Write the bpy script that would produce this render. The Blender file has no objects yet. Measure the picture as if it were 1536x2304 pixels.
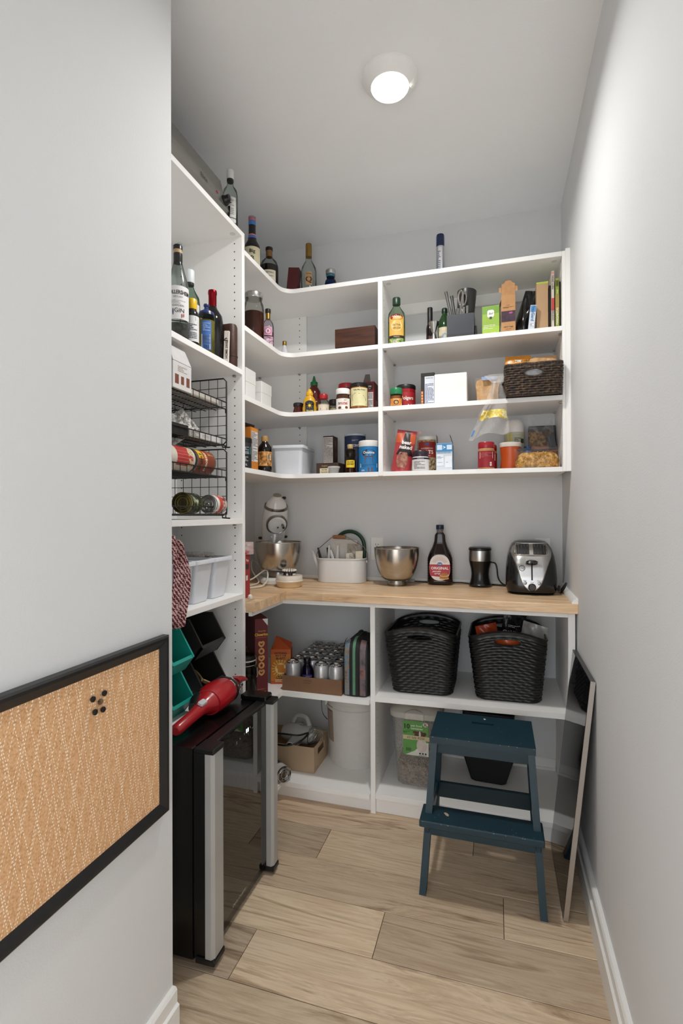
import bpy, bmesh, math, random
from mathutils import Vector, Matrix
random.seed(7)
S = bpy.context.scene
COL = S.collection
PI = math.pi
# ------------------------------------------------------------------ camera
CAM_H = 1.2507
yaw, pitch, roll, fpx = 0.2968, 0.0035, -0.0030, 1143.42
fw = Vector((-math.sin(yaw)*math.cos(pitch), math.cos(yaw)*math.cos(pitch), math.sin(pitch)))
r0 = Vector((math.cos(yaw), math.sin(yaw), 0)); u0 = r0.cross(fw)
rt = math.cos(roll)*r0 + math.sin(roll)*u0
up = -math.sin(roll)*r0 + math.cos(roll)*u0
cd = bpy.data.cameras.new('camera'); cam = bpy.data.objects.new('camera', cd); COL.objects.link(cam)
cd.sensor_fit = 'VERTICAL'; cd.sensor_height = 36; cd.lens = fpx/2304*36; cd.clip_start = .02
cam.matrix_world = Matrix(((rt.x, up.x, -fw.x, 0), (rt.y, up.y, -fw.y, 0), (rt.z, up.z, -fw.z, CAM_H), (0, 0, 0, 1)))
S.camera = cam
# ------------------------------------------------------------------ world, exposure
W = bpy.data.worlds.new('world'); S.world = W; W.use_nodes = True
W.node_tree.nodes['Background'].inputs[0].default_value = (0.93, 0.965, 1.0, 1)
W.node_tree.nodes['Background'].inputs[1].default_value = 3.1
S.view_settings.view_transform = 'Standard'; S.view_settings.look = 'None'
S.view_settings.exposure = 0.20; S.view_settings.gamma = 1.0; S.view_settings.use_curve_mapping = False
S.cycles.max_bounces = 12; S.cycles.diffuse_bounces = 9; S.cycles.transparent_max_bounces = 24
S.cycles.sample_clamp_indirect = 6.0; S.cycles.caustics_reflective = False; S.cycles.caustics_refractive = False
LAMP_POWER = 10.3
# ------------------------------------------------------------------ materials
MATS = {}
def lin(h):
    h = h.lstrip('#'); o = []
    for i in (0, 2, 4):
        v = int(h[i:i+2], 16)/255
        o.append(v/12.92 if v <= .04045 else ((v+.055)/1.055)**2.4)
    return (*o, 1)
def newmat(name):
    m = bpy.data.materials.new(name); m.use_nodes = True
    nt = m.node_tree; b = nt.nodes['Principled BSDF']
    return m, nt, b
def node(nt, t, **kw):
    n = nt.nodes.new(t)
    for k, v in kw.items():
        if k.startswith('i_'): n.inputs[k[2:].replace('_', ' ')].default_value = v
        else: setattr(n, k, v)
    return n
def ramp(nt, stops):
    r = nt.nodes.new('ShaderNodeValToRGB'); e = r.color_ramp.elements
    e[0].position, e[0].color = stops[0]; e[1].position, e[1].color = stops[-1]
    for p, c in stops[1:-1]:
        x = e.new(p); x.color = c
    return r
def M(hexc, rough=.45, metal=0., var=.05, scale=40., bump=0., spec=.5, coat=0., bscale=None):
    """solid material with a little procedural variation"""
    k = (hexc, rough, metal, var, scale, bump, spec, coat, bscale)
    if k in MATS: return MATS[k]
    m, nt, b = newmat('mat_' + hexc.lstrip('#') + f'_{len(MATS)}')
    c = lin(hexc)
    tc = node(nt, 'ShaderNodeTexCoord'); nz = node(nt, 'ShaderNodeTexNoise'); nz.inputs['Scale'].default_value = scale; nz.inputs['Detail'].default_value = 3
    nt.links.new(tc.outputs['Object'], nz.inputs['Vector'])
    r = ramp(nt, [(.3, tuple(x*(1-var) for x in c[:3])+(1,)), (.7, tuple(min(1, x*(1+var)) for x in c[:3])+(1,))])
    nt.links.new(nz.outputs['Fac'], r.inputs[0]); nt.links.new(r.outputs[0], b.inputs['Base Color'])
    b.inputs['Roughness'].default_value = rough; b.inputs['Metallic'].default_value = metal
    b.inputs['Specular IOR Level'].default_value = spec; b.inputs['Coat Weight'].default_value = coat
    if bump:
        n2 = node(nt, 'ShaderNodeTexNoise'); n2.inputs['Scale'].default_value = bscale or scale*4; n2.inputs['Detail'].default_value = 2
        nt.links.new(tc.outputs['Object'], n2.inputs['Vector'])
        bp = node(nt, 'ShaderNodeBump'); bp.inputs['Strength'].default_value = bump; bp.inputs['Distance'].default_value = .002
        nt.links.new(n2.outputs['Fac'], bp.inputs['Height']); nt.links.new(bp.outputs[0], b.inputs['Normal'])
    MATS[k] = m; return m
def GLASS(hexc='#f4f8f6', gl=.9, tint=1., rough=.03, base=0.):
    """thin clear wall: what is behind shows through, rims reflect"""
    k = ('glass', hexc, gl, tint, rough, base)
    if k in MATS: return MATS[k]
    m, nt, b = newmat('clear_' + hexc.lstrip('#') + f'_{len(MATS)}'); nt.nodes.remove(b)
    out = nt.nodes['Material Output']
    t = node(nt, 'ShaderNodeBsdfTransparent'); c = lin(hexc); t.inputs[0].default_value = tuple(x*tint for x in c[:3])+(1,)
    g = node(nt, 'ShaderNodeBsdfGlossy'); g.inputs['Roughness'].default_value = rough
    lw = node(nt, 'ShaderNodeLayerWeight'); lw.inputs['Blend'].default_value = .18
    nz = node(nt, 'ShaderNodeTexNoise'); nz.inputs['Scale'].default_value = 25
    mu = node(nt, 'ShaderNodeMath', operation='MULTIPLY'); mu.inputs[1].default_value = gl
    ad = node(nt, 'ShaderNodeMath', operation='ADD'); m2 = node(nt, 'ShaderNodeMath', operation='MULTIPLY_ADD'); m2.inputs[1].default_value = .03; m2.inputs[2].default_value = base
    nt.links.new(lw.outputs['Fresnel'], mu.inputs[0]); nt.links.new(nz.outputs['Fac'], m2.inputs[0])
    nt.links.new(mu.outputs[0], ad.inputs[0]); nt.links.new(m2.outputs[0], ad.inputs[1])
    mx = node(nt, 'ShaderNodeMixShader'); nt.links.new(ad.outputs[0], mx.inputs[0])
    nt.links.new(t.outputs[0], mx.inputs[1]); nt.links.new(g.outputs[0], mx.inputs[2]); nt.links.new(mx.outputs[0], out.inputs[0])
    MATS[k] = m; return m
def FILM(hexc='#f0f0f0', alpha=.25, rough=.15, bump=.0):
    """thin crinkled plastic film"""
    k = ('film', hexc, alpha, rough, bump)
    if k in MATS: return MATS[k]
    m, nt, b = newmat('film_' + hexc.lstrip('#') + f'_{len(MATS)}'); out = nt.nodes['Material Output']
    b.inputs['Base Color'].default_value = lin(hexc); b.inputs['Roughness'].default_value = rough
    t = node(nt, 'ShaderNodeBsdfTransparent')
    nz = node(nt, 'ShaderNodeTexNoise'); nz.inputs['Scale'].default_value = 55; nz.inputs['Detail'].default_value = 4
    mr = node(nt, 'ShaderNodeMapRange'); mr.inputs[1].default_value = .35; mr.inputs[2].default_value = .75; mr.inputs[3].default_value = alpha*.5; mr.inputs[4].default_value = min(1, alpha*1.9)
    nt.links.new(nz.outputs['Fac'], mr.inputs[0])
    mx = node(nt, 'ShaderNodeMixShader'); nt.links.new(mr.outputs[0], mx.inputs[0])
    nt.links.new(t.outputs[0], mx.inputs[1]); nt.links.new(b.outputs[0], mx.inputs[2]); nt.links.new(mx.outputs[0], out.inputs[0])
    if bump:
        bp = node(nt, 'ShaderNodeBump'); bp.inputs['Strength'].default_value = bump; bp.inputs['Distance'].default_value = .004
        nt.links.new(nz.outputs['Fac'], bp.inputs['Height']); nt.links.new(bp.outputs[0], b.inputs['Normal'])
    MATS[k] = m; return m
def WOOD(name, stops, sc=(2, 22, 22), rough=.5, use_color=False, bump=.15, wave=0., coord='Object'):
    if name in MATS: return MATS[name]
    m, nt, b = newmat(name)
    tc = node(nt, 'ShaderNodeTexCoord'); oi = node(nt, 'ShaderNodeObjectInfo')
    mp = node(nt, 'ShaderNodeMapping'); mp.inputs['Scale'].default_value = sc
    vm = node(nt, 'ShaderNodeVectorMath', operation='ADD'); sc2 = node(nt, 'ShaderNodeMath', operation='MULTIPLY'); sc2.inputs[1].default_value = 37.
    nt.links.new(oi.outputs['Random'], sc2.inputs[0]); nt.links.new(tc.outputs[coord], vm.inputs[0]); nt.links.new(sc2.outputs[0], vm.inputs[1])
    nt.links.new(vm.outputs[0], mp.inputs['Vector'])
    nz = node(nt, 'ShaderNodeTexNoise'); nz.inputs['Scale'].default_value = 1.; nz.inputs['Detail'].default_value = 8; nz.inputs['Roughness'].default_value = .62; nz.inputs['Distortion'].default_value = .6+wave
    nt.links.new(mp.outputs[0], nz.inputs['Vector'])
    r = ramp(nt, stops); nt.links.new(nz.outputs['Fac'], r.inputs[0])
    # fine pores
    mp2 = node(nt, 'ShaderNodeMapping'); mp2.inputs['Scale'].default_value = (sc[0]*4, sc[1]*9, sc[2]*9); nt.links.new(vm.outputs[0], mp2.inputs['Vector'])
    n2 = node(nt, 'ShaderNodeTexNoise'); n2.inputs['Scale'].default_value = 1.; n2.inputs['Detail'].default_value = 4
    nt.links.new(mp2.outputs[0], n2.inputs['Vector'])
    r2 = ramp(nt, [(.30, (.72, .70, .68, 1)), (.52, (1, 1, 1, 1))]); nt.links.new(n2.outputs['Fac'], r2.inputs[0])
    mx = node(nt, 'ShaderNodeMix', data_type='RGBA', blend_type='MULTIPLY'); mx.inputs[0].default_value = .75
    nt.links.new(r.outputs[0], mx.inputs[6]); nt.links.new(r2.outputs[0], mx.inputs[7])
    col = mx.outputs[2]
    if use_color:
        m3 = node(nt, 'ShaderNodeMix', data_type='RGBA', blend_type='MULTIPLY'); m3.inputs[0].default_value = 1
        nt.links.new(col, m3.inputs[6]); nt.links.new(oi.outputs['Color'], m3.inputs[7]); col = m3.outputs[2]
    nt.links.new(col, b.inputs['Base Color']); b.inputs['Roughness'].default_value = rough
    bp = node(nt, 'ShaderNodeBump'); bp.inputs['Strength'].default_value = bump; bp.inputs['Distance'].default_value = .001
    nt.links.new(n2.outputs['Fac'], bp.inputs['Height']); nt.links.new(bp.outputs[0], b.inputs['Normal'])
    MATS[name] = m; return m
def METAL(hexc='#b9b7b3', rough=.28, axis=(1, 1, 60), name=None):
    k = ('metal', hexc, rough, axis)
    if k in MATS: return MATS[k]
    m, nt, b = newmat('steel_' + hexc.lstrip('#') + f'_{len(MATS)}')
    tc = node(nt, 'ShaderNodeTexCoord'); mp = node(nt, 'ShaderNodeMapping'); mp.inputs['Scale'].default_value = tuple(a*8 for a in axis)
    nz = node(nt, 'ShaderNodeTexNoise'); nz.inputs['Scale'].default_value = 3; nz.inputs['Detail'].default_value = 3
    nt.links.new(tc.outputs['Object'], mp.inputs[0]); nt.links.new(mp.outputs[0], nz.inputs['Vector'])
    mr = node(nt, 'ShaderNodeMapRange'); mr.inputs[3].default_value = rough*.75; mr.inputs[4].default_value = rough*1.3
    nt.links.new(nz.outputs['Fac'], mr.inputs[0]); nt.links.new(mr.outputs[0], b.inputs['Roughness'])
    b.inputs['Base Color'].default_value = lin(hexc); b.inputs['Metallic'].default_value = 1
    MATS[k] = m; return m
def SPECK(name, stops, scale=30, rough=.6, detail=2, kind='NOISE', stretch=(1, 1, 1), bump=0):
    """multi-colour broken pattern (printed fabric, food, foliage print)"""
    if name in MATS: return MATS[name]
    m, nt, b = newmat(name)
    tc = node(nt, 'ShaderNodeTexCoord'); mp = node(nt, 'ShaderNodeMapping'); mp.inputs['Scale'].default_value = stretch
    nt.links.new(tc.outputs['Object'], mp.inputs[0])
    if kind == 'NOISE':
        n = node(nt, 'ShaderNodeTexNoise'); n.inputs['Detail'].default_value = detail; o = n.outputs['Fac']
    else:
        n = node(nt, 'ShaderNodeTexVoronoi'); sx = node(nt, 'ShaderNodeSeparateColor'); nt.links.new(n.outputs['Color'], sx.inputs[0]); o = sx.outputs[0]
    n.inputs['Scale'].default_value = scale
    nt.links.new(mp.outputs[0], n.inputs['Vector'])
    r = ramp(nt, [(p, lin(c)) for p, c in stops]); nt.links.new(o, r.inputs[0]); nt.links.new(r.outputs[0], b.inputs['Base Color'])
    b.inputs['Roughness'].default_value = rough
    if bump:
        bp = node(nt, 'ShaderNodeBump'); bp.inputs['Strength'].default_value = bump; bp.inputs['Distance'].default_value = .002
        nt.links.new(o, bp.inputs['Height']); nt.links.new(bp.outputs[0], b.inputs['Normal'])
    MATS[name] = m; return m
def EMIT(hexc, strength):
    k = ('emit', hexc, strength)
    if k in MATS: return MATS[k]
    m, nt, b = newmat('light_' + hexc.lstrip('#')); b.inputs['Base Color'].default_value = lin(hexc)
    b.inputs['Emission Color'].default_value = lin(hexc); b.inputs['Emission Strength'].default_value = strength
    MATS[k] = m; return m
# ------------------------------------------------------------------ geometry: every shape is (verts, faces)
def xf(g, loc=(0, 0, 0), rot=(0, 0, 0), sc=(1, 1, 1)):
    from mathutils import Euler
    m = Matrix.Translation(loc) @ Euler(rot).to_matrix().to_4x4() @ Matrix.Diagonal((*sc, 1))
    return [tuple(m @ Vector(v)) for v in g[0]], g[1]
def join(*gs):
    V, F = [], []
    for v, f in gs:
        o = len(V); V += v; F += [tuple(i+o for i in q) for q in f]
    return V, F
def box(x0, x1, y0, y1, z0, z1):
    V = [(x, y, z) for z in (z0, z1) for y in (y0, y1) for x in (x0, x1)]
    return V, [(0, 2, 3, 1), (4, 5, 7, 6), (0, 1, 5, 4), (2, 6, 7, 3), (0, 4, 6, 2), (1, 3, 7, 5)]
def hull(pts):
    bm = bmesh.new()
    for q in pts: bm.verts.new(q)
    r = bmesh.ops.convex_hull(bm, input=bm.verts[:])
    bmesh.ops.delete(bm, geom=[e for e in r['geom_interior'] if isinstance(e, bmesh.types.BMVert)], context='VERTS')
    bmesh.ops.dissolve_limit(bm, angle_limit=.01, verts=bm.verts[:], edges=bm.edges[:])
    bm.verts.index_update(); V = [tuple(v.co) for v in bm.verts]; F = [tuple(v.index for v in f.verts) for f in bm.faces]; bm.free()
    return V, F
def cbox(x0, x1, y0, y1, z0, z1, b=.002):
    P = []
    for x, sx in ((x0, 1), (x1, -1)):
        for y, sy in ((y0, 1), (y1, -1)):
            for z, sz in ((z0, 1), (z1, -1)):
                P += [(x, y+sy*b, z+sz*b), (x+sx*b, y, z+sz*b), (x+sx*b, y+sy*b, z)]
    return hull(P)
def cb(cx, cy, z0, w, d, h, b=.002): return cbox(cx-w/2, cx+w/2, cy-d/2, cy+d/2, z0, z0+h, b)
def lathe(prof, n=28, a0=0., a1=2*PI, cap=True):
    full = abs(a1-a0-2*PI) < 1e-6
    k = n if full else n+1
    V, F, rows = [], [], []
    for r, z in prof:
        if r < 1e-6 and full: rows.append([len(V)]); V.append((0, 0, z))
        else:
            rows.append(list(range(len(V), len(V)+k)))
            for i in range(k):
                a = a0+(a1-a0)*i/n; V.append((r*math.sin(a), -r*math.cos(a), z))
    for A, B in zip(rows, rows[1:]):
        for i in range(n):
            j = (i+1) % k if full else i+1
            if len(A) == 1 and len(B) == 1: continue
            if len(A) == 1: F.append((A[0], B[j], B[i]))
            elif len(B) == 1: F.append((A[i], A[j], B[0]))
            else: F.append((A[i], A[j], B[j], B[i]))
    if cap and full:
        if len(rows[0]) > 1: F.append(tuple(reversed(rows[0])))
        if len(rows[-1]) > 1: F.append(tuple(rows[-1]))
    return V, F
def cyl(r, z0, z1, n=24): return lathe([(r, z0), (r, z1)], n)
def loft(rings, cap=True, closed=True):
    V, F = [], []; n = len(rings[0])
    for R in rings: V += [tuple(p) for p in R]
    for k in range(len(rings)-1):
        for i in range(n if closed else n-1):
            j = (i+1) % n
            F.append((k*n+i, k*n+j, (k+1)*n+j, (k+1)*n+i))
    if cap:
        F.append(tuple(range(n-1, -1, -1))); F.append(tuple(range((len(rings)-1)*n, len(rings)*n)))
    return V, F
def rr(w, d, r, z=0., n=4, cx=0., cy=0.):
    """rounded rectangle ring"""
    r = min(r, w/2-1e-5, d/2-1e-5); o = []
    for sx, sy, a0 in ((1, -1, -PI/2), (1, 1, 0), (-1, 1, PI/2), (-1, -1, PI)):
        for i in range(n+1):
            a = a0+PI/2*i/n; o.append((cx+sx*(w/2-r)+r*math.cos(a), cy+sy*(d/2-r)+r*math.sin(a), z))
    return o
def tube(path, r, n=8, closed=False, cap=True):
    P = [Vector(p) for p in path]; k = len(P); rings = []
    t = (P[1]-P[0]).normalized(); u = t.orthogonal().normalized()
    for i in range(k):
        if closed: tt = (P[(i+1) % k]-P[i-1])
        else: tt = P[min(i+1, k-1)]-P[max(i-1, 0)]
        tt.normalize(); u = (u-tt*u.dot(tt)); u.normalize(); w = tt.cross(u)
        rad = r[i] if isinstance(r, (list, tuple)) else r
        rings.append([P[i]+(u*math.cos(2*PI*j/n)+w*math.sin(2*PI*j/n))*rad for j in range(n)])
    if closed: rings.append(rings[0]); return loft(rings, cap=False)
    return loft(rings, cap=cap)
def spline(pts, k=6, closed=False):
    P = [Vector(p) for p in pts]; n = len(P); o = []
    for i in range(n if closed else n-1):
        a, b, c, d = (P[(i-1) % n], P[i], P[(i+1) % n], P[(i+2) % n]) if closed else (P[max(i-1, 0)], P[i], P[i+1], P[min(i+2, n-1)])
        for j in range(k):
            t = j/k; o.append(.5*((2*b)+(c-a)*t+(2*a-5*b+4*c-d)*t*t+(3*b-a-3*c+d)*t**3))
    if not closed: o.append(P[-1])
    return o
def prism(poly, lo, hi, axis='y'):
    """extrude polygon (2D) along axis: y -> poly=(x,z); x -> poly=(y,z); z -> poly=(x,y)"""
    f = {'y': lambda a, b, c: (a, c, b), 'x': lambda a, b, c: (c, a, b), 'z': lambda a, b, c: (a, b, c)}[axis]
    return loft([[f(a, b, lo) for a, b in poly], [f(a, b, hi) for a, b in poly]])
def surf(fn, nu, nv):
    V = [fn(i/nu, j/nv) for j in range(nv+1) for i in range(nu+1)]
    return V, [(j*(nu+1)+i, j*(nu+1)+i+1, (j+1)*(nu+1)+i+1, (j+1)*(nu+1)+i) for j in range(nv) for i in range(nu)]
def disc(r, z=0., n=20, front=False): return lathe([(0, z), (r, z)], n, cap=False)
def patch(R, z0, z1, half, n=14, zc=None):
    """curved label on a cylinder of radius R, facing -Y, half-angle in radians"""
    return surf(lambda u, v: (R*math.sin((2*u-1)*half), -R*math.cos((2*u-1)*half), z0+(z1-z0)*v), n, 1)
_TX = {}
def text(s, size=.01, bold=0., shear=0., sx=1., align='CENTER', ls=1.):
    k = (s, bold, shear, ls)
    if k not in _TX:
        c = bpy.data.curves.new('lettering', 'FONT'); c.body = s; c.size = 1; c.align_x = 'CENTER'; c.align_y = 'CENTER'
        c.offset = bold; c.shear = shear; c.resolution_u = 2; c.space_line = ls
        o = bpy.data.objects.new('lettering', c); me = bpy.data.meshes.new_from_object(o)
        _TX[k] = ([tuple(v.co) for v in me.vertices], [tuple(p.vertices) for p in me.polygons])
        bpy.data.objects.remove(o); bpy.data.curves.remove(c); bpy.data.meshes.remove(me)
    V, F = _TX[k]
    return [(x*size*sx, y*size, 0) for x, y, z in V], F
def onf(g, x=0., y=0., z=0.):            # flat shape (x,y) stood up facing -Y
    return [(x+a, y, z+b) for a, b, c in g[0]], g[1]
def onx(g, x=0., y=0., z=0.):            # flat shape facing +X
    return [(x, y+a, z+b) for a, b, c in g[0]], g[1]
def onc(g, R, z=0., th=0.):              # flat shape wrapped round a cylinder facing -Y
    return [(R*math.sin(th+a/R), -R*math.cos(th+a/R), z+b) for a, b, c in g[0]], g[1]
def rect(w, h, cx=0., cy=0.): return [(cx-w/2, cy-h/2, 0), (cx+w/2, cy-h/2, 0), (cx+w/2, cy+h/2, 0), (cx-w/2, cy+h/2, 0)], [(0, 1, 2, 3)]
def rects(*a): return join(*[rect(*q) for q in a])
def ell(w, h, cx=0., cy=0., n=24): return [(cx+w/2*math.cos(2*PI*i/n), cy+h/2*math.sin(2*PI*i/n), 0) for i in range(n)], [tuple(range(n))]
def lines(w, h, n, cx=0., cy=0., seed=1, fill=.45):
    """rows of print too small to read"""
    rd = random.Random(seed); G = []
    for i in range(n):
        z = cy+h/2-h*(i+.5)/n; x = cx-w/2
        while x < cx+w/2-w*.04:
            l = min(w*rd.uniform(.08, .3), cx+w/2-x); G.append(rect(l, h/n*fill, x+l/2, z)); x += l+w*.03
            if rd.random() < .08: break
    return join(*G)
# ------------------------------------------------------------------ objects
def mesh(name, g, m, smooth=True, ang=35):
    me = bpy.data.meshes.new(name); me.from_pydata([tuple(v) for v in g[0]], [], [tuple(f) for f in g[1]]); me.update()
    if smooth:
        me.shade_smooth(); me.set_sharp_from_angle(angle=math.radians(ang))
    if m: me.materials.append(m)
    return me
def obj(name, g, m, parent=None, loc=(0, 0, 0), rot=(0, 0, 0), smooth=True, label=None, solid=0., ang=35):
    me = g if isinstance(g, bpy.types.Mesh) else mesh(name, g, m, smooth, ang)
    o = bpy.data.objects.new(name, me); COL.objects.link(o); o.location = loc; o.rotation_euler = rot
    if parent: o.parent = parent
    if label: o['label'] = label
    if solid:
        q = o.modifiers.new('solid', 'SOLIDIFY'); q.thickness = solid; q.offset = 0
    return o
def tag(o, label, cat, group=None, kind=None):
    if label: o['label'] = label
    if cat: o['category'] = cat
    if group: o['group'] = group
    if kind: o['kind'] = kind
    return o
def thing(name, label, cat, loc=(0, 0, 0), rz=0., group=None, rot=None):
    o = bpy.data.objects.new(name, None); COL.objects.link(o); o.location = loc; o.rotation_euler = rot or (0, 0, rz); o.empty_display_size = .05
    return tag(o, label, cat, group)
def struct(name, g, m, parent=None, smooth=False):
    o = obj(name, g, m, parent, smooth=smooth)
    if not parent: o['kind'] = 'structure'
    return o
def face(x, y): return math.atan2(-x, y)      # rotation that turns a front (-Y) to the doorway
# ================================================================== SETTING
XR, YB, ZC, XL, XW, YW, Y0 = .284, 2.505, 2.652, -1.258, -.75, 1.053, -.45
def wallmat(name, hexc, bump=.25, sc=260, rough=.75):
    m, nt, b = newmat(name); b.inputs['Roughness'].default_value = rough; b.inputs['Specular IOR Level'].default_value = .3
    tc = node(nt, 'ShaderNodeTexCoord'); nz = node(nt, 'ShaderNodeTexNoise'); nz.inputs['Scale'].default_value = sc; nz.inputs['Detail'].default_value = 2
    nt.links.new(tc.outputs['Object'], nz.inputs['Vector'])
    n2 = node(nt, 'ShaderNodeTexNoise'); n2.inputs['Scale'].default_value = 3
    nt.links.new(tc.outputs['Object'], n2.inputs['Vector'])
    c = lin(hexc); r = ramp(nt, [(.3, tuple(x*.98 for x in c[:3])+(1,)), (.7, c)]); nt.links.new(n2.outputs['Fac'], r.inputs[0]); nt.links.new(r.outputs[0], b.inputs['Base Color'])
    bp = node(nt, 'ShaderNodeBump'); bp.inputs['Strength'].default_value = bump; bp.inputs['Distance'].default_value = .002
    nt.links.new(nz.outputs['Fac'], bp.inputs['Height']); nt.links.new(bp.outputs[0], b.inputs['Normal'])
    return m
WALL = wallmat('painted_wall', '#dadbdc'); CEIL = wallmat('painted_ceiling', '#eff1f3', .35, 180)
TRIM = M('#e9e8e5', .35, var=.01); SHELF = M('#f3f2f0', .42, var=.012, scale=6)
struct('wall_left', box(-1.42, XW, Y0, YW, 0, ZC), WALL)
struct('wall_alcove', box(-1.42, XL, YW, YB+.1, 0, ZC), WALL)
struct('wall_right', box(XR, XR+.1, Y0, YB+.1, 0, ZC), WALL)
struct('wall_back', box(XL, XR, YB, YB+.1, 0, ZC), WALL)
struct('added_door_header', box(XW, XR, Y0, Y0+.11, 2.08, ZC), WALL)  # unseen door header, added to keep light off the near wall tops
struct('ceiling', box(-2.6, 1.6, -3.2, YB+.1, ZC, ZC+.1), CEIL)  # ceiling and floor lengthened behind the camera, unseen, to shape the incoming light
# ---- floor: boards laid along x, each a piece of its own
floor = struct('floor', box(-2.6, 1.6, -3.2, YB+.1, -.06, -.008), M('#5b4a3c', .8))
PLANK = WOOD('oak_floor', [(.26, lin('#5d4a3c')), (.36, lin('#ae987f')), (.47, lin('#dac9b1')), (.60, lin('#c8b49a')), (.70, lin('#e5d6c1')), (.84, lin('#cdbaa2'))], sc=(1.5, 15, 15), rough=.42, use_color=True, bump=.12, wave=1.2)
joint = {-3: (.1,), -2: (-.52,), -1: (-.05,), 0: (-.697,), 1: (-.341,), 2: (.015,), 3: (-.633,), 4: (-.089,), 5: (-.5,), 6: (-.2,)}
rp = random.Random(5)
tone = {(0, 0): (.74, .71, .69), (0, 1): (1.04, .99, .93), (1, 0): (1.10, 1.05, .97), (1, 1): (.80, .75, .71), (2, 0): (.86, .80, .75), (2, 1): (.98, .92, .86), (3, 0): (.70, .66, .63), (3, 1): (.98, .93, .86), (4, 0): (.92, .85, .79), (4, 1): (.76, .70, .65), (-1, 0): (.86, .82, .77), (-1, 1): (.95, .9, .84)}
for k in range(-25, 8):
    ya, yb = 1.2205+.1745*k, 1.2205+.1745*(k+1)
    if yb > YB+.09: break
    xs = [-1.41, *(joint.get(k) or (rp.uniform(-.9, .1),)), XR+.09] if yb > Y0 else [-2.59, rp.uniform(-1.5, -.6), rp.uniform(-.2, .6), 1.59]
    for i in range(len(xs)-1):
        L, w = xs[i+1]-xs[i]-.0018, yb-ya-.0018
        o = obj('plank', cbox(-L/2, L/2, -w/2, w/2, -.008, 0, .0009), PLANK, floor, ((xs[i]+xs[i+1])/2, (ya+yb)/2, 0), smooth=False)
        t = tone.get((k, i)) or [rp.uniform(.85, 1.05)]*3
        o.color = (*t, 1)
# ---- baseboards and trims
def bbprof(t=.021): return [(0, 0), (t, 0), (t, .078), (t-.006, .082), (t-.006, .112), (t-.010, .118), (0, .118)]
struct('baseboard_right', prism([(XR-a, b) for a, b in bbprof()], Y0, 2.085, 'y'), TRIM)
struct('baseboard_left', prism([(XW+a, b) for a, b in bbprof(.019)], Y0, YW, 'y'), TRIM)
struct('baseboard_back', prism([(YB-a, b+.012) for a, b in bbprof(.016)], -.48, .25, 'x'), TRIM)
struct('trim_1', cbox(-1.2, XR-.022, YB-.014, YB, .9145, .934, .002), TRIM)
struct('trim_2', prism([(XR-.021, .9145)]+[(XR-.021*math.cos(a), .918+.017*math.sin(a)) for a in [PI/2*i/6 for i in range(7)]]+[(XR, .9145)], 2.045, YB, 'y'), TRIM)
# ---- ceiling lamp
LX, LY = -.3235, 1.603
lp = thing('ceiling_lamp', 'round white flush ceiling lamp with glowing lens and small motion sensor', 'lamp', (LX, LY, ZC))
obj('housing', lathe([(.0, 0), (.0895, 0), (.0895, -.006), (.087, -.010), (.066, -.030), (.0605, -.034)], 48, cap=False), M('#f1f1ef', .4, var=.01), lp)
obj('lens', lathe([(.0605, -.033), (.058, -.037), (.045, -.041), (.02, -.0435), (0, -.044)], 40), EMIT('#fff9f0', 9.), lp, label='glowing lens')
obj('motion_sensor', join(xf(cyl(.0085, -.034, -.018, 16), (.070, .012, 0)), xf(lathe([(.0065, -.034), (.005, -.038), (0, -.040)], 14), (.070, .012, 0)), xf(cbox(-.012, .006, -.011, .011, -.026, -.008, .003), (.072, .012, 0))), M('#f4f2ee', .3, var=.01), lp)
ld = bpy.data.lights.new('lamp_light', 'AREA'); ld.shape = 'DISK'; ld.size = .115; ld.energy = LAMP_POWER; ld.color = (1, .985, .96); ld.spread = 2.78
lo = bpy.data.objects.new('lamp_light', ld); COL.objects.link(lo); lo.parent = lp; lo.location = (0, 0, -.05)
# ================================================================== SHELVING
HOLE = M('#15130f', .9); PINM = METAL('#a8a6a2', .3)
def pinholes(parent, pts, nrm, r=.0027):
    """pts = list of (x,y,z); nrm 'y-','x-','x+'"""
    G = []
    for p in pts:
        d = lathe([(0, 0), (r, 0)], 8, cap=False)
        if nrm == 'y-': d = xf(d, (p[0], p[1]-.0004, p[2]), (PI/2, 0, 0))
        else: d = xf(d, (p[0]+(.0004 if nrm == 'x+' else -.0004), p[1], p[2]), (0, PI/2, 0))
        G.append(d)
    o = obj('shelf_pin_holes', join(*G), HOLE, parent, smooth=False); o['kind'] = 'stuff'
def pin(parent, x, y, z, ax='x', s=1):
    g = join(xf(cyl(.0025, 0, .008, 8), (0, 0, 0), (0, PI/2 if ax == 'x' else 0, 0)) if ax == 'x' else xf(cyl(.0025, 0, .008, 8), (0, 0, 0), (PI/2, 0, 0)), cbox(-.004, .010, -.005, .005, -.003, .003, .001) if ax == 'x' else cbox(-.005, .005, -.010, .004, -.003, .003, .001))
    obj('shelf_pin', xf(g, (x, y, z), (0, 0, 0), (s, 1, 1)), PINM, parent)
XT = -.958
tw = thing('tall_shelf_unit', 'tall white shelf tower against the left wall with wire racks and bottles', 'shelf unit', (XT, 1.44, 0))
def lp_(g, base): return xf(g, tuple(-c for c in base))
TB = (XT, 1.44, 0)
obj('side_panel', lp_(cbox(XL, XT, 1.8015, 1.8225, 0, 2.368, .0008), TB), SHELF, tw)
obj('side_panel', lp_(cbox(XL, XT, 1.056, 1.075, 0, 2.368, .0008), TB), SHELF, tw)
TZ = [2.368, 1.820, 1.232, .937, .602]
for z in TZ: obj('shelf', lp_(cbox(XL, XT-.0006, 1.075, 1.8015, z-.020, z, .0008), TB), SHELF, tw)
zs = [2.3234-.0322*i for i in range(56)]
ok = [z for z in zs if all(not (t-.022 < z < t+.002) for t in TZ) and z > .61]
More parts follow.
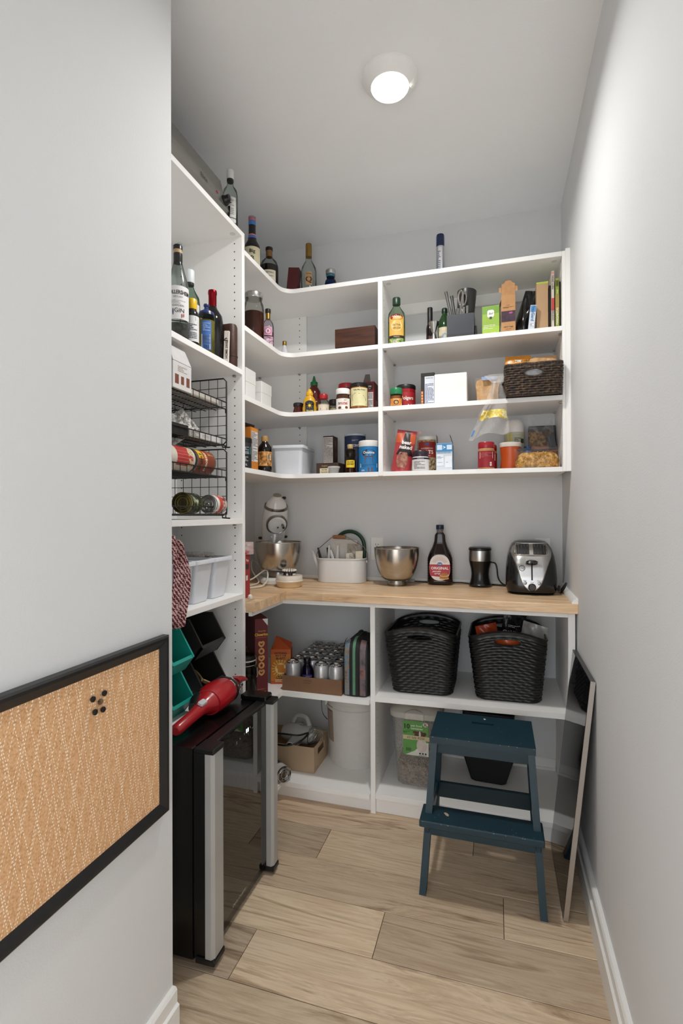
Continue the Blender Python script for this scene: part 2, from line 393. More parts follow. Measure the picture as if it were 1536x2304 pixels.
pinholes(tw, [(x-TB[0], 1.8015-TB[1], z) for z in ok for x in (-.9915, -1.236)], 'y-')
for z in TZ[1:4]:
    for x in (-.9915, -1.236): pin(tw, x-TB[0], 1.8015-TB[1], z-.024, 'y')
for q in ((-.985, 1.775), (-1.225, 1.775)): obj('cam_cover', xf(cyl(.011, -.0012, 0, 20), (q[0]-TB[0], q[1]-TB[1], 2.348)), M('#d8d7d4', .4), tw)
# upper L-shaped corner unit
ZS = [2.304, 2.004, 1.726, 1.437]
def lpoly(xl, yn, xf_, yf_, xr, rad):
    """L outline with rounded inner corner: left wall XL, near end yn, left front xf_, back-run front yf_, right end xr"""
    P = [(XL, yn), (xf_, yn)]
    for i in range(9):
        a = PI/2*i/8; P.append((xf_+rad-rad*math.cos(a), yf_-rad+rad*math.sin(a)))
    return P+[(xr, yf_), (xr, YB), (XL, YB)]
CB = (-.9, 2.3, 1.4185)
cu = thing('corner_shelf_unit', 'white L-shaped corner wall shelves with rounded inner corners', 'shelf unit', CB)
for z in ZS: obj('shelf', lp_(prism(lpoly(XL, 1.823, XT, 2.209, -.5037, .062), z-.0195, z, 'z'), CB), SHELF, cu, ang=20)
for i, z in enumerate(ZS[1:]+[0]):
    if z: obj('back_panel', lp_(cbox(XL, -.9496, 2.486, 2.5045, z+.0002, ZS[i]-.0197, .0006), CB), SHELF, cu)
hz = [2.2765-.0322*i for i in range(26)]
pinholes(cu, [(-.9875-CB[0], 2.486-CB[1], z-CB[2]) for z in hz if all(not (t-.022 < z < t+.002) for t in ZS)], 'y-')
for z in ZS[1:3]:
    for x in (-.9875, -1.215): pin(cu, x-CB[0], 2.486-CB[1], z-.0235-CB[2], 'y')
# upper right unit
RB = (-.11, 2.36, 1.4185)
ru = thing('wall_shelf_unit', 'white wall shelves over the counter beside the right wall', 'shelf unit', RB)
obj('side_panel', lp_(cbox(-.5035, -.4835, 2.209, YB-.0005, 1.4185, 2.3045, .0008), RB), SHELF, ru)
obj('side_panel', lp_(cbox(.2535, .2655, 2.209, YB-.0005, 1.4185, 2.304, .0008), RB), SHELF, ru)
obj('filler_strip', lp_(cbox(.2657, .2838, 2.206, 2.226, 1.4185, 2.312, .0008), RB), SHELF, ru)
for z in ZS: obj('shelf', lp_(cbox(-.4833, .2533, 2.2092, YB-.0005, z-.0195, z, .0008), RB), SHELF, ru)
obj('hanging_rail', lp_(cbox(-.4833, .2533, 2.487, YB-.0005, 2.231, 2.2843, .001), RB), SHELF, ru)
pinholes(ru, [(-.4835-RB[0], y-RB[1], z-RB[2]) for z in hz if all(not (t-.022 < z < t+.002) for t in ZS) for y in (2.245, 2.465)], 'x+', .0022)
pinholes(ru, [(.2535-RB[0], y-RB[1], z-RB[2]) for z in hz if all(not (t-.022 < z < t+.002) for t in ZS) for y in (2.245, 2.465)], 'x-', .0022)
for z in ZS[1:3]:
    for y in (2.245, 2.465):
        pin(ru, -.4835-RB[0], y-RB[1], z-.0235-RB[2], 'x', 1); pin(ru, .2535-RB[0], y-RB[1], z-.0235-RB[2], 'x', -1)
for q in ((-.462, 2.245), (.228, 2.245)): obj('cam_cover', xf(cyl(.011, -.0012, 0, 20), (q[0]-RB[0], q[1]-RB[1], 2.2845-RB[2])), M('#d8d7d4', .4), ru)
# base units
BB = (-.12, 2.29, 0)
bu = thing('base_shelf_unit', 'white open base shelves under the counter holding two black baskets', 'shelf unit', BB)
obj('side_panel', lp_(cbox(-.509, -.4885, 2.0686, YB-.0005, 0, .8785, .0008), BB), SHELF, bu)
obj('side_panel', lp_(cbox(.2528, .2775, 2.0686, YB-.0005, 0, .8785, .0008), BB), SHELF, bu)
obj('top_panel', lp_(cbox(-.4883, .2526, 2.0688, YB-.0005, .859, .8785, .0008), BB), SHELF, bu)
obj('shelf', lp_(hull([(x, y, z) for y in (2.0692, YB-.0005) for x, z in ((-.4883, .4665), (-.4883, .4875), (.2526, .4765), (.2526, .4975))]), BB), SHELF, bu)
obj('shelf', lp_(cbox(-.4883, .2526, 2.0692, YB-.018, .0615, .0825, .0008), BB), SHELF, bu)
obj('toe_kick', lp_(cbox(-.4883, .2526, 2.085, 2.101, 0, .0612, .0005), BB), SHELF, bu)
pinholes(bu, [(-.4885-BB[0], y-BB[1], z-BB[2]) for z in [.13+.0322*i for i in range(22)] if not (.46 < z < .50) for y in (2.105, 2.465)], 'x+', .0022)
CBB = (-.9, 2.2, 0)
cbu = thing('corner_base_unit', 'white L-shaped open base shelves in the corner under the counter', 'shelf unit', CBB)
def lsharp(xf_, yn, yf_): return [(XL, yn), (xf_, yn), (xf_, yf_), (-.5092, yf_), (-.5092, YB-.0005), (XL, YB-.0005)]
obj('top_panel', lp_(prism([(XL, 1.823), (-.915, 1.823), (-.912, 1.76), (-.898, 1.76), (-.898, 2.055), (-.5092, 2.0688), (-.5092, YB-.0005), (XL, YB-.0005)], .859, .8785, 'z'), CBB), SHELF, cbu, smooth=False)
obj('shelf', lp_(prism(lsharp(-.9, 1.823, 2.046), .4575, .478, 'z'), CBB), SHELF, cbu, smooth=False)
obj('shelf', lp_(prism(lsharp(-.9, 1.823, 2.046), .066, .0865, 'z'), CBB), SHELF, cbu, smooth=False)
obj('toe_kick', lp_(cbox(-.936, -.5092, 2.088, 2.104, 0, .0657, .0005), CBB), SHELF, cbu)
obj('toe_kick', lp_(cbox(-.954, -.9362, 1.823, 2.104, 0, .0657, .0005), CBB), SHELF, cbu)
# ---- butcher-block counter: two boards
WT = WOOD('butcher_block', [(.25, lin('#a67f57')), (.42, lin('#c39a6e')), (.55, lin('#d0aa7e')), (.75, lin('#dcbb91'))], sc=(2.2, 20, 40), rough=.38, bump=.05)
def butcher(name, horizontal=True, end=False):
    m = WOOD('_tmp_'+name, [(.22, lin('#b8936f')), (.40, lin('#dab68e')), (.55, lin('#e9caa4')), (.78, lin('#f1dabb'))], sc=(2.5, 18, 18) if not end else (60, 60, 60), rough=.36, bump=.05, wave=.8)
    nt = m.node_tree; b = nt.nodes['Principled BSDF']
    tc = node(nt, 'ShaderNodeTexCoord'); sp = node(nt, 'ShaderNodeSeparateXYZ'); nt.links.new(tc.outputs['Object'], sp.inputs[0])
    # staves: 38 mm wide with random lengths, tint per stave
    f1 = node(nt, 'ShaderNodeMath', operation='MULTIPLY'); f1.inputs[1].default_value = 1/.038; nt.links.new(sp.outputs['Y'], f1.inputs[0])
    fl = node(nt, 'ShaderNodeMath', operation='FLOOR'); nt.links.new(f1.outputs[0], fl.inputs[0])
    wn = node(nt, 'ShaderNodeTexWhiteNoise', noise_dimensions='1D'); nt.links.new(fl.outputs[0], wn.inputs['W'])
    ax = node(nt, 'ShaderNodeMath', operation='ADD'); nt.links.new(sp.outputs['X'], ax.inputs[0]); nt.links.new(wn.outputs['Value'], ax.inputs[1])
    f2 = node(nt, 'ShaderNodeMath', operation='MULTIPLY'); f2.inputs[1].default_value = 1/.34; nt.links.new(ax.outputs[0], f2.inputs[0])
    fl2 = node(nt, 'ShaderNodeMath', operation='FLOOR'); nt.links.new(f2.outputs[0], fl2.inputs[0])
    cm = node(nt, 'ShaderNodeCombineXYZ'); nt.links.new(fl.outputs[0], cm.inputs[0]); nt.links.new(fl2.outputs[0], cm.inputs[1])
    w2 = node(nt, 'ShaderNodeTexWhiteNoise', noise_dimensions='3D'); nt.links.new(cm.outputs[0], w2.inputs['Vector'])
    rm = ramp(nt, [(0, (.78, .74, .70, 1)), (.5, (1, 1, 1, 1)), (1, (1.0, .93, .84, 1))]); nt.links.new(w2.outputs['Value'], rm.inputs[0])
    old = b.inputs['Base Color'].links[0].from_socket
    mx = node(nt, 'ShaderNodeMix', data_type='RGBA', blend_type='MULTIPLY'); mx.inputs[0].default_value = .9
    nt.links.new(old, mx.inputs[6]); nt.links.new(rm.outputs[0], mx.inputs[7]); nt.links.new(mx.outputs[2], b.inputs['Base Color'])
    return m
CT = (-.5, 2.2, .8795)
ct = thing('countertop', 'oiled butcher block counter running round the corner', 'countertop', CT)
obj('worktop_board', lp_(cbox(-.8763, XR-.0005, 2.0359, YB-.0005, .8797, .914, .0015), CT), butcher('a'), ct, smooth=False)
obj('worktop_board', lp_(prism([(XL, 1.8232), (-.9135, 1.8232), (-.9125, 1.738), (-.8766, 1.738), (-.8766, YB-.0005), (XL, YB-.0005)], .8797, .914, 'z'), CT), butcher('b', end=False), ct, smooth=False)
# ---- outlets
def outlet(x, z, label):
    t = thing('wall_outlet', label, 'outlet', (x, YB, z))
    obj('cover_plate', cbox(-.034, .034, -.006, 0, -.057, .057, .003), M('#e8e7e4', .35, var=.01), t)
    for s in (1, -1):
        f = obj('socket', loft([[(a, -.0062, b+s*.0195) for a, b, _ in rr(.033, .028, .009)], [(a, -.0085, b+s*.0195) for a, b, _ in rr(.032, .027, .009)]]), M('#efeeea', .35, var=.01), t)
        obj('socket_slots', xf(join(onf(rects((.0028, .0085, -.0065, .003), (.0028, .007, .0065, .003))), onf(ell(.005, .005, 0, -.007, 10))), (0, -.0089, s*.0195)), HOLE, f, smooth=False)
    return t
outlet(-.5776, 1.0742, 'white wall outlet behind the plain steel bowl')
outlet(.2003, 1.079, 'white wall outlet mostly hidden behind the toaster')
# ---- cork board
KX = XW; ky0, ky1, kz0, kz1 = .40, 1.0185, .5605, .9695
kb = thing('cork_board', 'dotted cork pin board in a black wooden frame on the left wall', 'pin board', (KX, .71, .5605))
KB = (KX, .71, .5605)
def corkmat():
    m, nt, b = newmat('dotted_cork'); b.inputs['Roughness'].default_value = .9; b.inputs['Specular IOR Level'].default_value = .2
    tc = node(nt, 'ShaderNodeTexCoord'); sp = node(nt, 'ShaderNodeSeparateXYZ'); nt.links.new(tc.outputs['Object'], sp.inputs[0])
    nz = node(nt, 'ShaderNodeTexNoise'); nz.inputs['Scale'].default_value = 260; nz.inputs['Detail'].default_value = 4; nt.links.new(tc.outputs['Object'], nz.inputs['Vector'])
    cr = ramp(nt, [(.30, lin('#bf9267')), (.45, lin('#d6a678')), (.62, lin('#e0b388')), (.8, lin('#ecc69e'))]); nt.links.new(nz.outputs['Fac'], cr.inputs[0])
    def ma(op, a, bb=None, c=None):
        n = node(nt, 'ShaderNodeMath', operation=op)
        for i, v in enumerate((a, bb, c)):
            if v is None: continue
            if isinstance(v, (int, float)): n.inputs[i].default_value = v
            else: nt.links.new(v, n.inputs[i])
        return n.outputs[0]
    Y, Z = sp.outputs['Y'], sp.outputs['Z']
    tot = None
    dash = ma('LESS_THAN', ma('FRACT', ma('MULTIPLY', Z, 1/.0064)), .5)
    for k, w, ph in ((.24, .0270, .0), (-.24, .0270, .006), (.17, .0390, .013), (-.30, .0360, .021)):
        u = ma('ADD', Y, ma('MULTIPLY', Z, k))
        line = ma('LESS_THAN', ma('FRACT', ma('MULTIPLY', ma('ADD', u, ph), 1/w)), .0014/w)
        tot = line if tot is None else ma('MAXIMUM', tot, line)
    f = ma('MULTIPLY', tot, dash); f = ma('MULTIPLY', f, .9)
    mx = node(nt, 'ShaderNodeMix', data_type='RGBA'); nt.links.new(f, mx.inputs[0]); nt.links.new(cr.outputs[0], mx.inputs[6]); mx.inputs[7].default_value = lin('#fff4e0')
    nt.links.new(mx.outputs[2], b.inputs['Base Color'])
    return m
obj('cork_sheet', lp_(box(KX+.0005, KX+.009, ky0+.02, ky1-.02, kz0+.02, kz1-.02), KB), corkmat(), kb, smooth=False)
FR = M('#1c1b1a', .38, var=.15, scale=90, bump=.05)
pr_ = [(0, 0), (.016, 0), (.019, .004), (.019, .010), (.010, .027), (0, .027)]
def rail(c0, c1, d):
    """mitred rail from corner c0 to c1 in the wall plane (y,z), d=(inward dy,dz) for each end"""
    R = []
    for (y, z), (iy, iz) in ((c0, d[0]), (c1, d[1])): R.append([(KX+a, y+iy*b, z+iz*b) for a, b in pr_])
    return loft(R)
cs = [(ky0, kz0), (ky1, kz0), (ky1, kz1), (ky0, kz1)]; ins = [(1, 1), (-1, 1), (-1, -1), (1, -1)]
for i in range(4): obj('frame_rail', lp_(rail(cs[i], cs[(i+1) % 4], (ins[i], ins[(i+1) % 4])), KB), FR, kb, smooth=False)
for k, (y, z, col) in enumerate(((.7855, .900, 0), (.815, .9015, 0), (.8046, .8885, 1), (.791, .8735, 0), (.8115, .871, 0))):
    g = xf(lathe([(0, 0), (.0006, 0), (.0006, .004), (.0045, .004), (.0058, .006), (.0055, .0085), (.003, .0098), (0, .0102)], 16), (0, 0, 0), (0, PI/2, 0))
    nm = ['black round push pin topmost left on the cork board', 'black round push pin topmost right on the cork board', 'clear push pin in the middle of the four black pins', 'black round push pin lower left on the cork board', 'black round push pin lower right on the cork board'][k]
    tag(obj('push_pin', g, M('#131313', .3) if not col else GLASS('#dddddd', .9, .8), None, (KX+.0088, y, z)), nm, 'push pin', 'pins on the cork board')
# ================================================================== GENERIC PACKAGES
WHITE, BLACK = '#e9e7e2', '#161514'
def pr(g, hexc, parent, name='print', rough=.5, label=None):
    return obj(name, g, M(hexc, rough, var=.03), parent, smooth=False, label=label)
def carton(name, label, cat, x, y, z, w, d, h, hexc, rz=0., art=(), group=None, rough=.55, tilt=0., b=.0012, lean=0., mat=None):
    """box of size w,d,h standing on z, centre x,y; art = [(face, flat shape, colour, partname)]; face f -Y, r +X, l -X, t top"""
    t = thing(name, label, cat, (x, y, z), rz, group, rot=(lean, tilt, rz))
    obj('carton', cb(0, 0, 0, w, d, h, b), mat or M(hexc, rough, var=.04, scale=20), t, smooth=False)
    paint(t, w, d, h, art)
    return t
def paint(t, w, d, h, art):
    lv = {}
    for a in art:
        fc, g, col = a[:3]; nm = a[3] if len(a) > 3 else 'print'
        k = lv.get(fc, 0)+1; lv[fc] = k; e = .00025*k
        if fc == 'f': g = onf(g, 0, -d/2-e, 0)
        elif fc == 'r': g = onx(g, w/2+e, 0, 0)
        elif fc == 'l': g = [(-w/2-e, -p[0], p[1]) for p in g[0]], g[1]
        elif fc == 't': g = [(p[0], p[1], h+e) for p in g[0]], g[1]
        pr(g, col, t, nm)
def sh(g, dx=0., dy=0.): return [(a+dx, b+dy, c) for a, b, c in g[0]], g[1]
def tx(s, size, x=0., z=0., bold=.0, shear=0., sx=1., rot=0., ls=1.):
    g = text(s, size, bold, shear, sx, ls=ls)
    if rot: g = [(a*math.cos(rot)-b*math.sin(rot), a*math.sin(rot)+b*math.cos(rot), c) for a, b, c in g[0]], g[1]
    return sh(g, x, z)
def prof_r(prof, z):
    for (r0, z0), (r1, z1) in zip(prof, prof[1:]):
        if z0 <= z <= z1 and z1 > z0: return r0+(r1-r0)*(z-z0)/(z1-z0)
    return prof[-1][0]
def bottle(name, label, cat, x, y, z, prof, body, cap=None, liq=None, labs=(), rz=None, group=None, n=28, flat=1., cat2=None, extra=None):
    """round container. prof [(r,z)]; body material; cap (prof, mat[, partname]); liq (level, mat); labs [(z0,z1,half,colour,[(text,size,z,colour,bold,sx)])]"""
    t = thing(name, label, cat, (x, y, z), face(x, y) if rz is None else rz, group)
    sc = (1, flat, 1)
    obj('body', xf(lathe([(0, prof[0][1])]+prof+[(0, prof[-1][1])] if prof[-1][0] > 0 else [(0, prof[0][1])]+prof, n), sc=sc), body, t)
    if liq:
        P = [(max(r-.0018, .001), max(zz, .003)) for r, zz in prof if zz < liq[0]]
        P.append((max(prof_r(prof, liq[0])-.0018, .001), liq[0]))
        obj('liquid', xf(lathe([(0, P[0][1])]+P+[(0, liq[0])], n), sc=sc), liq[1], t)
    caps = cap if isinstance(cap, list) else ([cap] if cap else [])
    for c in caps: obj(c[2] if len(c) > 2 else 'cap', xf(lathe([(0, c[0][0][1])]+c[0]+[(0, c[0][-1][1])], 24), sc=sc), c[1], t)
    for L in labs:
        z0, z1, half, col = L[:4]; zm = (z0+z1)/2
        r0, r1 = prof_r(prof, z0)+.0006, prof_r(prof, z1)+.0006
        ns = 4 if abs(r0-r1) > .001 else 1
        def rad(zz): return prof_r(prof, min(max(zz, z0), z1))+.0007
        g = surf(lambda u, v: (rad(z0+(z1-z0)*v)*math.sin((2*u-1)*half), -rad(z0+(z1-z0)*v)*math.cos((2*u-1)*half), z0+(z1-z0)*v), 18, 6)
        obj('label', xf(g, sc=sc), col if not isinstance(col, str) else M(col, .55, var=.04, scale=60), t)
        for q in (L[4] if len(L) > 4 else ()):
            if callable(q[0]) or isinstance(q[0], tuple): fg, zc, cc = q[0], q[1], q[2]; th = q[3] if len(q) > 3 else 0
            else:
                s_, size, zc, cc = q[:4]; fg = text(s_, size, q[4] if len(q) > 4 else 0, 0, q[5] if len(q) > 5 else 1); th = q[6] if len(q) > 6 else 0
            k = .0006*(1+0.5)
            pts = [((rad(zc+b)+k)*math.sin(th+a/rad(zc)), -(rad(zc+b)+k)*math.cos(th+a/rad(zc)), zc+b) for a, b, c in fg[0]]
            obj('lettering' if not isinstance(q[0], tuple) else 'print', xf((pts, fg[1]), sc=sc), M(cc, .5, var=.02), t, smooth=False)
    if extra: extra(t)
    return t
def pouch(w, h, d, top=.0, nu=14, nv=16, seed=0, amp=.004, lean=0., taper=.0, foot=.6):
    """pillow-shaped bag standing upright, width w (x), depth d, height h; closed front/back surface"""
    rd = random.Random(seed); ph = [rd.uniform(0, 6.28) for _ in range(6)]
    def pt(u, v, s):
        e = 1-abs(2*u-1)**3.0; f = (1-v)**.6 if v > .0 else 1
        f = min(1, (foot+(1-foot)*min(1, v*6)))*max(0, 1-v**2.2)
        x = (u-.5)*w*(1-taper*v)
        bul = d/2*e*f+.0005
        bul += amp*math.sin(9*u+ph[0]+5*v)*math.sin(11*v+ph[1]+4*u)*e*(1 if v < .95 else .3)
        return (x, s*bul+lean*v*h, v*h)
    A = surf(lambda u, v: pt(u, v, -1), nu, nv); B = surf(lambda u, v: pt(1-u, v, 1), nu, nv)
    return join(A, B), (lambda u, v: pt(u, v, -1))
def ondraped(fg, fn, w, h, cx=.5, cz=.5, off=.0012):
    V = []
    for a, b, c in fg[0]:
        u = min(.98, max(.02, cx+a/w)); v = min(.98, max(.02, cz+b/h)); p = fn(u, v); V.append((p[0], p[1]-off, p[2]))
    return V, fg[1]
CLEAR = GLASS(); AMBER = M('#3a1408', .12, var=.1); GOLD = METAL('#a98646', .35); SILV = METAL('#c9c8c6', .25)
# ================================================================== TOP SHELF (corner)
Z1, Z2, Z3, Z4 = 2.3042, 2.0042, 1.7262, 1.4372
bottle('liqueur_bottle', 'tall black bottle with pink and blue neck bands on the top corner shelf', 'bottle', -1.04, 2.05, Z1,
       [(.034, 0), (.0365, .004), (.0365, .120), (.034, .140), (.020, .165), (.0165, .185), (.0155, .250), (.0160, .262), (.0160, .271)], M('#17130f', .12, var=.1),
       labs=[(.03, .125, 1.2, '#d9cfae', [('Big', .022, .103, '#2b2318', .02), ('B', .030, .070, '#2b2318', .02)]),
             (.232, .2505, 3.1, '#3f7fc4'), (.251, .262, 3.1, '#c06a78'), (.2625, .2705, 3.1, '#8d8492'), (.172, .183, 3.1, '#4b76c9'), (.184, .1905, 3.1, '#d08a8d')])
bottle('whiskey_bottle', 'cork-stoppered whiskey bottle with cream label on the top corner shelf', 'bottle', -1.018, 2.18, Z1,
       [(.040, 0), (.0425, .005), (.0425, .105), (.037, .126), (.021, .143), (.0155, .150), (.0155, .178)], GLASS('#e8ece8'),
       cap=[([(.0152, .151), (.0152, .180)], M('#b07a48', .6, var=.2), 'paper_seal'), ([(.0165, .180), (.017, .183), (.017, .1945), (.0155, .196)], M('#1c1512', .35), 'stopper')], liq=(.106, M('#22100a', .15)),
       labs=[(.012, .075, .75, '#d8cfb8', [('HARTFIELD', .0085, .062, '#3a3128', .01), (lines(.04, .03, 4), .035, '#7b7060')])])
carton('maroon_box', 'slim dark maroon box leaning on the top corner shelf', 'box', -.985, 2.375, Z1+.004, .055, .05, .174, '#5c1d22', .12, tilt=.10)
bottle('rum_bottle', 'clear bottle with gold cap and amber rum on the top shelf', 'bottle', -.903, 2.40, Z1,
       [(.036, 0), (.039, .006), (.039, .160), (.036, .185), (.024, .208), (.0155, .222), (.0150, .245)], GLASS('#eef2ee'),
       cap=([(.0158, .240), (.0158, .300), (.0150, .306)], GOLD), liq=(.062, M('#8a3d1c', .15, var=.2)),
       labs=[(.085, .150, .42, '#c9a271', [('Q', .040, .112, '#5b2318', .03), ('DON', .011, .140, '#5b2318', .01)]), (.028, .050, .35, '#8a3d1c', [('151', .018, .041, '#e6dccb', .02), (rect(.034, .0015), .030, '#e6dccb')])])
bottle('blue_decanter', 'squat blue glass bottle with silver cap on the top shelf', 'bottle', -.777, 2.37, Z1,
       [(.031, 0), (.032, .005), (.032, .062), (.026, .090), (.0195, .098), (.0195, .112)], GLASS('#2a86b8', .8, .9), liq=(.075, M('#17659b', .2, var=.2)),
       cap=[([(.021, .108), (.0225, .113), (.0225, .118)], M('#2e6f80', .3), 'collar'), ([(.0185, .118), (.024, .122), (.025, .140), (.022, .144)], SILV)])
bottle('spray_can', 'white aerosol can with dark blue cap alone on the top right shelf', 'spray can', -.245, 2.37, Z1,
       [(.0178, 0), (.0188, .003), (.0188, .170), (.0175, .176)], METAL('#c9cbd0', .3),
       cap=([(.0172, .172), (.0186, .177), (.0186, .222), (.017, .229)], M('#17264e', .25)), labs=[(.012, .168, .5, '#dcdde0', [(lines(.012, .12, 14), .09, '#54607c', -.25)])])
# ================================================================== CORNER, SECOND SHELF
bottle('mason_jar', 'large glass jar of dark amber liquor with metal screw lid', 'jar', -1.008, 2.00, Z2,
       [(.041, 0), (.0445, .006), (.0445, .135), (.041, .158), (.036, .166), (.036, .186)], GLASS('#e6e6e2'),
       cap=([(.0385, .180), (.0395, .183), (.0395, .201), (.037, .2045)], SILV, 'lid'), liq=(.118, M('#4a1a0c', .1, var=.35, scale=12)))
bottle('gin_liqueur_bottle', 'slim bottle with pink round label and gold neck beside the amber jar', 'bottle', -1.011, 2.15, Z2,
       [(.025, 0), (.027, .004), (.027, .110), (.024, .128), (.012, .146), (.0105, .150), (.0105, .172)], GLASS('#efeaf0'),
       cap=[([(.0108, .148), (.0112, .175)], GOLD, 'neck_foil'), ([(.0125, .175), (.013, .178), (.013, .193), (.0115, .195)], M('#241a16', .4))], liq=(.085, M('#5d3b4b', .2, var=.3)),
       labs=[(.006, .062, 1.0, SPECK('pink_floral', [(.3, '#6b4256'), (.5, '#c79cb0'), (.7, '#e9d8df')], 90), [(rect(.03, .014), .030, '#e8dde2'), (lines(.026, .008, 2), .030, '#5d3b4b')]), (.066, .106, .75, '#d9a8bd', [(ell(.030, .030), .086, '#c04f86'), (ell(.024, .024), .0862, '#efd6e2'), (ell(.005, .010), .0864, '#8e2342')])])
bottle('miniature_bottle', 'tiny white bottle with gold cap on the second corner shelf', 'bottle', -1.019, 2.36, Z2,
       [(.0155, 0), (.0165, .003), (.0165, .060), (.0125, .072), (.0085, .086), (.0085, .096)], M('#e4e3e8', .25), cap=([(.0100, .094), (.0105, .096), (.0105, .113), (.0095, .115)], GOLD))
wb = thing('wooden_box', 'closed dark brown wooden box on the second corner shelf', 'box', (-.6385, 2.385, Z2))
WBX = WOOD('walnut_box', [(.3, lin('#2c1710')), (.5, lin('#4a291b')), (.75, lin('#623a26'))], sc=(5, 40, 60), rough=.4)
obj('box_base', cb(0, 0, 0, .197, .15, .036, .002), WBX, wb, smooth=False); obj('lid', cb(0, 0, .0368, .197, .15, .090, .002), WBX, wb, smooth=False)
tag(obj('black_clip', join(cb(0, 0, 0, .022, .012, .005, .001), xf(tube([(-.012, 0, .004), (.012, .003, .006)], .0015, 6))), M('#1b1a19', .5), None, (-.752, 2.33, Z2)), 'tiny black clip lying beside the wooden box', 'clip')
# ================================================================== CORNER, THIRD SHELF
WC = M('#e8e7e4', .6, var=.015)
for k, (yc, dd, hh, w, lb) in enumerate(((2.025, .088, .160, .15, 'white cardboard box at the tower end of the third corner shelf'), (2.184, .106, .138, .11, 'smaller white cardboard box behind another on the third corner shelf'))):
    t = thing('white_box', lb, 'box', (-1.035-w/2, yc, Z3), 0, 'white boxes on the corner shelf')
    obj('carton', cb(0, 0, 0, w, dd, hh, .002), WC, t, smooth=False)
    obj('lid', cb(0, 0, hh*.62, w+.003, dd+.003, hh*.385, .002), WC, t, smooth=False)
bottle('sauce_jar', 'small dark red sauce jar with black lid', 'jar', -.923, 2.305, Z3, [(.022, 0), (.026, .006), (.026, .022), (.021, .040), (.021, .048)], M('#4d1812', .15, var=.2), cap=([(.024, .046), (.0245, .049), (.0245, .060), (.022, .063)], M('#191716', .4), 'lid'))
mu = bottle('mustard_bottle', 'yellow squeeze mustard bottle with black label', 'bottle', -.857, 2.285, Z3,
       [(.030, 0), (.034, .005), (.0345, .030), (.030, .050), (.0305, .062), (.022, .080), (.014, .090), (.014, .095)], M('#d9a417', .35), flat=.72,
       cap=([(.0165, .092), (.017, .100), (.015, .106), (.008, .118), (.005, .123)], M('#e0ab1c', .35)))
obj('label', onf(join(ell(.044, .030, 0, .048), rect(.042, .046, 0, .026)), 0, -.0262, 0), M('#1d1a1c', .45), mu, smooth=False)
sun = [onf(ell(.012, .012), 0, -.0266, .039)]+[onf(tx('|', .008, .0105*math.sin(a), .0105*math.cos(a), .02, rot=-a), 0, -.0266, .039) for a in [2*PI*i/8 for i in range(8)]]
obj('print', join(*sun), M('#f0c53c', .5), mu, smooth=False); obj('lettering', join(onf(tx('YELLOW', .0085, 0, .014, .02), 0, -.0266), onf(tx('MUSTARD', .005, 0, .0065, .01), 0, -.0266)), M('#f0d27a', .5), mu, smooth=False)
bottle('hot_sauce_bottle', 'dark red chili sauce bottle with green nozzle behind the mustard', 'bottle', -.865, 2.37, Z3,
       [(.031, 0), (.034, .005), (.034, .110), (.032, .130), (.018, .152), (.0145, .160)], M('#5a1a14', .2, var=.1),
       cap=([(.0175, .158), (.018, .162), (.018, .176), (.010, .182), (.0055, .200), (.0035, .207)], M('#0f6b34', .35), 'nozzle'), labs=[(.02, .09, 1.0, '#5a1a14', [(lines(.03, .04, 4), .06, '#d8cfc6')])])
bottle('spice_jar', 'spice jar with red lid and pale granules beside the mustard', 'jar', -.793, 2.305, Z3, [(.0285, 0), (.031, .004), (.031, .048), (.025, .062), (.018, .070), (.018, .076)], GLASS('#eeeeea'),
       cap=([(.0185, .074), (.020, .078), (.020, .094), (.018, .097)], M('#b11f22', .35), 'lid'), liq=(.047, M('#d8c9ae', .8, var=.12, scale=200)), labs=[(.008, .042, .9, '#dccfb8', [(rect(.032, .009), .022, '#7c3a2a'), ('ONION', .006, .022, '#efe6d6', .01)])])
bottle('seasoning_jar', 'small seasoning jar with black lid behind the red-lidded jar', 'jar', -.772, 2.40, Z3, [(.022, 0), (.0245, .004), (.0245, .060), (.021, .068)], GLASS('#eeeeea'), liq=(.05, SPECK('dried_herbs', [(.35, '#3a3a22'), (.55, '#8a7c4a'), (.7, '#c9bd8c')], 180)),
       cap=([(.0235, .066), (.0245, .070), (.0245, .086), (.022, .089)], M('#191817', .4), 'lid'), labs=[(.008, .044, .8, '#b9ad86', [(lines(.025, .02, 3), .028, '#3b3420')])])
bottle('hazelnut_spread_jar', 'white-lidded jar of chocolate hazelnut spread', 'jar', -.6845, 2.268, Z3, [(.032, 0), (.034, .004), (.034, .058), (.030, .070), (.030, .080)], M('#4a2a1c', .15, var=.1), cap=([(.0325, .078), (.0335, .081), (.0335, .101), (.0315, .104)], M('#ecebe8', .35, var=.01), 'lid'),
       labs=[(.006, .056, 1.15, '#e9e4dc', [('nutel', .022, .034, '#b3202a', .015, .8, .1), ('n', .022, .034, '#1d1a19', .02, .8, -.56), (ell(.016, .012, -.016, 0), .013, '#5b3420'), (ell(.014, .012, .016, .002), .012, '#6b3f26'), (lines(.016, .006, 2), .048, '#8d7c6c', .35)])])
bottle('peanut_jar', 'tall jar with bright red lid behind the hazelnut spread', 'jar', -.7025, 2.392, Z3, [(.039, 0), (.042, .005), (.042, .120), (.038, .130), (.038, .138)], GLASS('#ded8d0'), liq=(.118, M('#6b4a3a', .5, var=.3)), cap=([(.0405, .134), (.0415, .138), (.0415, .156), (.039, .159)], M('#b01d26', .3), 'lid'), labs=[(.01, .11, 1.2, '#cfc9c0')])
hl = SPECK('honey_engraving', [(.40, '#1f1c14'), (.47, '#b8ab74'), (.56, '#e3dcae')], 75, detail=5, stretch=(1, 1, 1.8))
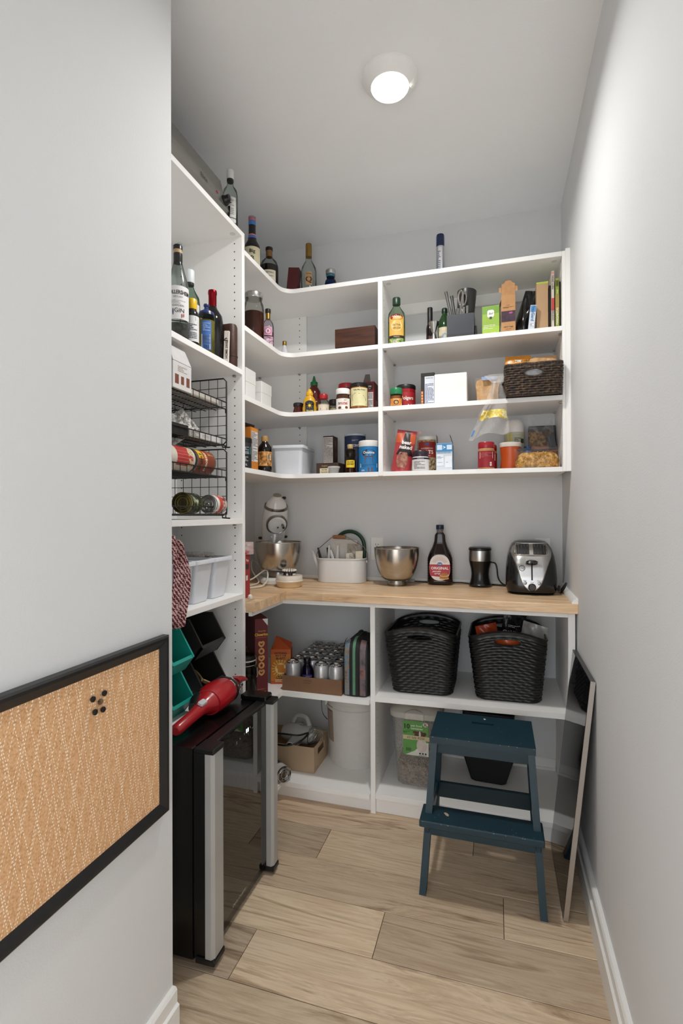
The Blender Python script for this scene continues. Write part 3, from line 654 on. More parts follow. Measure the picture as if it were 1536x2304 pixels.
bottle('honey_jar', 'wide honey jar with black lid and engraved mountain label', 'jar', -.6125, 2.29, Z3, [(.0395, 0), (.0415, .005), (.0415, .105), (.039, .112)], M('#8a4f1d', .15, var=.15), cap=([(.0415, .110), (.0425, .113), (.0425, .125), (.040, .128)], M('#151413', .35), 'lid'),
       labs=[(.020, .104, 1.1, '#ddd6a6', [('Table Mtn Honey', .0088, .094, '#2c2616', .01, .9), (sh(prism([(-.034, -.02), (-.034, .006), (-.02, .016), (.0, .012), (.02, .004), (.034, -.012), (.034, -.02)], 0, 0, 'z')), .064, '#25221a'), (rects((.07, .011)), .036, '#c9bd84'), ('Raw Local Honey', .0085, .027, '#efe8c0', .02, .9), (rects((.072, .013)), .0268, '#2a2416')])])
th = carton('rice_noodle_box', 'red Thai noodle box with opened top flap by the shelf divider', 'box', -.583, 2.3925, Z3, .056, .085, .153, '#7a2326', .0,
       [('f', rects((.038, .030, 0, .128)), '#191516', 'label'), ('f', join(tx('THAI', .0135, 0, .130, .02), tx('KITCHEN', .0055, 0, .119, .01)), '#efe9e2', 'lettering'), ('f', rects((.046, .092, .0, .056)), '#d9d6d2', 'label'), ('f', lines(.042, .086, 15, 0, .056, 4), '#3e3a3c', 'print'),
        ('r', rects((.05, .07, 0, .10)), '#511518'), ('r', lines(.04, .04, 7, 0, .05, 9), '#c9b9a8')])
obj('box_flap', hull([(-.026, -.04, .153), (.010, -.04, .153), (-.018, -.03, .192), (.004, -.03, .192), (-.026, -.039, .153), (.010, -.039, .153)]), M('#6a625c', .7), th, smooth=False)
# ================================================================== CORNER, FOURTH SHELF
ob = carton('taco_box', 'orange and teal dinner box with nutrition panel by the tower', 'box', -1.055, 1.989, Z4, .11, .069, .186, '#c97a25', 0., [
    ('r', rects((.058, .130, 0, .105)), '#dcdad8', 'label'), ('r', lines(.054, .124, 20, 0, .105, 3), '#44434a'), ('r', rects((.06, .012, 0, .176)), '#e1902f'),
    ('f', ([(-.055, 0, 0), (.055, 0, 0), (.055, .12, 0), (-.055, .07, 0)], [(0, 1, 2, 3)]), '#1d5a63'), ('f', ([(-.055, .08, 0), (.055, .125, 0), (.055, .135, 0), (-.055, .092, 0)], [(0, 1, 2, 3)]), '#b8c06a'), ('t', rect(.1, .05), '#4a2a1a')])
obj('box_flap', xf(cbox(-.05, .05, 0, .001, 0, .03, .0003), (0, .0, .186), (.5, .3, .2)), M('#5a4436', .8), ob)
bc = bottle('protein_canister', 'black canister with teal stripe and small white print by the tower edge', 'canister', -1.003, 1.885, Z4, [(.036, 0), (.0375, .003), (.0375, .105), (.036, .108)], M('#17181a', .4), cap=([(.0385, .106), (.039, .108), (.039, .124), (.037, .126)], M('#141415', .45), 'lid'),
       labs=[(.055, .090, .9, '#1d2b2e', [(lines(.03, .03, 8), .073, '#b9c2c4', .35), (rect(.004, .03), .073, '#3f8f96', .95), ('%', .011, .014, '#dcdcdc', .01, 1, .4)]), (.006, .05, .9, '#17181a', [(lines(.022, .02, 4), .038, '#d9d9d9', .35)])])
bottle('dark_syrup_bottle', 'dark syrup bottle with golden label and tan cap', 'bottle', -.996, 2.082, Z4, [(.031, 0), (.033, .004), (.0330, .022), (.0318, .026), (.0318, .092), (.033, .097), (.031, .112), (.016, .132), (.0135, .140)], M('#120d0a', .12),
       cap=([(.0148, .138), (.0155, .141), (.0155, .158), (.0135, .163)], M('#a98450', .6, var=.2)), labs=[(.027, .091, 1.25, SPECK('golden_label', [(.35, '#6a4420'), (.5, '#c48a45'), (.65, '#dca761'), (.8, '#8a5a2c')], 55, detail=4), [(rect(.018, .026), .066, '#d9d2c4', .62), (lines(.016, .022, 5), .066, '#4a4038', .62), (rect(.03, .007), .036, '#e8dcc0', -.25), (rect(.06, .002), .0875, '#e6cf96'), (rect(.06, .002), .031, '#e6cf96')])])
def bin_(name, label, x, y, z, w, d, h, wb_, db_, mat, rz=0, rim=.006, group=None, th=.003, r=.016, cat='bin'):
    t = thing(name, label, cat, (x, y, z), rz, group)
    ring = lambda s, zz, e=0: rr(wb_+(w-wb_)*s+e, db_+(d-db_)*s+e, r, zz)
    obj('body', loft([ring(0, .004, -.008), ring(0, 0, -.006), ring(.02, .003), ring(1, h-.001), ring(1, h-.001, -2*th), ring(.03, .006, -2*th)]), mat, t, smooth=True)
    obj('rim', loft([ring(1, h-.013, 0), ring(1, h-.014, rim*2), ring(1, h-.002, rim*2), ring(1, h, rim*1.6), ring(1, h, -2*th), ring(1, h-.006, -2*th)], cap=False), mat, t, smooth=True)
    return t
PLA = M('#d7dae0', .38, var=.01, spec=.4)
wbn = bin_('plastic_bin', 'white plastic bin holding packets on the lowest corner shelf', -.957, 2.325, Z4, .150, .20, .139, .132, .18, PLA, .08)
tag(obj('marker_pen', xf(tube([(0, 0, 0), (0, 0, .12)], .0045, 8), (0, 0, 0), (.1, .5, 0)), M('#17181a', .4), None, (-1.035, 2.35, Z4+.045)), 'black marker standing in the white corner shelf bin', 'pen')
pw = M('#c9cbd2', .4); pg, _ = pouch(.08, .12, .02, seed=3); tag(obj('white_packet', xf(pg, (0, 0, 0), (0, -.1, 0)), pw, None, (-.985, 2.38, Z4+.028)), 'pale packet standing inside the white corner shelf bin', 'packet')
b2 = carton('cracker_box', 'brown cracker box lying flat under another brown box', 'box', -.765, 2.347, Z4, .113, .13, .055, '#3f2b22', -.05, [('f', rects((.045, .028, -.015, .016)), '#d8cba8', 'label'), ('f', join(tx('WATER', .0085, -.015, .022, .02), tx('CRACKERS', .007, -.015, .011, .02)), '#3c2c1d', 'lettering'), ('f', tx('Original', .009, -.015, .041, .01, .3), '#c9a25c', 'lettering')])
b1 = carton('brown_box', 'tall brown chocolate drink box standing on the cracker box', 'box', -.781, 2.372, Z4+.0553, .052, .07, .136, '#3b261d', -.02, [('f', rects((.048, .124, 0, .068)), '#cfc8c2', 'label'), ('f', lines(.044, .118, 20, 0, .068, 5), '#4e4240'), ('r', rects((.05, .10, 0, .07)), '#4b3126'), ('r', join(ell(.02, .03, -.005, .10), ell(.018, .026, .01, .05)), '#7a5236')], mat=None)
bottle('plastic_cup', 'small clear lidded plastic cup in front of the cracker box', 'cup', -.727, 2.258, Z4, [(.019, 0), (.021, .002), (.0265, .028)], FILM('#dcdad6', .45, .2), cap=([(.0285, .027), (.0295, .029), (.0295, .033), (.027, .0345)], FILM('#eceae6', .6, .2), 'lid'))
be = bottle('honey_bear', 'bear-shaped honey bottle with yellow label and tan cap', 'bottle', -.649, 2.265, Z4, [(.022, 0), (.0255, .004), (.0255, .060), (.021, .070), (.0245, .082), (.0255, .096), (.021, .110), (.011, .116)], GLASS('#c9b78e', .9, .95), liq=(.052, M('#5a3016', .2, var=.25)), cap=([(.0125, .114), (.013, .118), (.013, .130), (.010, .135)], M('#b39a6c', .45)),
       labs=[(.026, .060, .85, '#e0c02a', [('CLOVER', .0075, .051, '#2a2110', .02), ('HONEY', .0095, .041, '#2a2110', .02), (rect(.04, .006), .0295, '#2a2110'), (rect(.038, .004), .058, '#2a2110')])])
for s in (-1, 1): obj('bear_ear', xf(lathe([(0, -.006), (.006, 0), (0, .006)], 12), (s*.018, -.004, .108)), GLASS('#c9b78e', .9, .95), be)
bottle('breadcrumb_can', 'navy cardboard can with white lettering behind the honey bear', 'canister', -.6525, 2.36, Z4, [(.050, 0), (.051, .003), (.051, .183), (.050, .186)], M('#1b2a48', .4), cap=([(.0515, .184), (.052, .186), (.052, .192), (.049, .193)], M('#aeb6c2', .35), 'lid'),
       labs=[(.006, .18, 1.3, '#1b2a4a', [('RACCONTO', .0165, .135, '#e3e2dc', .02, .75, -.1), (lines(.03, .008, 2), .160, '#a9b2c4'), (rects((.06, .03)), .085, '#22406a'), (rects((.07, .028)), .030, '#8a6a45', .3)])])
bottle('malt_drink_canister', 'blue chocolate malt canister with white lid by the divider', 'canister', -.5635, 2.275, Z4, [(.044, 0), (.0465, .004), (.0465, .112), (.044, .120)], M('#1f6fa8', .4), cap=([(.0455, .119), (.0465, .122), (.0465, .143), (.044, .1465)], M('#e8e6e2', .35, var=.01), 'lid'),
       labs=[(.004, .112, 1.5, '#1e74ad', [(ell(.062, .034), .088, '#33201c'), ('Ovaltine', .0165, .090, '#efe9e0', .015, .95), (rect(.022, .0018), .0785, '#d8b478'), (rect(.085, .018), .032, '#e2dfda'), (lines(.07, .011, 3), .032, '#39587a'), (rects((.036, .024)), .055, '#5b3629'), (ell(.044, .012), .068, '#7c4c39'), (rects((.022, .020)), .012, '#6b4030', .15), ('100%', .010, .009, '#e6e2dc', .01, .8, -.6)])])
# ================================================================== RIGHT, SECOND SHELF (oils, knives, boxes)
bottle('olive_oil_bottle', 'green-capped olive oil bottle with red oval label', 'bottle', -.431, 2.268, Z2, [(.036, 0), (.0385, .004), (.0385, .130), (.036, .150), (.022, .170), (.0155, .182), (.0155, .192)], GLASS('#dcebd8', .9, .95), liq=(.10, M('#b5ac52', .2, var=.15)), flat=.85,
       cap=([(.0175, .188), (.018, .191), (.018, .217), (.016, .221)], M('#12351f', .35)), labs=[(.042, .128, .95, '#d5a94e', [(ell(.060, .026), .124, '#9a1f22'), ('VIOLI', .0145, .1245, '#efe6d8', .02), (ell(.05, .05), .085, '#e2c88a'), ('EXTRA', .0125, .088, '#332a1a', .0, .9), ('VIRGIN', .0125, .074, '#332a1a', .0, .9)]), (.030, .0415, 1.0, '#2a1f1c', [('TRADITION', .005, .036, '#d9b48c', .01)]), (.004, .0295, 1.0, SPECK('olive_print', [(.4, '#2f5426'), (.55, '#5d8438'), (.7, '#b9b06a')], 70), [(rect(.04, .008), .020, '#3d6a2c'), (lines(.036, .016, 3), .016, '#e0dcc0')])])
bottle('vinegar_bottle', 'slim dark vinegar bottle with long black neck', 'bottle', -.292, 2.36, Z2, [(.0155, 0), (.0175, .003), (.0175, .098), (.015, .112), (.0110, .122), (.0110, .135)], M('#1a0c0b', .12), cap=([(.0118, .118), (.0122, .122), (.0122, .192), (.011, .195)], M('#141313', .4)), labs=[(.008, .06, .9, '#2b1112', [(ell(.012, .016), .042, '#8a2a2c'), (lines(.02, .02, 3), .02, '#9a4a4a')])])
bottle('jigger', 'steel double-ended jigger before the dark vinegar bottle', 'jigger', -.262, 2.252, Z2, [(.0155, 0), (.0165, .001), (.0075, .035), (.0075, .040), (.0225, .082), (.0225, .086), (.020, .084), (.008, .045)], METAL('#b4b2ae', .2))
bottle('green_oil_bottle', 'dark green glass oil bottle with cream label beside the knife block', 'bottle', -.2245, 2.345, Z2, [(.028, 0), (.030, .004), (.030, .095), (.027, .118), (.013, .148), (.0115, .152), (.0115, .160)], M('#1d3d1a', .12, var=.1), cap=([(.0125, .156), (.013, .159), (.013, .175), (.011, .178)], M('#0f2a18', .35)),
       labs=[(.012, .085, 1.0, '#d0c6a8', [(rect(.05, .012), .074, '#a8322c'), ('TERESA', .008, .074, '#efe4cc', .015), (ell(.026, .022), .045, '#8ea2b8'), (rect(.05, .010), .02, '#5a6a3a')])])
kb2 = thing('knife_block', 'brushed dark steel knife block with knives and scissors', 'knife block', (-.147, 2.285, Z2))
GUN = METAL('#55565a', .35, (60, 1, 1))
obj('block', hull([(x, y, z) for x in (-.057, .057) for y, z in ((-.052, 0), (-.060, .100), (.06, .115), (.07, 0))]), GUN, kb2, smooth=False)
obj('knife_sleeve', xf(lathe([(.036, 0), (.042, .130), (.042, .134), (.038, .134), (.034, .01)], 24), (.016, .030, .098), (-.08, .05, 0)), M('#2a2a2b', .35), kb2)
for i, (x, a, L, cc) in enumerate(((-.040, -.20, .125, '#4a4845'), (-.026, -.14, .105, '#3d3b39'))):
    kn = obj('knife_handle', xf(loft([rr(.011, .018, .005, 0), rr(.012, .021, .005, L*.4), rr(.012, .019, .005, L*.8), rr(.014, .024, .006, L)]), (x, -.02+.01*i, .10), (-.12, a, 0)), M(cc, .45), kb2)
sc_ = obj('scissors', join(*[tube(spline([(s*.006, 0, .045), (s*.016, 0, .065), (s*.018, 0, .09), (s*.010, 0, .112), (s*.002, 0, .105), (s*.003, 0, .075)], 5, True), .0042, 8, True) for s in (-1, 1)], cb(-.004, 0, 0, .010, .004, .06, .001), cb(.004, .003, 0, .010, .004, .06, .001)), METAL('#c4c3c0', .15), kb2, (.002, -.035, .103), (-.1, .12, .5))
for i, x in enumerate((-.012, .012, .026)): obj('knife_handle', loft([rr(.011, .018, .004, .10, cx=x, cy=-.02), rr(.013, .020, .005, .135+.004*i, cx=x+.001, cy=-.024)]), METAL('#9a9895', .25), kb2)
obj('magnet_pad', cb(.0, -.0625, .0005, .114, .004, .012, .001), M('#1b1b1c', .5), kb2, smooth=False)
obj('block_shade_side', cb(.062, .01, .001, .010, .1, .05, .002), M('#1b1b1c', .5), kb2, smooth=False)  # dark slab painted in for the shaded side of the block
bx_ = carton('canning_lid_box', 'green gradient box with white jar emblem beside the knife block', 'box', -.021, 2.30, Z2, .072, .055, .138, '#8fb03a', -.06, [
    ('f', rects((.069, .046, 0, .026)), '#9fc13c'), ('f', rects((.069, .03, 0, .120)), '#6f9a2c'), ('f', loft([rr(.028, .032, .008, 0), rr(.0279, .0319, .008, 0)], cap=True) and sh((rr(.028, .032, .008, 0), [tuple(range(20))]), .0, .104), '#e8ece0', 'label'), ('f', tx('Ball', .0125, 0, .104, .01, .3), '#3a4a22', 'lettering'), ('f', rects((.010, .010, 0, .086)), '#2c3320'), ('f', lines(.05, .02, 4, -.004, .047, 2), '#dfe8c4'), ('f', lines(.05, .012, 3, -.004, .017, 6), '#dfe8c4'), ('t', rect(.07, .05), '#7ea52f')])
obj('box_flap', xf(cbox(-.001, .0, -.024, .024, 0, .042, .0003), (.034, 0, .138), (0, .35, 0)), M('#d4d5cc', .7), bx_)
kr = thing('kraft_soap_box', 'brown kraft box with dark window and rounded flaps', 'box', (.0495, 2.285, Z2), -.02)
KR = M('#b5875a', .75, var=.08, scale=60)
obj('carton', cb(0, 0, 0, .058, .05, .172, .001), KR, kr, smooth=False)
obj('window', onf(rects((.056, .046, 0, .080)), 0, -.0254), M('#4a3a45', .2, var=.3), kr, smooth=False); obj('window_highlight', onf(ell(.016, .008, .010, .094), 0, -.0258), M('#a8508a', .4), kr, smooth=False)  # pink ellipse is a highlight painted onto the dark window
obj('lettering', join(onf(tx('warm hugs', .0088, 0, .036, .01), 0, -.0256), onf(tx('SOAP BAR', .005, 0, .026), 0, -.0256), onf(tx('10', .011, 0, .014, .01), 0, -.0256), onf(lines(.042, .006, 2, 0, .118), 0, -.0256), onf(tx('~~', .012, 0, .128), 0, -.0256)), M('#3b2a1b', .7), kr, smooth=False)
obj('box_flap', xf(join(prism([(-.027, 0), (.027, 0), (.027, .055), (.018, .058)]+[(.016*math.cos(a), .058+.012*math.sin(a)) for a in [PI*i/8 for i in range(9)]]+[(-.018, .058), (-.027, .055)], 0, .0008, 'y'), onf(join(rect(.034, .0022, 0, .030), lines(.032, .004, 1, 0, .040, 3), lines(.026, .006, 2, 0, .020, 4)), 0, -.0004)), (0, -.012, .172), (-.12, 0, 0)), KR, kr, smooth=False)
for s in (-1, 1): obj('box_flap', xf(prism([(0, -.012), (s*.010, -.010), (s*.010, .010), (0, .012)], 0, .0008, 'y'), (s*.028, -.012, .200), (-.12, 0, 0)), KR, kr, smooth=False)
bg, bf = pouch(.085, .205, .06, seed=5, amp=.006, taper=.35)
tag(obj('coffee_bag', xf(bg, (0, 0, 0), (0, .26, -.35)), M('#141415', .18, var=.2), None, (.097, 2.335, Z2)), 'glossy black foil bag leaning beside the brown boxes', 'bag')
carton('tablet_box', 'narrow white and blue medicine box tilted against the tall kraft box', 'box', .1375, 2.255, Z2+.001, .024, .05, .104, '#c9d3de', .0, [('f', rects((.022, .026, 0, .088)), '#5f8fc0'), ('f', tx('NexGard', .0165, 0, .070, .02, rot=-PI/2), '#1f5a9a', 'lettering'), ('f', rects((.016, .018, 0, .022)), '#e6e9ec', 'label'), ('f', lines(.014, .014, 4, 0, .022), '#2b3340')], tilt=.10)
kr2 = carton('tall_kraft_box', 'plain tall kraft box with lime green top edge', 'box', .183, 2.30, Z2, .046, .09, .205, '#b3916c', .0, [('t', rect(.044, .088), '#a3bf3c')])
obj('green_edge', cb(0, -.0452, .198, .046, .0006, .0072, .0002), M('#a9c23e', .6), kr2, smooth=False)
def book(name, label, x, y, z, w, d, h, cover, art, rz=0., tilt=0., page='#e4ddca'):
    t = thing(name, label, 'book', (x, y, z), rot=(0, tilt, rz))
    c = M(cover, .4, var=.05); obj('cover', join(cb(0, -d/2+.001, 0, w, .002, h, .0006), cb(-w/2+.0008, 0, 0, .0016, d, h, .0005), cb(w/2-.0008, 0, 0, .0016, d, h, .0005)), c, t, smooth=False)
    obj('pages', box(-w/2+.0018, w/2-.0018, -d/2+.0025, d/2-.003, .002, h-.003), M(page, .8, var=.1, scale=200), t, smooth=False)
    paint(t, w, d, h, art); return t
book('black_booklet', 'thin black booklet next to the tall kraft box', .2115, 2.315, Z2, .007, .13, .185, '#161413', [])
book('cocktail_magazine', 'tall thin red and white pencil-striped book between dark booklets', .2215, 2.31, Z2, .011, .15, .236, '#cfc4b8', [('f', rects((.011, .05, 0, .10)), '#b8403c'), ('f', rects((.011, .010, 0, .228)), '#c98f82'), ('f', tx('PARTY DRINKS', .0085, 0, .19, .02, rot=PI/2), '#4a4038', 'lettering'), ('f', tx('COCKTAILS', .008, 0, .055, .02, rot=PI/2), '#3a322c', 'lettering')])
book('margarita_book', 'green book with MARGARITAS on its spine', .2383, 2.312, Z2, .0145, .15, .205, '#8f9a3a', [('f', rects((.0145, .075, 0, .10)), '#a08a4a'), ('f', tx('MARGARITAS', .0115, 0, .050, .02, rot=PI/2), '#e6e6cf', 'lettering'), ('f', rects((.010, .026, 0, .184)), '#56602a'), ('f', tx('BRO', .008, 0, .184, .02, rot=PI/2), '#2b301a', 'lettering'), ('f', tx('fresh', .008, 0, .15, .01, rot=PI/2), '#e0e2c4', 'lettering')])
book('dark_booklet', 'thin black booklet against the shelf side panel', .2495, 2.32, Z2, .0055, .14, .195, '#121211', [])
# ================================================================== RIGHT, THIRD SHELF
bottle('green_lid_jar', 'small spice jar with green lid at the divider', 'jar', -.430, 2.248, Z3, [(.0255, 0), (.0275, .004), (.0275, .050), (.025, .058)], GLASS('#e6dcc8'), liq=(.048, M('#b4713a', .6, var=.3, scale=90)), cap=([(.027, .056), (.028, .059), (.028, .081), (.026, .084)], M('#1f7a4d', .35), 'lid'), labs=[(.004, .036, 1.1, '#d4883a', [(rect(.055, .010), .0095, '#e0dcd2'), (ell(.022, .02), .018, '#3a2a1c'), (ell(.014, .012), .018, '#c9a25c'), ('ITALIAN', .0075, .031, '#efe6c8', .02)])])
bottle('coffee_canister', 'red plastic coffee canister with black lid behind the green-lidded jar', 'canister', -.402, 2.345, Z3, [(.041, 0), (.0435, .004), (.0435, .090), (.042, .100)], M('#9a1c22', .25), cap=([(.0435, .097), (.0448, .100), (.0448, .113), (.042, .117)], M('#1c1818', .4), 'lid'), labs=[(.01, .08, 1.2, '#a32027', [('Folgers', .022, .052, '#efe6dc', .02, .9, .15), (rect(.02, .004), .022, '#d8c8b8', .4)])])
carton('cereal_box', 'black snack box with nutrition panel beside the white cube box', 'box', -.2925, 2.335, Z3, .060, .13, .150, '#1c1a1b', 0., [('f', rects((.042, .132, .008, .068)), '#d5d9e2', 'label'), ('f', lines(.038, .095, 16, .008, .055, 2), '#3c4a72'), ('f', tx('Nutrition Facts', .0052, .008, .126, .02), '#24304e', 'lettering'), ('f', rects((.010, .07, -.024, .035)), '#b0553a'), ('f', join(*[ell(.008, .009, -.024, .01+.013*i, 10) for i in range(5)]), '#d9a860'), ('f', rects((.058, .012, 0, .142)), '#131212')])
carton('granola_box', 'yellow-orange box peeking over the white cube box', 'box', -.2035, 2.4525, Z3, .128, .06, .181, '#c4913f', .0, [('f', rects((.12, .012, 0, .172)), '#d9d2bc', 'label'), ('f', lines(.11, .008, 2, 0, .172), '#5a4a30'), ('t', rect(.12, .05), '#caa04e')])
wq = thing('white_cube_box', 'plain white cube box with front flap on the third shelf', 'box', (-.1915, 2.325, Z3))
obj('carton', cb(0, 0, 0, .139, .14, .1355, .002), WC, wq, smooth=False); obj('front_flap', cbox(-.0690, .0690, -.0725, -.0703, .0, .110, .001), WC, wq, smooth=False)
# bread
LOAF = M('#c29a6c', .8, var=.25, scale=45, bump=.2)
bl = thing('bread_loaf', 'sliced sandwich loaf in a clear bag', 'bread', (-.0375, 2.35, Z3))
sl = lambda y: [(x, y, z) for x, z in [(-.044, .004), (.044, .004), (.046, .060), (.050, .078), (.046, .098), (.030, .106), (0, .109), (-.030, .106), (-.046, .098), (-.050, .078), (-.046, .060)]]
for i in range(8):
    y0 = -.066+i*.017; obj('slice', xf(loft([sl(y0), sl(y0+.0155)]), (0, 0, 0), (0, 0, 0), (1-.006*abs(i-3), 1, 1-.01*(i % 2))), LOAF, bl)
fb, ff = pouch(.112, .13, .155, seed=11, amp=.005, foot=.9)
obj('wrapper', xf(fb, (0, -.002, .0006)), FILM('#e2ddd2', .08, .12, .3), bl)
obj('brand_print', xf(rect(.06, .018), (.006, -.079, .105), (PI/2-.5, 0, .1)), M('#8a9cc0', .4), bl, smooth=False)
# hanging empty bag with yellow band
hb = thing('plastic_bag', 'clear plastic bag with yellow checked band hanging over the shelf edge', 'bag', (-.005, 2.215, Z3))
def hang(u, v):
    # v 0 = gathered neck on the shelf, 1 = open lower end
    s = (u-.5); w = .03+.135*v**.8
    x = s*w-.036*v+.012*math.sin(7*u+2*v); zc = .062-.05*min(1, v*4)**.5-.185*max(0, v-.06)
    z = zc + .03*s*v+.008*math.sin(9*u+3*v)*v
    y = -.045-.012*v+.020*math.sin(PI*u)*(-1)*(.4+v)+.007*math.sin(15*u+9*v)
    return (x, y, z)
obj('film', surf(hang, 40, 30), FILM('#eae8e4', .15, .08, .5), hb)
obj('film', surf(lambda u, v: tuple(a+b for a, b in zip(hang(u, v), (.004*math.sin(8*v), .022*math.sin(PI*u)*(.5+v), .004))), 40, 30), FILM('#eae8e4', .10, .08, .5), hb)
obj('printed_band', surf(lambda u, v: tuple(a+b for a, b in zip(hang(.04+.92*u, .40+.20*v+.06*u), (0, -.0018, 0))), 30, 6), SPECK('yellow_check', [(.35, '#c9b14a'), (.55, '#dfc75e'), (.7, '#e9dfae')], 120, kind='VORONOI'), hb)
obj('blue_tab', surf(lambda u, v: tuple(a+b for a, b in zip(hang(.02+.05*u, .80+.12*v), (0, -.002, 0))), 3, 3), M('#2f7fc0', .4), hb)
def neck(u, v): a = 2*PI*u; r = (.012+.02*v)*(1+.2*math.sin(5*a)); return (.010+r*math.cos(a)*1.5, -.030+.05*v+r*.5*math.sin(a), .062+.045*v)
obj('gathered_neck', surf(neck, 24, 5), FILM('#eae8e4', .3, .1, .8), hb)
# seagrass basket with bun bags
def weave_box(w, d, h, r, rows, cols, amp, wb_, db_, arch=None, holes=(), stag=True, topw=None):
    """woven wall as one continuous grid; holes=[(side u-centre, z0,z1,half-width)] side: 'f','b'"""
    P = []; N = cols
    ring = rr(1, 1, .0001, 0, 1)
    # perimeter points by arclength of rounded rect, recomputed per row
    def ringpts(W, D, rad):
        segs = []; a, b = W/2-rad, D/2-rad
        pts = []
        per = 4*(a+b)+2*PI*rad
        for i in range(N):
            s = per*i/N
            L = [(2*a, 's', (-a, -D/2), (1, 0), (0, -1)), (PI/2*rad, 'c', (a, -b), -PI/2), (2*b, 's', (W/2, -b), (0, 1), (1, 0)), (PI/2*rad, 'c', (a, b), 0), (2*a, 's', (a, D/2), (-1, 0), (0, 1)), (PI/2*rad, 'c', (-a, b), PI/2), (2*b, 's', (-W/2, b), (0, -1), (-1, 0)), (PI/2*rad, 'c', (-a, -b), PI)]
            for q in L:
                if s <= q[0]+1e-9:
                    if q[1] == 's': pts.append((q[2][0]+q[3][0]*s, q[2][1]+q[3][1]*s, q[4][0], q[4][1]))
                    else:
                        an = q[3]+s/rad; pts.append((q[2][0]+rad*math.cos(an), q[2][1]+rad*math.sin(an), math.cos(an), math.sin(an)))
                    break
                s -= q[0]
        return pts
    V, F = [], []; NR = rows*4
    for j in range(NR+1):
        v = j/NR; W = wb_+(w-wb_)*v; D = db_+(d-db_)*v
        for i, (x, y, nx, ny) in enumerate(ringpts(W, D, r)):
            zt = h+(arch(x, y, W, D) if arch else 0); z = zt*v
            row = int(j//4); ph = (i//3+row) % 2 if stag else (i//2) % 2
            o = amp*(math.sin(PI*((j % 4)/4)))*(1 if ph else .35)*(1 if v < .93 else .2)
            V.append((x+nx*o, y+ny*o, z))
    for j in range(NR):
        for i in range(N):
            k = (i+1) % N; f = (j*N+i, j*N+k, (j+1)*N+k, (j+1)*N+i)
            c = [sum(V[q][a] for q in f)/4 for a in range(3)]; skip = False
            for sd, z0, z1, hw in holes:
                if ((sd == 'f' and c[1] < -d*.32) or (sd == 'b' and c[1] > d*.32)) and z0 < c[2] < z1:
                    e = (z1-z0)/2; ax = abs(c[0])-(hw-e); zz = c[2]-(z0+z1)/2
                    if ax < 0 or ax*ax+zz*zz < e*e: skip = True
            if not skip: F.append(f)
    return (V, F), N, NR
sb = thing('seagrass_basket', 'dark brown woven seagrass basket sticking out over the shelf edge', 'basket', (.1425, 2.305, Z3+.003), 0)
SG = SPECK('seagrass', [(.30, '#0f0b08'), (.5, '#31241a'), (.68, '#5e4733'), (.85, '#8a6f52')], 130, rough=.55, detail=4, stretch=(1, 1, .5), bump=.5)
wv, _, _ = weave_box(.216, .27, .122, .02, 13, 150, .0052, .206, .26, holes=[('f', .072, .101, .036), ('b', .072, .101, .036)])
obj('woven_wall', wv, SG, sb, solid=.004); obj('basket_floor', cb(0, 0, 0, .20, .255, .004, .001), SG, sb)
obj('woven_rim', tube([(p[0]*1.0, p[1], .122+.0025*math.sin(i*2.4)) for i, p in enumerate(sum([[tuple(Vector(a).lerp(Vector(b), k/6)) for k in range(6)] for a, b in zip(rr(.216, .27, .02), rr(.216, .27, .02)[1:]+rr(.216, .27, .02)[:1])], []))], .0052, 7, True), SG, sb)
obj('woven_rim', tube([(.037*math.cos(a)*(1 if abs(math.cos(a)) < .8 else 1.0), -.136, .0865+.016*math.sin(a)) for a in [2*PI*i/28 for i in range(28)]], .0035, 6, True), SG, sb)
ORB = FILM('#d98d2a', .85, .25, .4)
for k, (x, y, w, h, d, mt, lb, rz) in enumerate(((.088, 2.30, .105, .185, .10, M('#d08a2c', .3, var=.2, scale=14, bump=.3), 'orange bag of bread rolls bulging out of the seagrass basket', .1), (.190, 2.32, .105, .180, .11, M('#c79f74', .4, var=.25, scale=18, bump=.3), 'clear bag of tan buns in the seagrass basket', -.1))):
    g, f = pouch(w, h, d, seed=20+k, amp=.006, foot=.95)
    t = thing('bun_bag', lb, 'bag', (x, y, Z3+.012), rz); obj('bag', xf(g, (0, 0, 0)), mt, t)
    if k == 0: obj('print', ondraped(rect(.055, .014), f, w, h, .62, .86), M('#e9e2d2', .4), t); obj('lettering', ondraped(tx('NATURES OWN', .008, 0, 0, .02), f, w, h, .62, .86, .0018), M('#33302c', .5), t)
    else:
        for q in range(3): obj('bun', xf(lathe([(0, -.022), (.026, -.010), (.030, .004), (.020, .018), (0, .022)], 18), (-.03+.03*q, -.026, .150-.004*q), (.3, .1*q, 0)), LOAF, t)
tag(obj('white_packet', xf(pouch(.075, .10, .03, seed=31)[0], (0, 0, 0), (.05, 0, 0)), M('#c9cccf', .25, var=.1, bump=.3), None, (.143, 2.195, Z3+.010)), 'silvery packet showing through the basket handle hole', 'packet')
carton('dark_red_box', 'small dark red box between the loaf and the seagrass basket', 'box', .0175, 2.45, Z3, .03, .05, .115, '#4a2024', .2, [('f', rects((.024, .03, 0, .09)), '#8a4a44')])
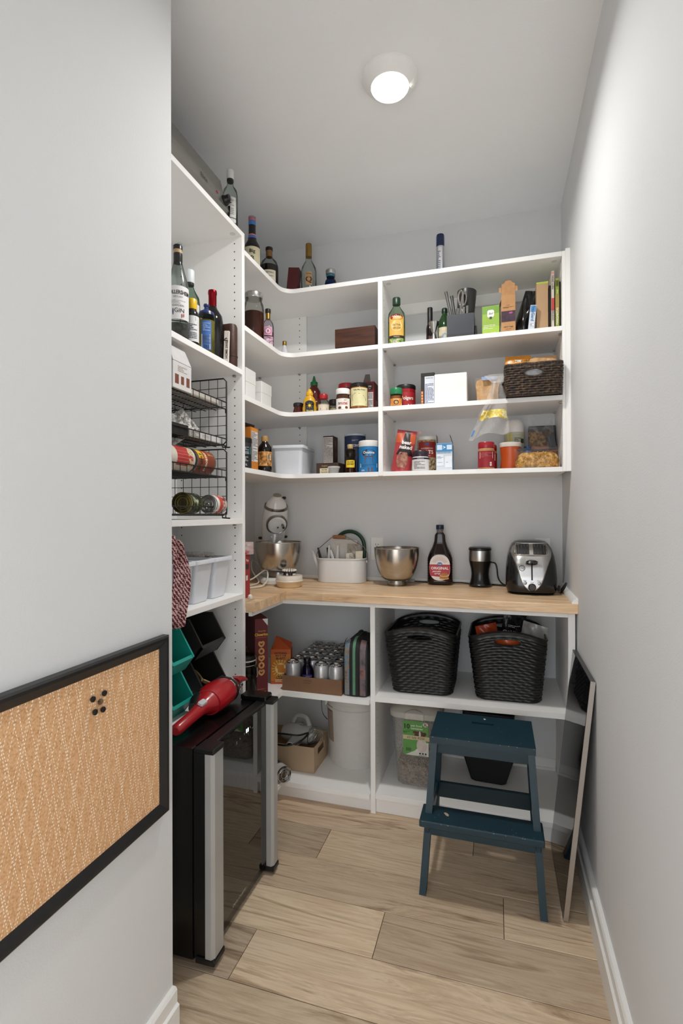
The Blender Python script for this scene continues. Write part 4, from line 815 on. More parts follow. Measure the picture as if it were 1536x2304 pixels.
# ================================================================== RIGHT, FOURTH SHELF
bnw, bnh = .088, .190
bgp, bfn = pouch(bnw, bnh, .055, seed=8, amp=.003, foot=.8, lean=.06)
bn = thing('granola_pouch', 'red and orange granola pouch with a bear figure and torn top', 'bag', (-.4135, 2.262, Z4), face(-.41, 2.26)*.5, rot=(0, .16, .1))
obj('pouch', bgp, M('#a83a3f', .35, var=.06), bn)
obj('print', ondraped(surf(lambda u, v: ((u-.5)*.084, (v-.5)*.045, 0), 10, 6), bfn, bnw, bnh, .5, .80), M('#c0552c', .4), bn)
obj('print', ondraped(join(surf(lambda u, v: ((u-.5)*(.026+.05*(1-v)**2), (v-.5)*.10, 0), 8, 8), sh(surf(lambda u, v: ((u-.5)*.022, v*.022, 0), 5, 3), 0, .05)), bfn, bnw, bnh, .56, .66, .0018), M('#241a1a', .4), bn)
obj('lettering', join(ondraped(tx('bear', .0235, 0, 0, .03), bfn, bnw, bnh, .58, .70, .003), ondraped(tx('naked', .0235, 0, 0, .03), bfn, bnw, bnh, .58, .585, .003)), M('#efe6e0', .4), bn, smooth=False)
obj('window', ondraped(surf(lambda u, v: ((u-.5)*.05*(.35+.65*math.sin(PI*(.15+.7*v))), (v-.5)*.07, 0), 8, 8), bfn, bnw, bnh, .5, .28, .002), SPECK('granola', [(.4, '#8a4a44'), (.6, '#a87a62'), (.75, '#c9a880')], 60), bn)
obj('torn_strip', surf(lambda u, v: (.005+.055*u, .058+.004*math.sin(6*u), .158+.035*u+.034*v*(1-.8*u)), 8, 3), M('#d9a7a2', .4), bn)
obj('lettering', xf(onf(tx('NEW!', .009, 0, 0, .02)), (.022, .055, .186), (0, -.3, 0)), M('#a83a3f', .4), bn, smooth=False)
oatp = [(.0425, 0), (.0445, .004), (.0445, .148), (.043, .152)]
bottle('oats_canister', 'round rolled oats canister with white lid', 'canister', -.3085, 2.365, Z4, oatp, SPECK('oat_flakes', [(.35, '#5b4a3c'), (.5, '#a9906c'), (.65, '#d0bd98'), (.8, '#5d4b40')], 90), cap=([(.0452, .150), (.0458, .152), (.0458, .163), (.044, .1655)], M('#e6e2dc', .35, var=.02), 'lid'),
       labs=[(.070, .140, 1.0, '#9a2a24', [('OLD FASHIONED', .0075, .110, '#efe2d4', .015), ('OATS', .023, .092, '#efe8dc', .02), (ell(.02, .009), .130, '#3a5a94'), (lines(.03, .006, 1), .076, '#e0c9b8')])])
bottle('supplement_jar', 'white jar with dark purple cap in front of the oats', 'jar', -.3225, 2.252, Z4, [(.034, 0), (.037, .004), (.037, .058), (.033, .064)], M('#cfcbd0', .4), cap=([(.0335, .062), (.0345, .066), (.0345, .084), (.031, .090)], M('#2e2029', .35)), labs=[(.003, .050, 1.5, '#dcdad8', [(lines(.05, .036, 7), .026, '#6a6a70', -.15)]), (.0505, .058, 1.5, '#3a2c36', [(lines(.03, .004, 1), .054, '#d8d4d8')])])
bb = carton('freezer_bag_box', 'blue and white box of storage bags with raised lid flaps', 'box', -.2205, 2.30, Z4, .070, .07, .122, '#cfd6de', 0., [('f', rects((.0695, .036, 0, .103)), '#3a86bd'), ('f', join(rects((.022, .022, -.02, .104)), rects((.022, .020, .022, .104))), '#cfe0ee'), ('f', tx('>', .022, 0, .103, .02), '#e6eef4', 'lettering'), ('f', lines(.062, .008, 2, 0, .081, 2), '#6f93b4'), ('f', rects((.030, .05, -.018, .048), (.030, .05, .018, .040)), '#e3e8ee'), ('f', join(lines(.026, .012, 3, -.018, .060, 3), lines(.02, .004, 1, -.018, .038, 5), lines(.02, .004, 1, .018, .038, 7)), '#6a86a8', 'print'), ('r', rects((.06, .11, 0, .06)), '#4a8fc0'), ('t', rect(.066, .066), '#2a4e70')])
obj('box_flap', xf(cbox(-.0005, .0005, -.03, .03, 0, .04, .0002), (-.034, 0, .122), (0, -.05, 0)), M('#8b8a86', .7), bb); obj('box_flap', xf(cbox(-.0005, .0005, -.03, .03, 0, .040, .0002), (.034, 0, .122), (0, -.28, 0)), M('#4b4a48', .7), bb)
PBp = [(.0315, 0), (.0338, .004), (.0338, .082), (.0315, .092)]
for k, (x, y, lb) in enumerate(((-.0432, 2.262, 'peanut butter jar with red lid, nearest the shelf edge'), (-.0335, 2.36, 'second red-lidded peanut butter jar hidden behind the first'))):
    bottle('peanut_butter_jar', lb, 'jar', x, y, Z4, PBp, M('#b98a58', .3, var=.05), cap=([(.033, .090), (.034, .093), (.034, .113), (.032, .1165)], M('#a01a28', .3), 'lid'), group='peanut butter jars',
           labs=[(.008, .078, 1.5, '#99202a', [(rect(.058, .028), .060, '#e2dcd8'), (lines(.052, .022, 5), .060, '#b4666a'), (rect(.008, .016), .022, '#e9e2da', .55), ('8', .007, .022, '#3a2a2a', .02, 1, .55)])])
bottle('shaker_cup', 'orange shaker bottle with white screw lid', 'bottle', .0565, 2.330, Z4, [(.040, 0), (.0425, .003), (.0405, .030), (.0385, .055), (.042, .085), (.0435, .102)], M('#c4531f', .35, var=.03), cap=([(.0445, .100), (.0455, .103), (.0455, .117), (.044, .119)], M('#e4ddd2', .4, var=.02), 'lid'))
bottle('drink_mix_canister', 'tall pale canister with white lid and yellow label at the back', 'canister', .0755, 2.4235, Z4, [(.043, 0), (.0445, .004), (.0445, .170), (.0425, .176)], M('#b8b6a4', .35), cap=([(.0435, .175), (.0445, .180), (.0435, .205), (.036, .226), (.030, .231)], M('#e2e0dc', .35, var=.02), 'lid'), labs=[(.03, .165, 1.3, '#aeb09a', [(rect(.022, .08), .128, '#d8c02c', -.45), (lines(.03, .05, 7), .125, '#4a4a34', .35), (rect(.018, .02), .135, '#3a3a30', .85), (rect(.05, .02), .07, '#b04a2c')])])
tag(obj('blue_cap', lathe([(0, 0), (.0115, 0), (.0125, .003), (.0125, .016), (.011, .019), (0, .020)], 18), M('#23589a', .35), None, (.1105, 2.315, Z4+.082)), 'blue bottle cap resting on the noodle bag', 'cap') if 0 else None
bottle('blue_bottle', 'blue plastic bottle behind the shaker cup', 'bottle', .1285, 2.345, Z4, [(.019, 0), (.020, .003), (.020, .070), (.014, .084)], M('#2a5f9e', .3), cap=([(.0145, .083), (.015, .086), (.015, .102), (.013, .104)], M('#234f8c', .3)))
carton('black_box', 'matte black box in the back right corner of the lowest wall shelf', 'box', .194, 2.468, Z4, .112, .05, .206, '#2b2b2d', 0.)
tr = thing('wooden_tray', 'orange-brown wooden tray holding dried mushrooms', 'tray', (.192, 2.40, Z4+.082))
TRM = M('#9a5226', .45, var=.15)
obj('tray_floor', cb(0, 0, 0, .116, .07, .004, .001), TRM, tr, smooth=False)
for a in (cb(0, -.034, .004, .116, .003, .018, .001), cb(0, .034, .004, .116, .003, .018, .001), cb(-.0565, 0, .004, .003, .07, .018, .001), cb(.0565, 0, .004, .003, .07, .018, .001)): obj('tray_side', a, TRM, tr, smooth=False)
for s in (-.05, .05): obj('tray_leg', cb(s, 0, -.0818, .008, .05, .0818, .001), TRM, tr, smooth=False)
mb = thing('mushroom_bag', 'clear bag of dried mushrooms with twisted top', 'bag', (.183, 2.395, Z4+.0868))
g1, f1 = pouch(.10, .085, .05, seed=41, amp=.004, foot=.9)
obj('dried_mushrooms', xf(g1, (0, 0, 0)), SPECK('dried_mushroom', [(.32, '#1d1714'), (.5, '#5e4226'), (.62, '#9a7440'), (.72, '#2a211b')], 55, detail=4, bump=.6), mb)
obj('film', surf(lambda u, v: ((u-.5)*(.112-.02*v)+.004*math.sin(14*v+5*u), -.032+.012*math.sin(PI*u)*-1+.004*math.sin(20*u), v*.10), 20, 12), FILM('#e8e6e2', .07, .08, .4), mb)
for s in (-1, 1): obj('film_ear', surf(lambda u, v: (s*.030+(u-.5)*.05*(1-.7*v)+s*.012*v, -.026+.006*math.sin(9*u), .085+.062*v+.01*math.sin(5*u)), 10, 8), FILM('#e8e6e2', .16, .06, .5), mb)
obj('black_label', surf(lambda u, v: (.022+.03*u+.010*(1-v), -.041, .01+.06*v), 4, 4), M('#17171a', .3), mb)
# noodles
nb = thing('noodle_bag', 'clear bag of curly egg noodles lying at the shelf front', 'bag', (.160, 2.256, Z4))
NM = M('#c99a4e', .5, var=.15, scale=30); rn = random.Random(3)
NG = []
for i in range(150):
    u, v = rn.uniform(-1, 1), rn.uniform(0, 1); x = u*.082*(1-.15*v); zz = .008+v*.058*(1-.35*abs(u)**3); y = -.034+rn.uniform(-.006, .02)+.018*v
    a = rn.uniform(0, 6.28); L = .011
    P = [(x+L*(t-.5)*2*math.cos(a)*.8, y+.004*math.sin(6*t+i), zz+L*(t-.5)*2*math.sin(a)*.6+.003*math.sin(9*t+a)) for t in [k/6 for k in range(7)]]
    R = []
    for p in P: R.append([(p[0], p[1], p[2]-.0028), (p[0]+.001, p[1]-.0012, p[2]), (p[0], p[1], p[2]+.0028), (p[0]-.001, p[1]+.0012, p[2])])
    NG.append(loft(R))
o = obj('egg_noodles', join(*NG), NM, nb); o['kind'] = 'stuff'
obj('noodle_mass', loft([rr(.165, .055, .02, .003), rr(.172, .062, .022, .03), rr(.15, .05, .02, .055), rr(.12, .02, .009, .066)]), SPECK('noodle_mass', [(.35, '#7a5524'), (.55, '#b98a45'), (.7, '#d6ae68')], 70, bump=.6), nb)
obj('film', xf(pouch(.184, .082, .072, seed=51, amp=.004, foot=.9)[0], (0, .0, .001)), FILM('#e6e2da', .05, .06, .4), nb)
obj('dark_header', surf(lambda u, v: (-.08+.16*u, -.01+.02*v, .074+.010*v+.003*math.sin(8*u)), 12, 3), M('#20242c', .35), nb)
# ================================================================== TOWER: TOP
ZT, ZA, ZB, ZD, ZE = 2.3682, 1.8202, 1.2322, .9372, .6022
STL = METAL('#a3a29d', .38, (1, 20, 1))
wm = thing('food_warmer', 'stainless buffet warmer with black knob on top of the tower', 'food warmer', (-1.07, 1.52, ZT))
obj('base', hull([(x, y, z) for y in (-.40, .20) for x, z in ((-.11, .014), (.094, .014), (.104, .030), (.094, .078), (-.11, .078))]), STL, wm, smooth=False)
obj('lower_tray', cbox(-.10, .088, -.39, .195, .003, .014, .002), M('#2a2a2a', .4), wm)
obj('warming_top', hull([(x, y, z) for y in (-.40, .19) for x, z in ((-.10, .081), (.086, .081), (.070, .150), (-.09, .150))]), STL, wm, smooth=False)
obj('top_seam', cbox(-.10, .090, -.40, .195, .0782, .081, .0003), M('#111111', .6), wm, smooth=False)
obj('end_cap', hull([(x, y, z) for y, s in ((.196, 1), (.222, .82)) for x, z in ((-.10*s, .012), (.106*s, .012), (.108*s, .052*s), (-.10*s, .06*s))]), M('#141414', .3), wm, smooth=False)
obj('control_knob', xf(lathe([(0, 0), (.019, 0), (.019, .006), (.016, .010), (.015, .026), (0, .027)], 24), (.097, .170, .057), (0, PI/2-.2, 0)), M('#151515', .25), wm)
obj('knob_marker', xf(cbox(-.002, .002, -.004, .004, -.012, .012, .0005), (.124, .170, .060), (0, -.2, 0)), METAL('#b9b8b4', .2), wm)
obj('indicator_light', xf(lathe([(0, 0), (.006, 0), (.005, .003), (0, .004)], 14), (.0975, .118, .058), (0, PI/2-.2, 0)), M('#a02022', .25), wm)
obj('lettering', [(.0985+.0005+(-b)*.2, .03+a, .054+b) for a, b, c in text('Elite', .024, .01)[0]] and (lambda g: ([(.1005-.2*(b+.0), .03+a, .056+b) for a, b, c in g[0]], g[1]))(text('Elite', .024, .01)), M('#3a3936', .5), wm, smooth=False)
for y0, y1 in ((-.13, -.02), (.02, .14)): obj('lid_handle', tube(spline([(.02, y0, .150), (.02, y0+.008, .166), (.02, (y0+y1)/2, .170), (.02, y1-.008, .166), (.02, y1, .150)], 5), .0055, 8), GLASS('#e8ecea', .9, .95), wm)
obj('clear_lid', cbox(-.085, .062, -.38, .18, .1505, .156, .002), GLASS('#eef0ee', .6), wm)
for y in (-.28, -.02, .15): obj('foot', cb(.06, y, 0, .02, .02, .004, .001), M('#141414', .6), wm)
bottle('vodka_bottle', 'clear bottle with white screw cap standing behind the buffet warmer', 'bottle', -.994, 1.7735, ZT, [(.027, 0), (.029, .004), (.029, .128), (.026, .148), (.014, .165), (.012, .172), (.012, .205)], GLASS('#eaf0ec'), cap=[([(.0128, .182), (.0132, .184), (.0132, .192)], M('#2a2a2a', .4), 'tax_band'), ([(.0135, .192), (.0142, .194), (.0142, .226), (.013, .228)], M('#e6e6e4', .35, var=.01))], labs=[(.03, .11, .8, '#dcdcd8', [(lines(.03, .06, 9), .07, '#9a9a98')]), (.012, .026, .8, '#dcdcd8', [(rects((.026, .002, 0, .005), (.026, .002, 0, -.005)), .019, '#8a8a88')])])
# ================================================================== TOWER: BOTTLES
bottle('gin_bottle', 'frosted gin bottle with lavender label at the wall edge', 'bottle', -.990, 1.425, ZA, [(.030, 0), (.033, .004), (.033, .165), (.031, .185), (.018, .232), (.0135, .250), (.0125, .285)], GLASS('#d4dad8', .8, .95, .2), liq=(.045, M('#6a675f', .3, var=.4, scale=60)),
       cap=[([(.0135, .248), (.0142, .250), (.0142, .278)], M('#191816', .35), 'neck_sleeve'), ([(.0140, .2782), (.0140, .290)], M('#b59a70', .5), 'cork_band'), ([(.0148, .290), (.0148, .302), (.0135, .305)], M('#171615', .3), 'stopper')],
       labs=[(.055, .162, 1.5, '#dedddd', [('WOLLERSHEIM', .0175, .140, '#26231f', .02, .72), ('DISTILLERY', .0062, .126, '#5a5752'), ('GARDEN', .0085, .098, '#3c3936', 0, 1.1), ('GIN', .019, .082, '#26231f', .0, 1, .12), (sh(ell(.004, .022, -.016, 0)), .078, '#4a3f6b', 0), (join(ell(.004, .014, .012, 0), ell(.004, .012, .018, .002)), .066, '#a8505a'), (rect(.09, .003), .0575, '#4a2530'), (lines(.05, .012, 3), .110, '#b4b2b0')])])
wcb = bottle('white_cap_bottle', 'green-tinted clear bottle with white screw cap behind the gin', 'bottle', -1.066, 1.607, ZA, [(.033, 0), (.036, .004), (.036, .170), (.033, .192), (.017, .218), (.0135, .228), (.0130, .250)], GLASS('#c4d4c8', .9, .95), cap=[([(.0140, .232), (.0146, .234), (.0146, .240)], M('#26262a', .4), 'tax_band'), ([(.0150, .240), (.0160, .243), (.0160, .278), (.0148, .281)], M('#dfe4e6', .35, var=.01))],
       labs=[(.04, .165, 1.1, '#dcdcda', [('3D', .030, .120, '#1d1c22', .02), (lines(.04, .05, 7), .07, '#8f8f92')])])
wcb.scale = (1, 1, 1.13)
bottle('cocktail_mix_bottle', 'small bottle with bright yellow cap and white label', 'bottle', -.979, 1.487, ZA, [(.0205, 0), (.0225, .004), (.0225, .096), (.0205, .108), (.0135, .118), (.0135, .122)], M('#1b1a16', .15), cap=([(.0158, .118), (.0165, .121), (.0165, .150), (.015, .153)], M('#e0b511', .35)),
       labs=[(.006, .092, 1.5, '#dcdcdc', [(lines(.034, .05, 9), .040, '#4f5668'), (rect(.026, .014), .082, '#c4c4c4'), (rect(.04, .0018), .0705, '#17161a')])])
bottle('red_wine_bottle', 'dark wine bottle with shiny red foil neck', 'bottle', -1.022, 1.688, ZA, [(.037, 0), (.0395, .004), (.0395, .150), (.036, .175), (.020, .200), (.0145, .212), (.0140, .240)], M('#0e0c0d', .08), cap=([(.0150, .203), (.0150, .255), (.0165, .258), (.0165, .268), (.0155, .272)], METAL('#8a1b24', .3), 'foil'))
bottle('white_wine_bottle', 'pale yellow bottle with blue cap and blue back label', 'bottle', -.990, 1.594, ZA, [(.029, 0), (.0305, .004), (.0305, .120), (.0285, .134), (.028, .142), (.018, .154)], GLASS('#d9d8b8', .9, .95), liq=(.118, M('#a8a267', .2, var=.08)), cap=[([(.0285, .138), (.026, .150), (.013, .158), (.0075, .164), (.0075, .172)], M('#27386e', .3)), ([(.0095, .172), (.010, .176), (.009, .180)], M('#27386e', .3), 'spout')],
       labs=[(.010, .112, .55, '#3f6db4', [(rects((.030, .052, -.002, -.020)), .058, '#d8dadc'), (lines(.026, .03, 7), .045, '#5b5f66'), (lines(.024, .03, 6), .090, '#a9c0e0'), (rects((.0008, .014, -.008), (.0016, .014, -.005), (.0008, .014, -.002), (.0016, .014, .001), (.0008, .014, .004), (.0016, .014, .007)), .019, '#26262a')])])
hs = thing('home_sign', 'cream wooden sign reading HOME SWEET beside the leather case', 'sign', (-.9695, 1.696, ZA), 0, rot=(0, .03, .25))
obj('board', cbox(-.0105, .0105, -.004, .004, 0, .118, .002), M('#dcd3c8', .7, var=.06), hs); obj('lettering', xf(onf(tx('HOME SWEET', .0125, 0, 0, .01, rot=PI/2)), (.002, -.0045, .052)), M('#201c1a', .6), hs, smooth=False)
obj('leaf_print', xf(onf(join(tx('<', .03, 0, 0, .01, rot=.3))), (-.004, -.0044, .082)), M('#201c1a', .6), hs, smooth=False)
lc = thing('leather_case', 'brown leather flask case with strap beside the tower panel', 'case', (-.990, 1.752, ZA))
LE = M('#452a20', .5, var=.18, scale=30, bump=.4, bscale=260)
obj('case_body', loft([rr(.062, .04, .016, 0), rr(.066, .044, .018, .004), rr(.066, .044, .018, .150), rr(.060, .038, .016, .160), rr(.046, .026, .012, .163)]), LE, lc)
obj('strap', surf(lambda u, v: (-.012+.014*math.sin(PI*v)+.012*u, -.0225-.004*math.sin(PI*v), .055+.075*v), 3, 12), LE, lc, solid=.002)
obj('stitch_band', loft([rr(.068, .046, .018, .036), rr(.068, .046, .018, .040)]), M('#3a2219', .6), lc)
obj('metal_disc', xf(ell(.012, .022), (-.014, -.0232, .062), (PI/2, 0, 0)), METAL('#8c8a86', .3), lc)
# ================================================================== TOWER: WIRE RACKS
WIRE = M('#151414', .45)
def rack(z0, tz, label):
    t = thing('wire_rack', label, 'wire rack', (-1.10, 1.45, z0), 0, 'stacked wire racks in the tower')
    xa, xb, ya, yb, h = -.135, .128, -.30, .252, .262
    for y in (ya, yb):
        obj('end_frame', tube([(xb-.012, y, .014), (xb, y, .026), (xb, y, h-.012), (xb-.012, y, h), (xa+.012, y, h), (xa, y, h-.012), (xa, y, .026), (xa+.012, y, .014)], .0028, 6, True), WIRE, t)
        G = [tube([(xa+(xb-xa)*k/7, y, .014), (xa+(xb-xa)*k/7, y, h)], .0013, 5) for k in range(1, 7)]+[tube([(xa, y, .014+(h-.014)*k/7), (xb, y, .014+(h-.014)*k/7)], .0013, 5) for k in range(1, 7)]
        obj('end_grid', join(*G), WIRE, t)
        obj('foot', tube([(xb-.018, y, .014), (xb-.018, y, .004), (xb+.008, y, .002), (xb+.014, y, .002)], .0026, 6), WIRE, t)
    for zz, dz in tz:
        zz -= z0
        # tray: slightly sloped floor with front lip
        zf = lambda x: zz+dz*(x-xb)/(xa-xb)
        rim = [(xb, ya, zz+.026), (xb, yb, zz+.026)]
        obj('tray_front_rim', join(tube(rim, .0024, 6), tube([(xb, ya, zz), (xb, yb, zz)], .0024, 6), tube([(xb, yb, zz), (xb, yb, zz+.026)], .0024, 6)), WIRE, t)
        obj('tray_lip_wires', join(*[tube([(xb+.001, ya+(yb-ya)*k/15, zz), (xb+.001, ya+(yb-ya)*k/15, zz+.026)], .0013, 5) for k in range(1, 15)]), WIRE, t)
        obj('tray_floor_wires', join(*[tube([(xb, ya+(yb-ya)*k/30, zz), (xa, ya+(yb-ya)*k/30, zf(xa))], .0012, 5) for k in range(1, 30)], *[tube([(xa+(xb-xa)*k/6, ya, zf(xa+(xb-xa)*k/6)-.001), (xa+(xb-xa)*k/6, yb, zf(xa+(xb-xa)*k/6)-.001)], .0018, 5) for k in range(0, 7)]), WIRE, t)
        obj('tray_hook', tube([(xb-.004, yb, zz), (xb-.004, yb+.001, zz-.014)], .002, 5), WIRE, t)
    return t
rack(ZB+.001, [(1.2505, .0), (1.389, .0)], 'lower black wire can rack on the tower shelf')
rack(ZB+.2675, [(1.5070, .0), (1.6445, .0)], 'upper black wire rack stacked on the can rack')
def can(name, label, x, y, z, r, L, axis, body, ends, labs=None, group=None, ring=True, rz=0.):
    """lying can: axis direction angle rz in plan"""
    t = thing(name, label, 'can', (x, y, z+r), rot=(0, 0, rz), group=group)
    g = lathe([(r*.9, 0), (r, .003), (r*1.01, .0045), (r, .007), (r, L-.007), (r*1.01, L-.0045), (r, L-.003), (r*.9, L)], 32)
    lay = lambda q: xf(q, (0, -L/2, 0), (-PI/2, 0, 0))
    obj('body', lay(lathe([(r*.985, .004), (r*.985, L-.004)], 32)), body, t)
    for a, b in ((0, .007), (L-.007, L)): obj('end_rim', lay(lathe([(r*.93, a), (r*1.012, a+.001), (r*1.012, b-.001), (r*.93, b)], 32, cap=False)), ends, t)
    obj('can_end', lay(lathe([(0, .004), (r*.45, .004), (r*.48, .0032), (r*.52, .004), (r*.70, .004), (r*.73, .003), (r*.77, .004), (r*.93, .004), (r*.94, .001)], 32, cap=False)), ends, t); obj('can_end', lay(lathe([(r*.94, L-.001), (r*.93, L-.004), (0, L-.004)], 32, cap=False)), ends, t)
    if labs:
        for z0, z1, a0, a1, col in labs:
            q = lathe([(r*.997+.0004, z0), (r*.997+.0004, z1)], 24, a0, a1, cap=False)
            obj('label', lay(q), M(col, .45, var=.08, scale=60) if isinstance(col, str) else col, t)
    return t, lay
TIN = METAL('#a9a8a4', .3); BRN = METAL('#7d7346', .35)
zt4, zt3 = 1.2530, 1.3915
can('food_can', 'olive-ended food can lying on the lowest wire tray', -1.036, 1.545, zt4, .0365, .10, 0, M('#2e3420', .4), BRN, [(.008, .092, 0, 2*PI, SPECK('olive_can_label', [(.4, '#1e2417'), (.55, '#4a5532'), (.7, '#c9cbb4')], 45))], rz=.22)
t, lay = can('tomato_can', 'pull-tab tomato can with red and white label on the lowest wire tray', -.995, 1.648, zt4, .0335, .092, 0, M('#d8d4ce', .4), TIN, [(.008, .03, 0, 2*PI, '#dedad4'), (.03, .056, 0, 2*PI, '#c4452f'), (.056, .084, 0, 2*PI, SPECK('tomato_can_label', [(.4, '#8a2f1f'), (.5, '#d9d4cc'), (.62, '#c4452f'), (.75, '#2a2a2a')], 50))], rz=.10)
obj('pull_tab', xf(tube([(.007*math.cos(a), -.048, .010*math.sin(a)-.006) for a in [2*PI*i/16 for i in range(16)]], .0012, 6, True), (0, 0, 0)), TIN, t)
t, lay = can('bean_can', 'large brown baked bean can lying on the third wire tray', -1.010, 1.560, zt3, .0425, .12, 0, M('#7a3c24', .4), TIN, [(.008, .112, 0, 2*PI, '#7c3a22'), (.075, .112, -2.2, 1.0, SPECK('beans', [(.35, '#5a2313'), (.5, '#a4532a'), (.65, '#c98a4e')], 95)), (.012, .04, .3, 1.35, '#d9b32c'), (.046, .066, -.4, 1.5, '#c46a2e')], rz=PI/2*.0)
for s_, sz, yy, th, cc in (('BUSH\'S', .020, .026, .8, '#221a14'), ('ORIGINAL', .016, .056, .75, '#efe3cf')):
    g = text(s_, sz, .02); R = .0432
    obj('lettering', lay(([(R*math.sin(th+PI/2-a/R-.75), -R*math.cos(th+PI/2-a/R-.75), yy+b) for a, b, c in g[0]], g[1])), M(cc, .5), t, smooth=False)
t, lay = can('soup_can', 'red and white soup can lying beside the bean can', -1.010, 1.424, zt3, .0425, .145, 0, M('#c9bfae', .4), M('#2a2724', .4), [(.008, .137, 0, 2*PI, '#cfc6b8'), (.038, .10, .2, 2.2, '#b0312f'), (.10, .125, .2, 2.2, SPECK('soup_print', [(.4, '#b0312f'), (.55, '#d8c39a'), (.7, '#7a8a3a')], 60)), (.04, .10, -.8, -.05, '#e2ded6')], rz=.0)
# boxes in trays
zt1, zt2 = 1.6472, 1.5095
wt = carton('tea_box', 'white tea box with printed flowers and raised lid at the wall edge', 'box', -1.02, 1.405, zt1, .12, .10, .085, '#d6d4d2', .0, [('r', rects((.02, .03, -.03, .03), (.016, .026, 0, .03), (.018, .03, .03, .03)), '#7a4636'), ('r', lines(.05, .02, 4, 0, .065), '#a8a09a')])
obj('raised_lid', hull([(-.06, y, z) for y in (-.05, .05) for z in (.085,)]+[(.045, y, .135) for y in (-.05, .035)]+[(.06, y, .086) for y in (-.05, .05)]), M('#c9c8c8', .6), wt, smooth=False)
carton('foil_wrapped_pack', 'silver and white pack lying on the top wire tray', 'box', -1.035, 1.580, zt1, .10, .175, .032, '#c9c4bb', .0, [('r', rects((.165, .012, 0, .008)), '#a39b90'), ('t', rect(.095, .17), '#e2e0dd')], rough=.3)
dt = carton('black_snack_tray', 'black plastic tray on the second wire tray', 'tray', -1.03, 1.405, zt2, .11, .11, .034, '#1d1d1f', 0.)
npg, npf = pouch(.09, .11, .03, seed=61, amp=.012, foot=.5)
tag(obj('paper_packet', xf(npg, (0, 0, 0), (-.3, .9, .5)), SPECK('newsprint', [(.4, '#c4c2be'), (.52, '#8a8680'), (.6, '#d8d6d2'), (.72, '#3d3a38')], 55), None, (-1.06, 1.448, zt2+.004)), 'crumpled printed paper packet on the second wire tray', 'packet')
carton('white_pack', 'white paper pack at the right of the second wire tray', 'box', -1.03, 1.612, zt2, .09, .13, .028, '#d8d6d3', 0., [('r', rects((.05, .012, -.03, .016)), '#bdb9b4')])
carton('striped_pack', 'pale printed pack in the middle of the second wire tray', 'box', -1.03, 1.512, zt2, .09, .06, .030, '#c2bdb4', 0., [('r', lines(.05, .018, 4, 0, .015), '#5a5550')])
# ================================================================== TOWER: WHITE BINS AND CLOTH
for k, (yc, lb) in enumerate(((1.703, 'white plastic bin nearest the tower panel with a clear bag inside'), (1.5795, 'middle white plastic bin of the tower'), (1.456, 'white plastic bin partly covered by the patterned cloth'))):
    bin_('storage_bin', lb, -1.0975, yc, ZD, .225, .110, .153, .185, .088, PLA, 0, .006, 'white bins on the tower shelf', r=.012)
for k, (y, h, lb) in enumerate(((1.700, .172, 'clear packing bag of brown snacks in the right white bin'), (1.470, .175, 'clear crumpled bag in the left white bin'))):
    g, f = pouch(.13, h-.01, .07, seed=70+k, amp=.012, foot=.9)
    t = thing('snack_bag', lb, 'bag', (-1.09, y, ZD+.008), PI/2*0); obj('film', g, FILM('#d8d4ce', .5, .12, .8), t)
    if k == 0: obj('snacks', xf(pouch(.12, .145, .06, seed=75, amp=.006, foot=.9)[0], (0, 0, .002)), M('#6b5444', .7, var=.3, scale=60), t)
def clo(u, v):
    y = 1.335+(u-.5)*.075+.010*math.sin(5*v)+.014*math.sin(2.2*v-.5)*u; z = 1.175-.265*v+.012*math.sin(6*u)
    x = -.934+.012*math.sin(11*u+3*v)*(1-.4*v)+.010*v*math.sin(7*u)
    return (x, y+.022*math.sin(PI*v*1.3)*u, z)
cl = obj('patterned_cloth', ([(a+.962, b-1.39, c-1.0) for a, b, c in surf(clo, 26, 34)[0]], surf(clo, 26, 34)[1]), None, None, (-.962, 1.39, 1.0), solid=.003)
def clothmat():
    m, nt, b = newmat('woven_red_cloth'); b.inputs['Roughness'].default_value = .9
    tc = node(nt, 'ShaderNodeTexCoord'); w = node(nt, 'ShaderNodeTexWave', wave_type='BANDS', bands_direction='DIAGONAL'); w.inputs['Scale'].default_value = 38; w.inputs['Distortion'].default_value = 5; w.inputs['Detail'].default_value = 2; w.inputs['Detail Scale'].default_value = 4
    nt.links.new(tc.outputs['Object'], w.inputs['Vector']); r = ramp(nt, [(.35, lin('#571a26')), (.5, lin('#8a3a44')), (.62, lin('#c9a9a6'))]); nt.links.new(w.outputs['Fac'], r.inputs[0]); nt.links.new(r.outputs[0], b.inputs['Base Color']); return m
cl.data.materials.append(clothmat()); tag(cl, 'red and white patterned cloth hanging by the white bins', 'cloth')
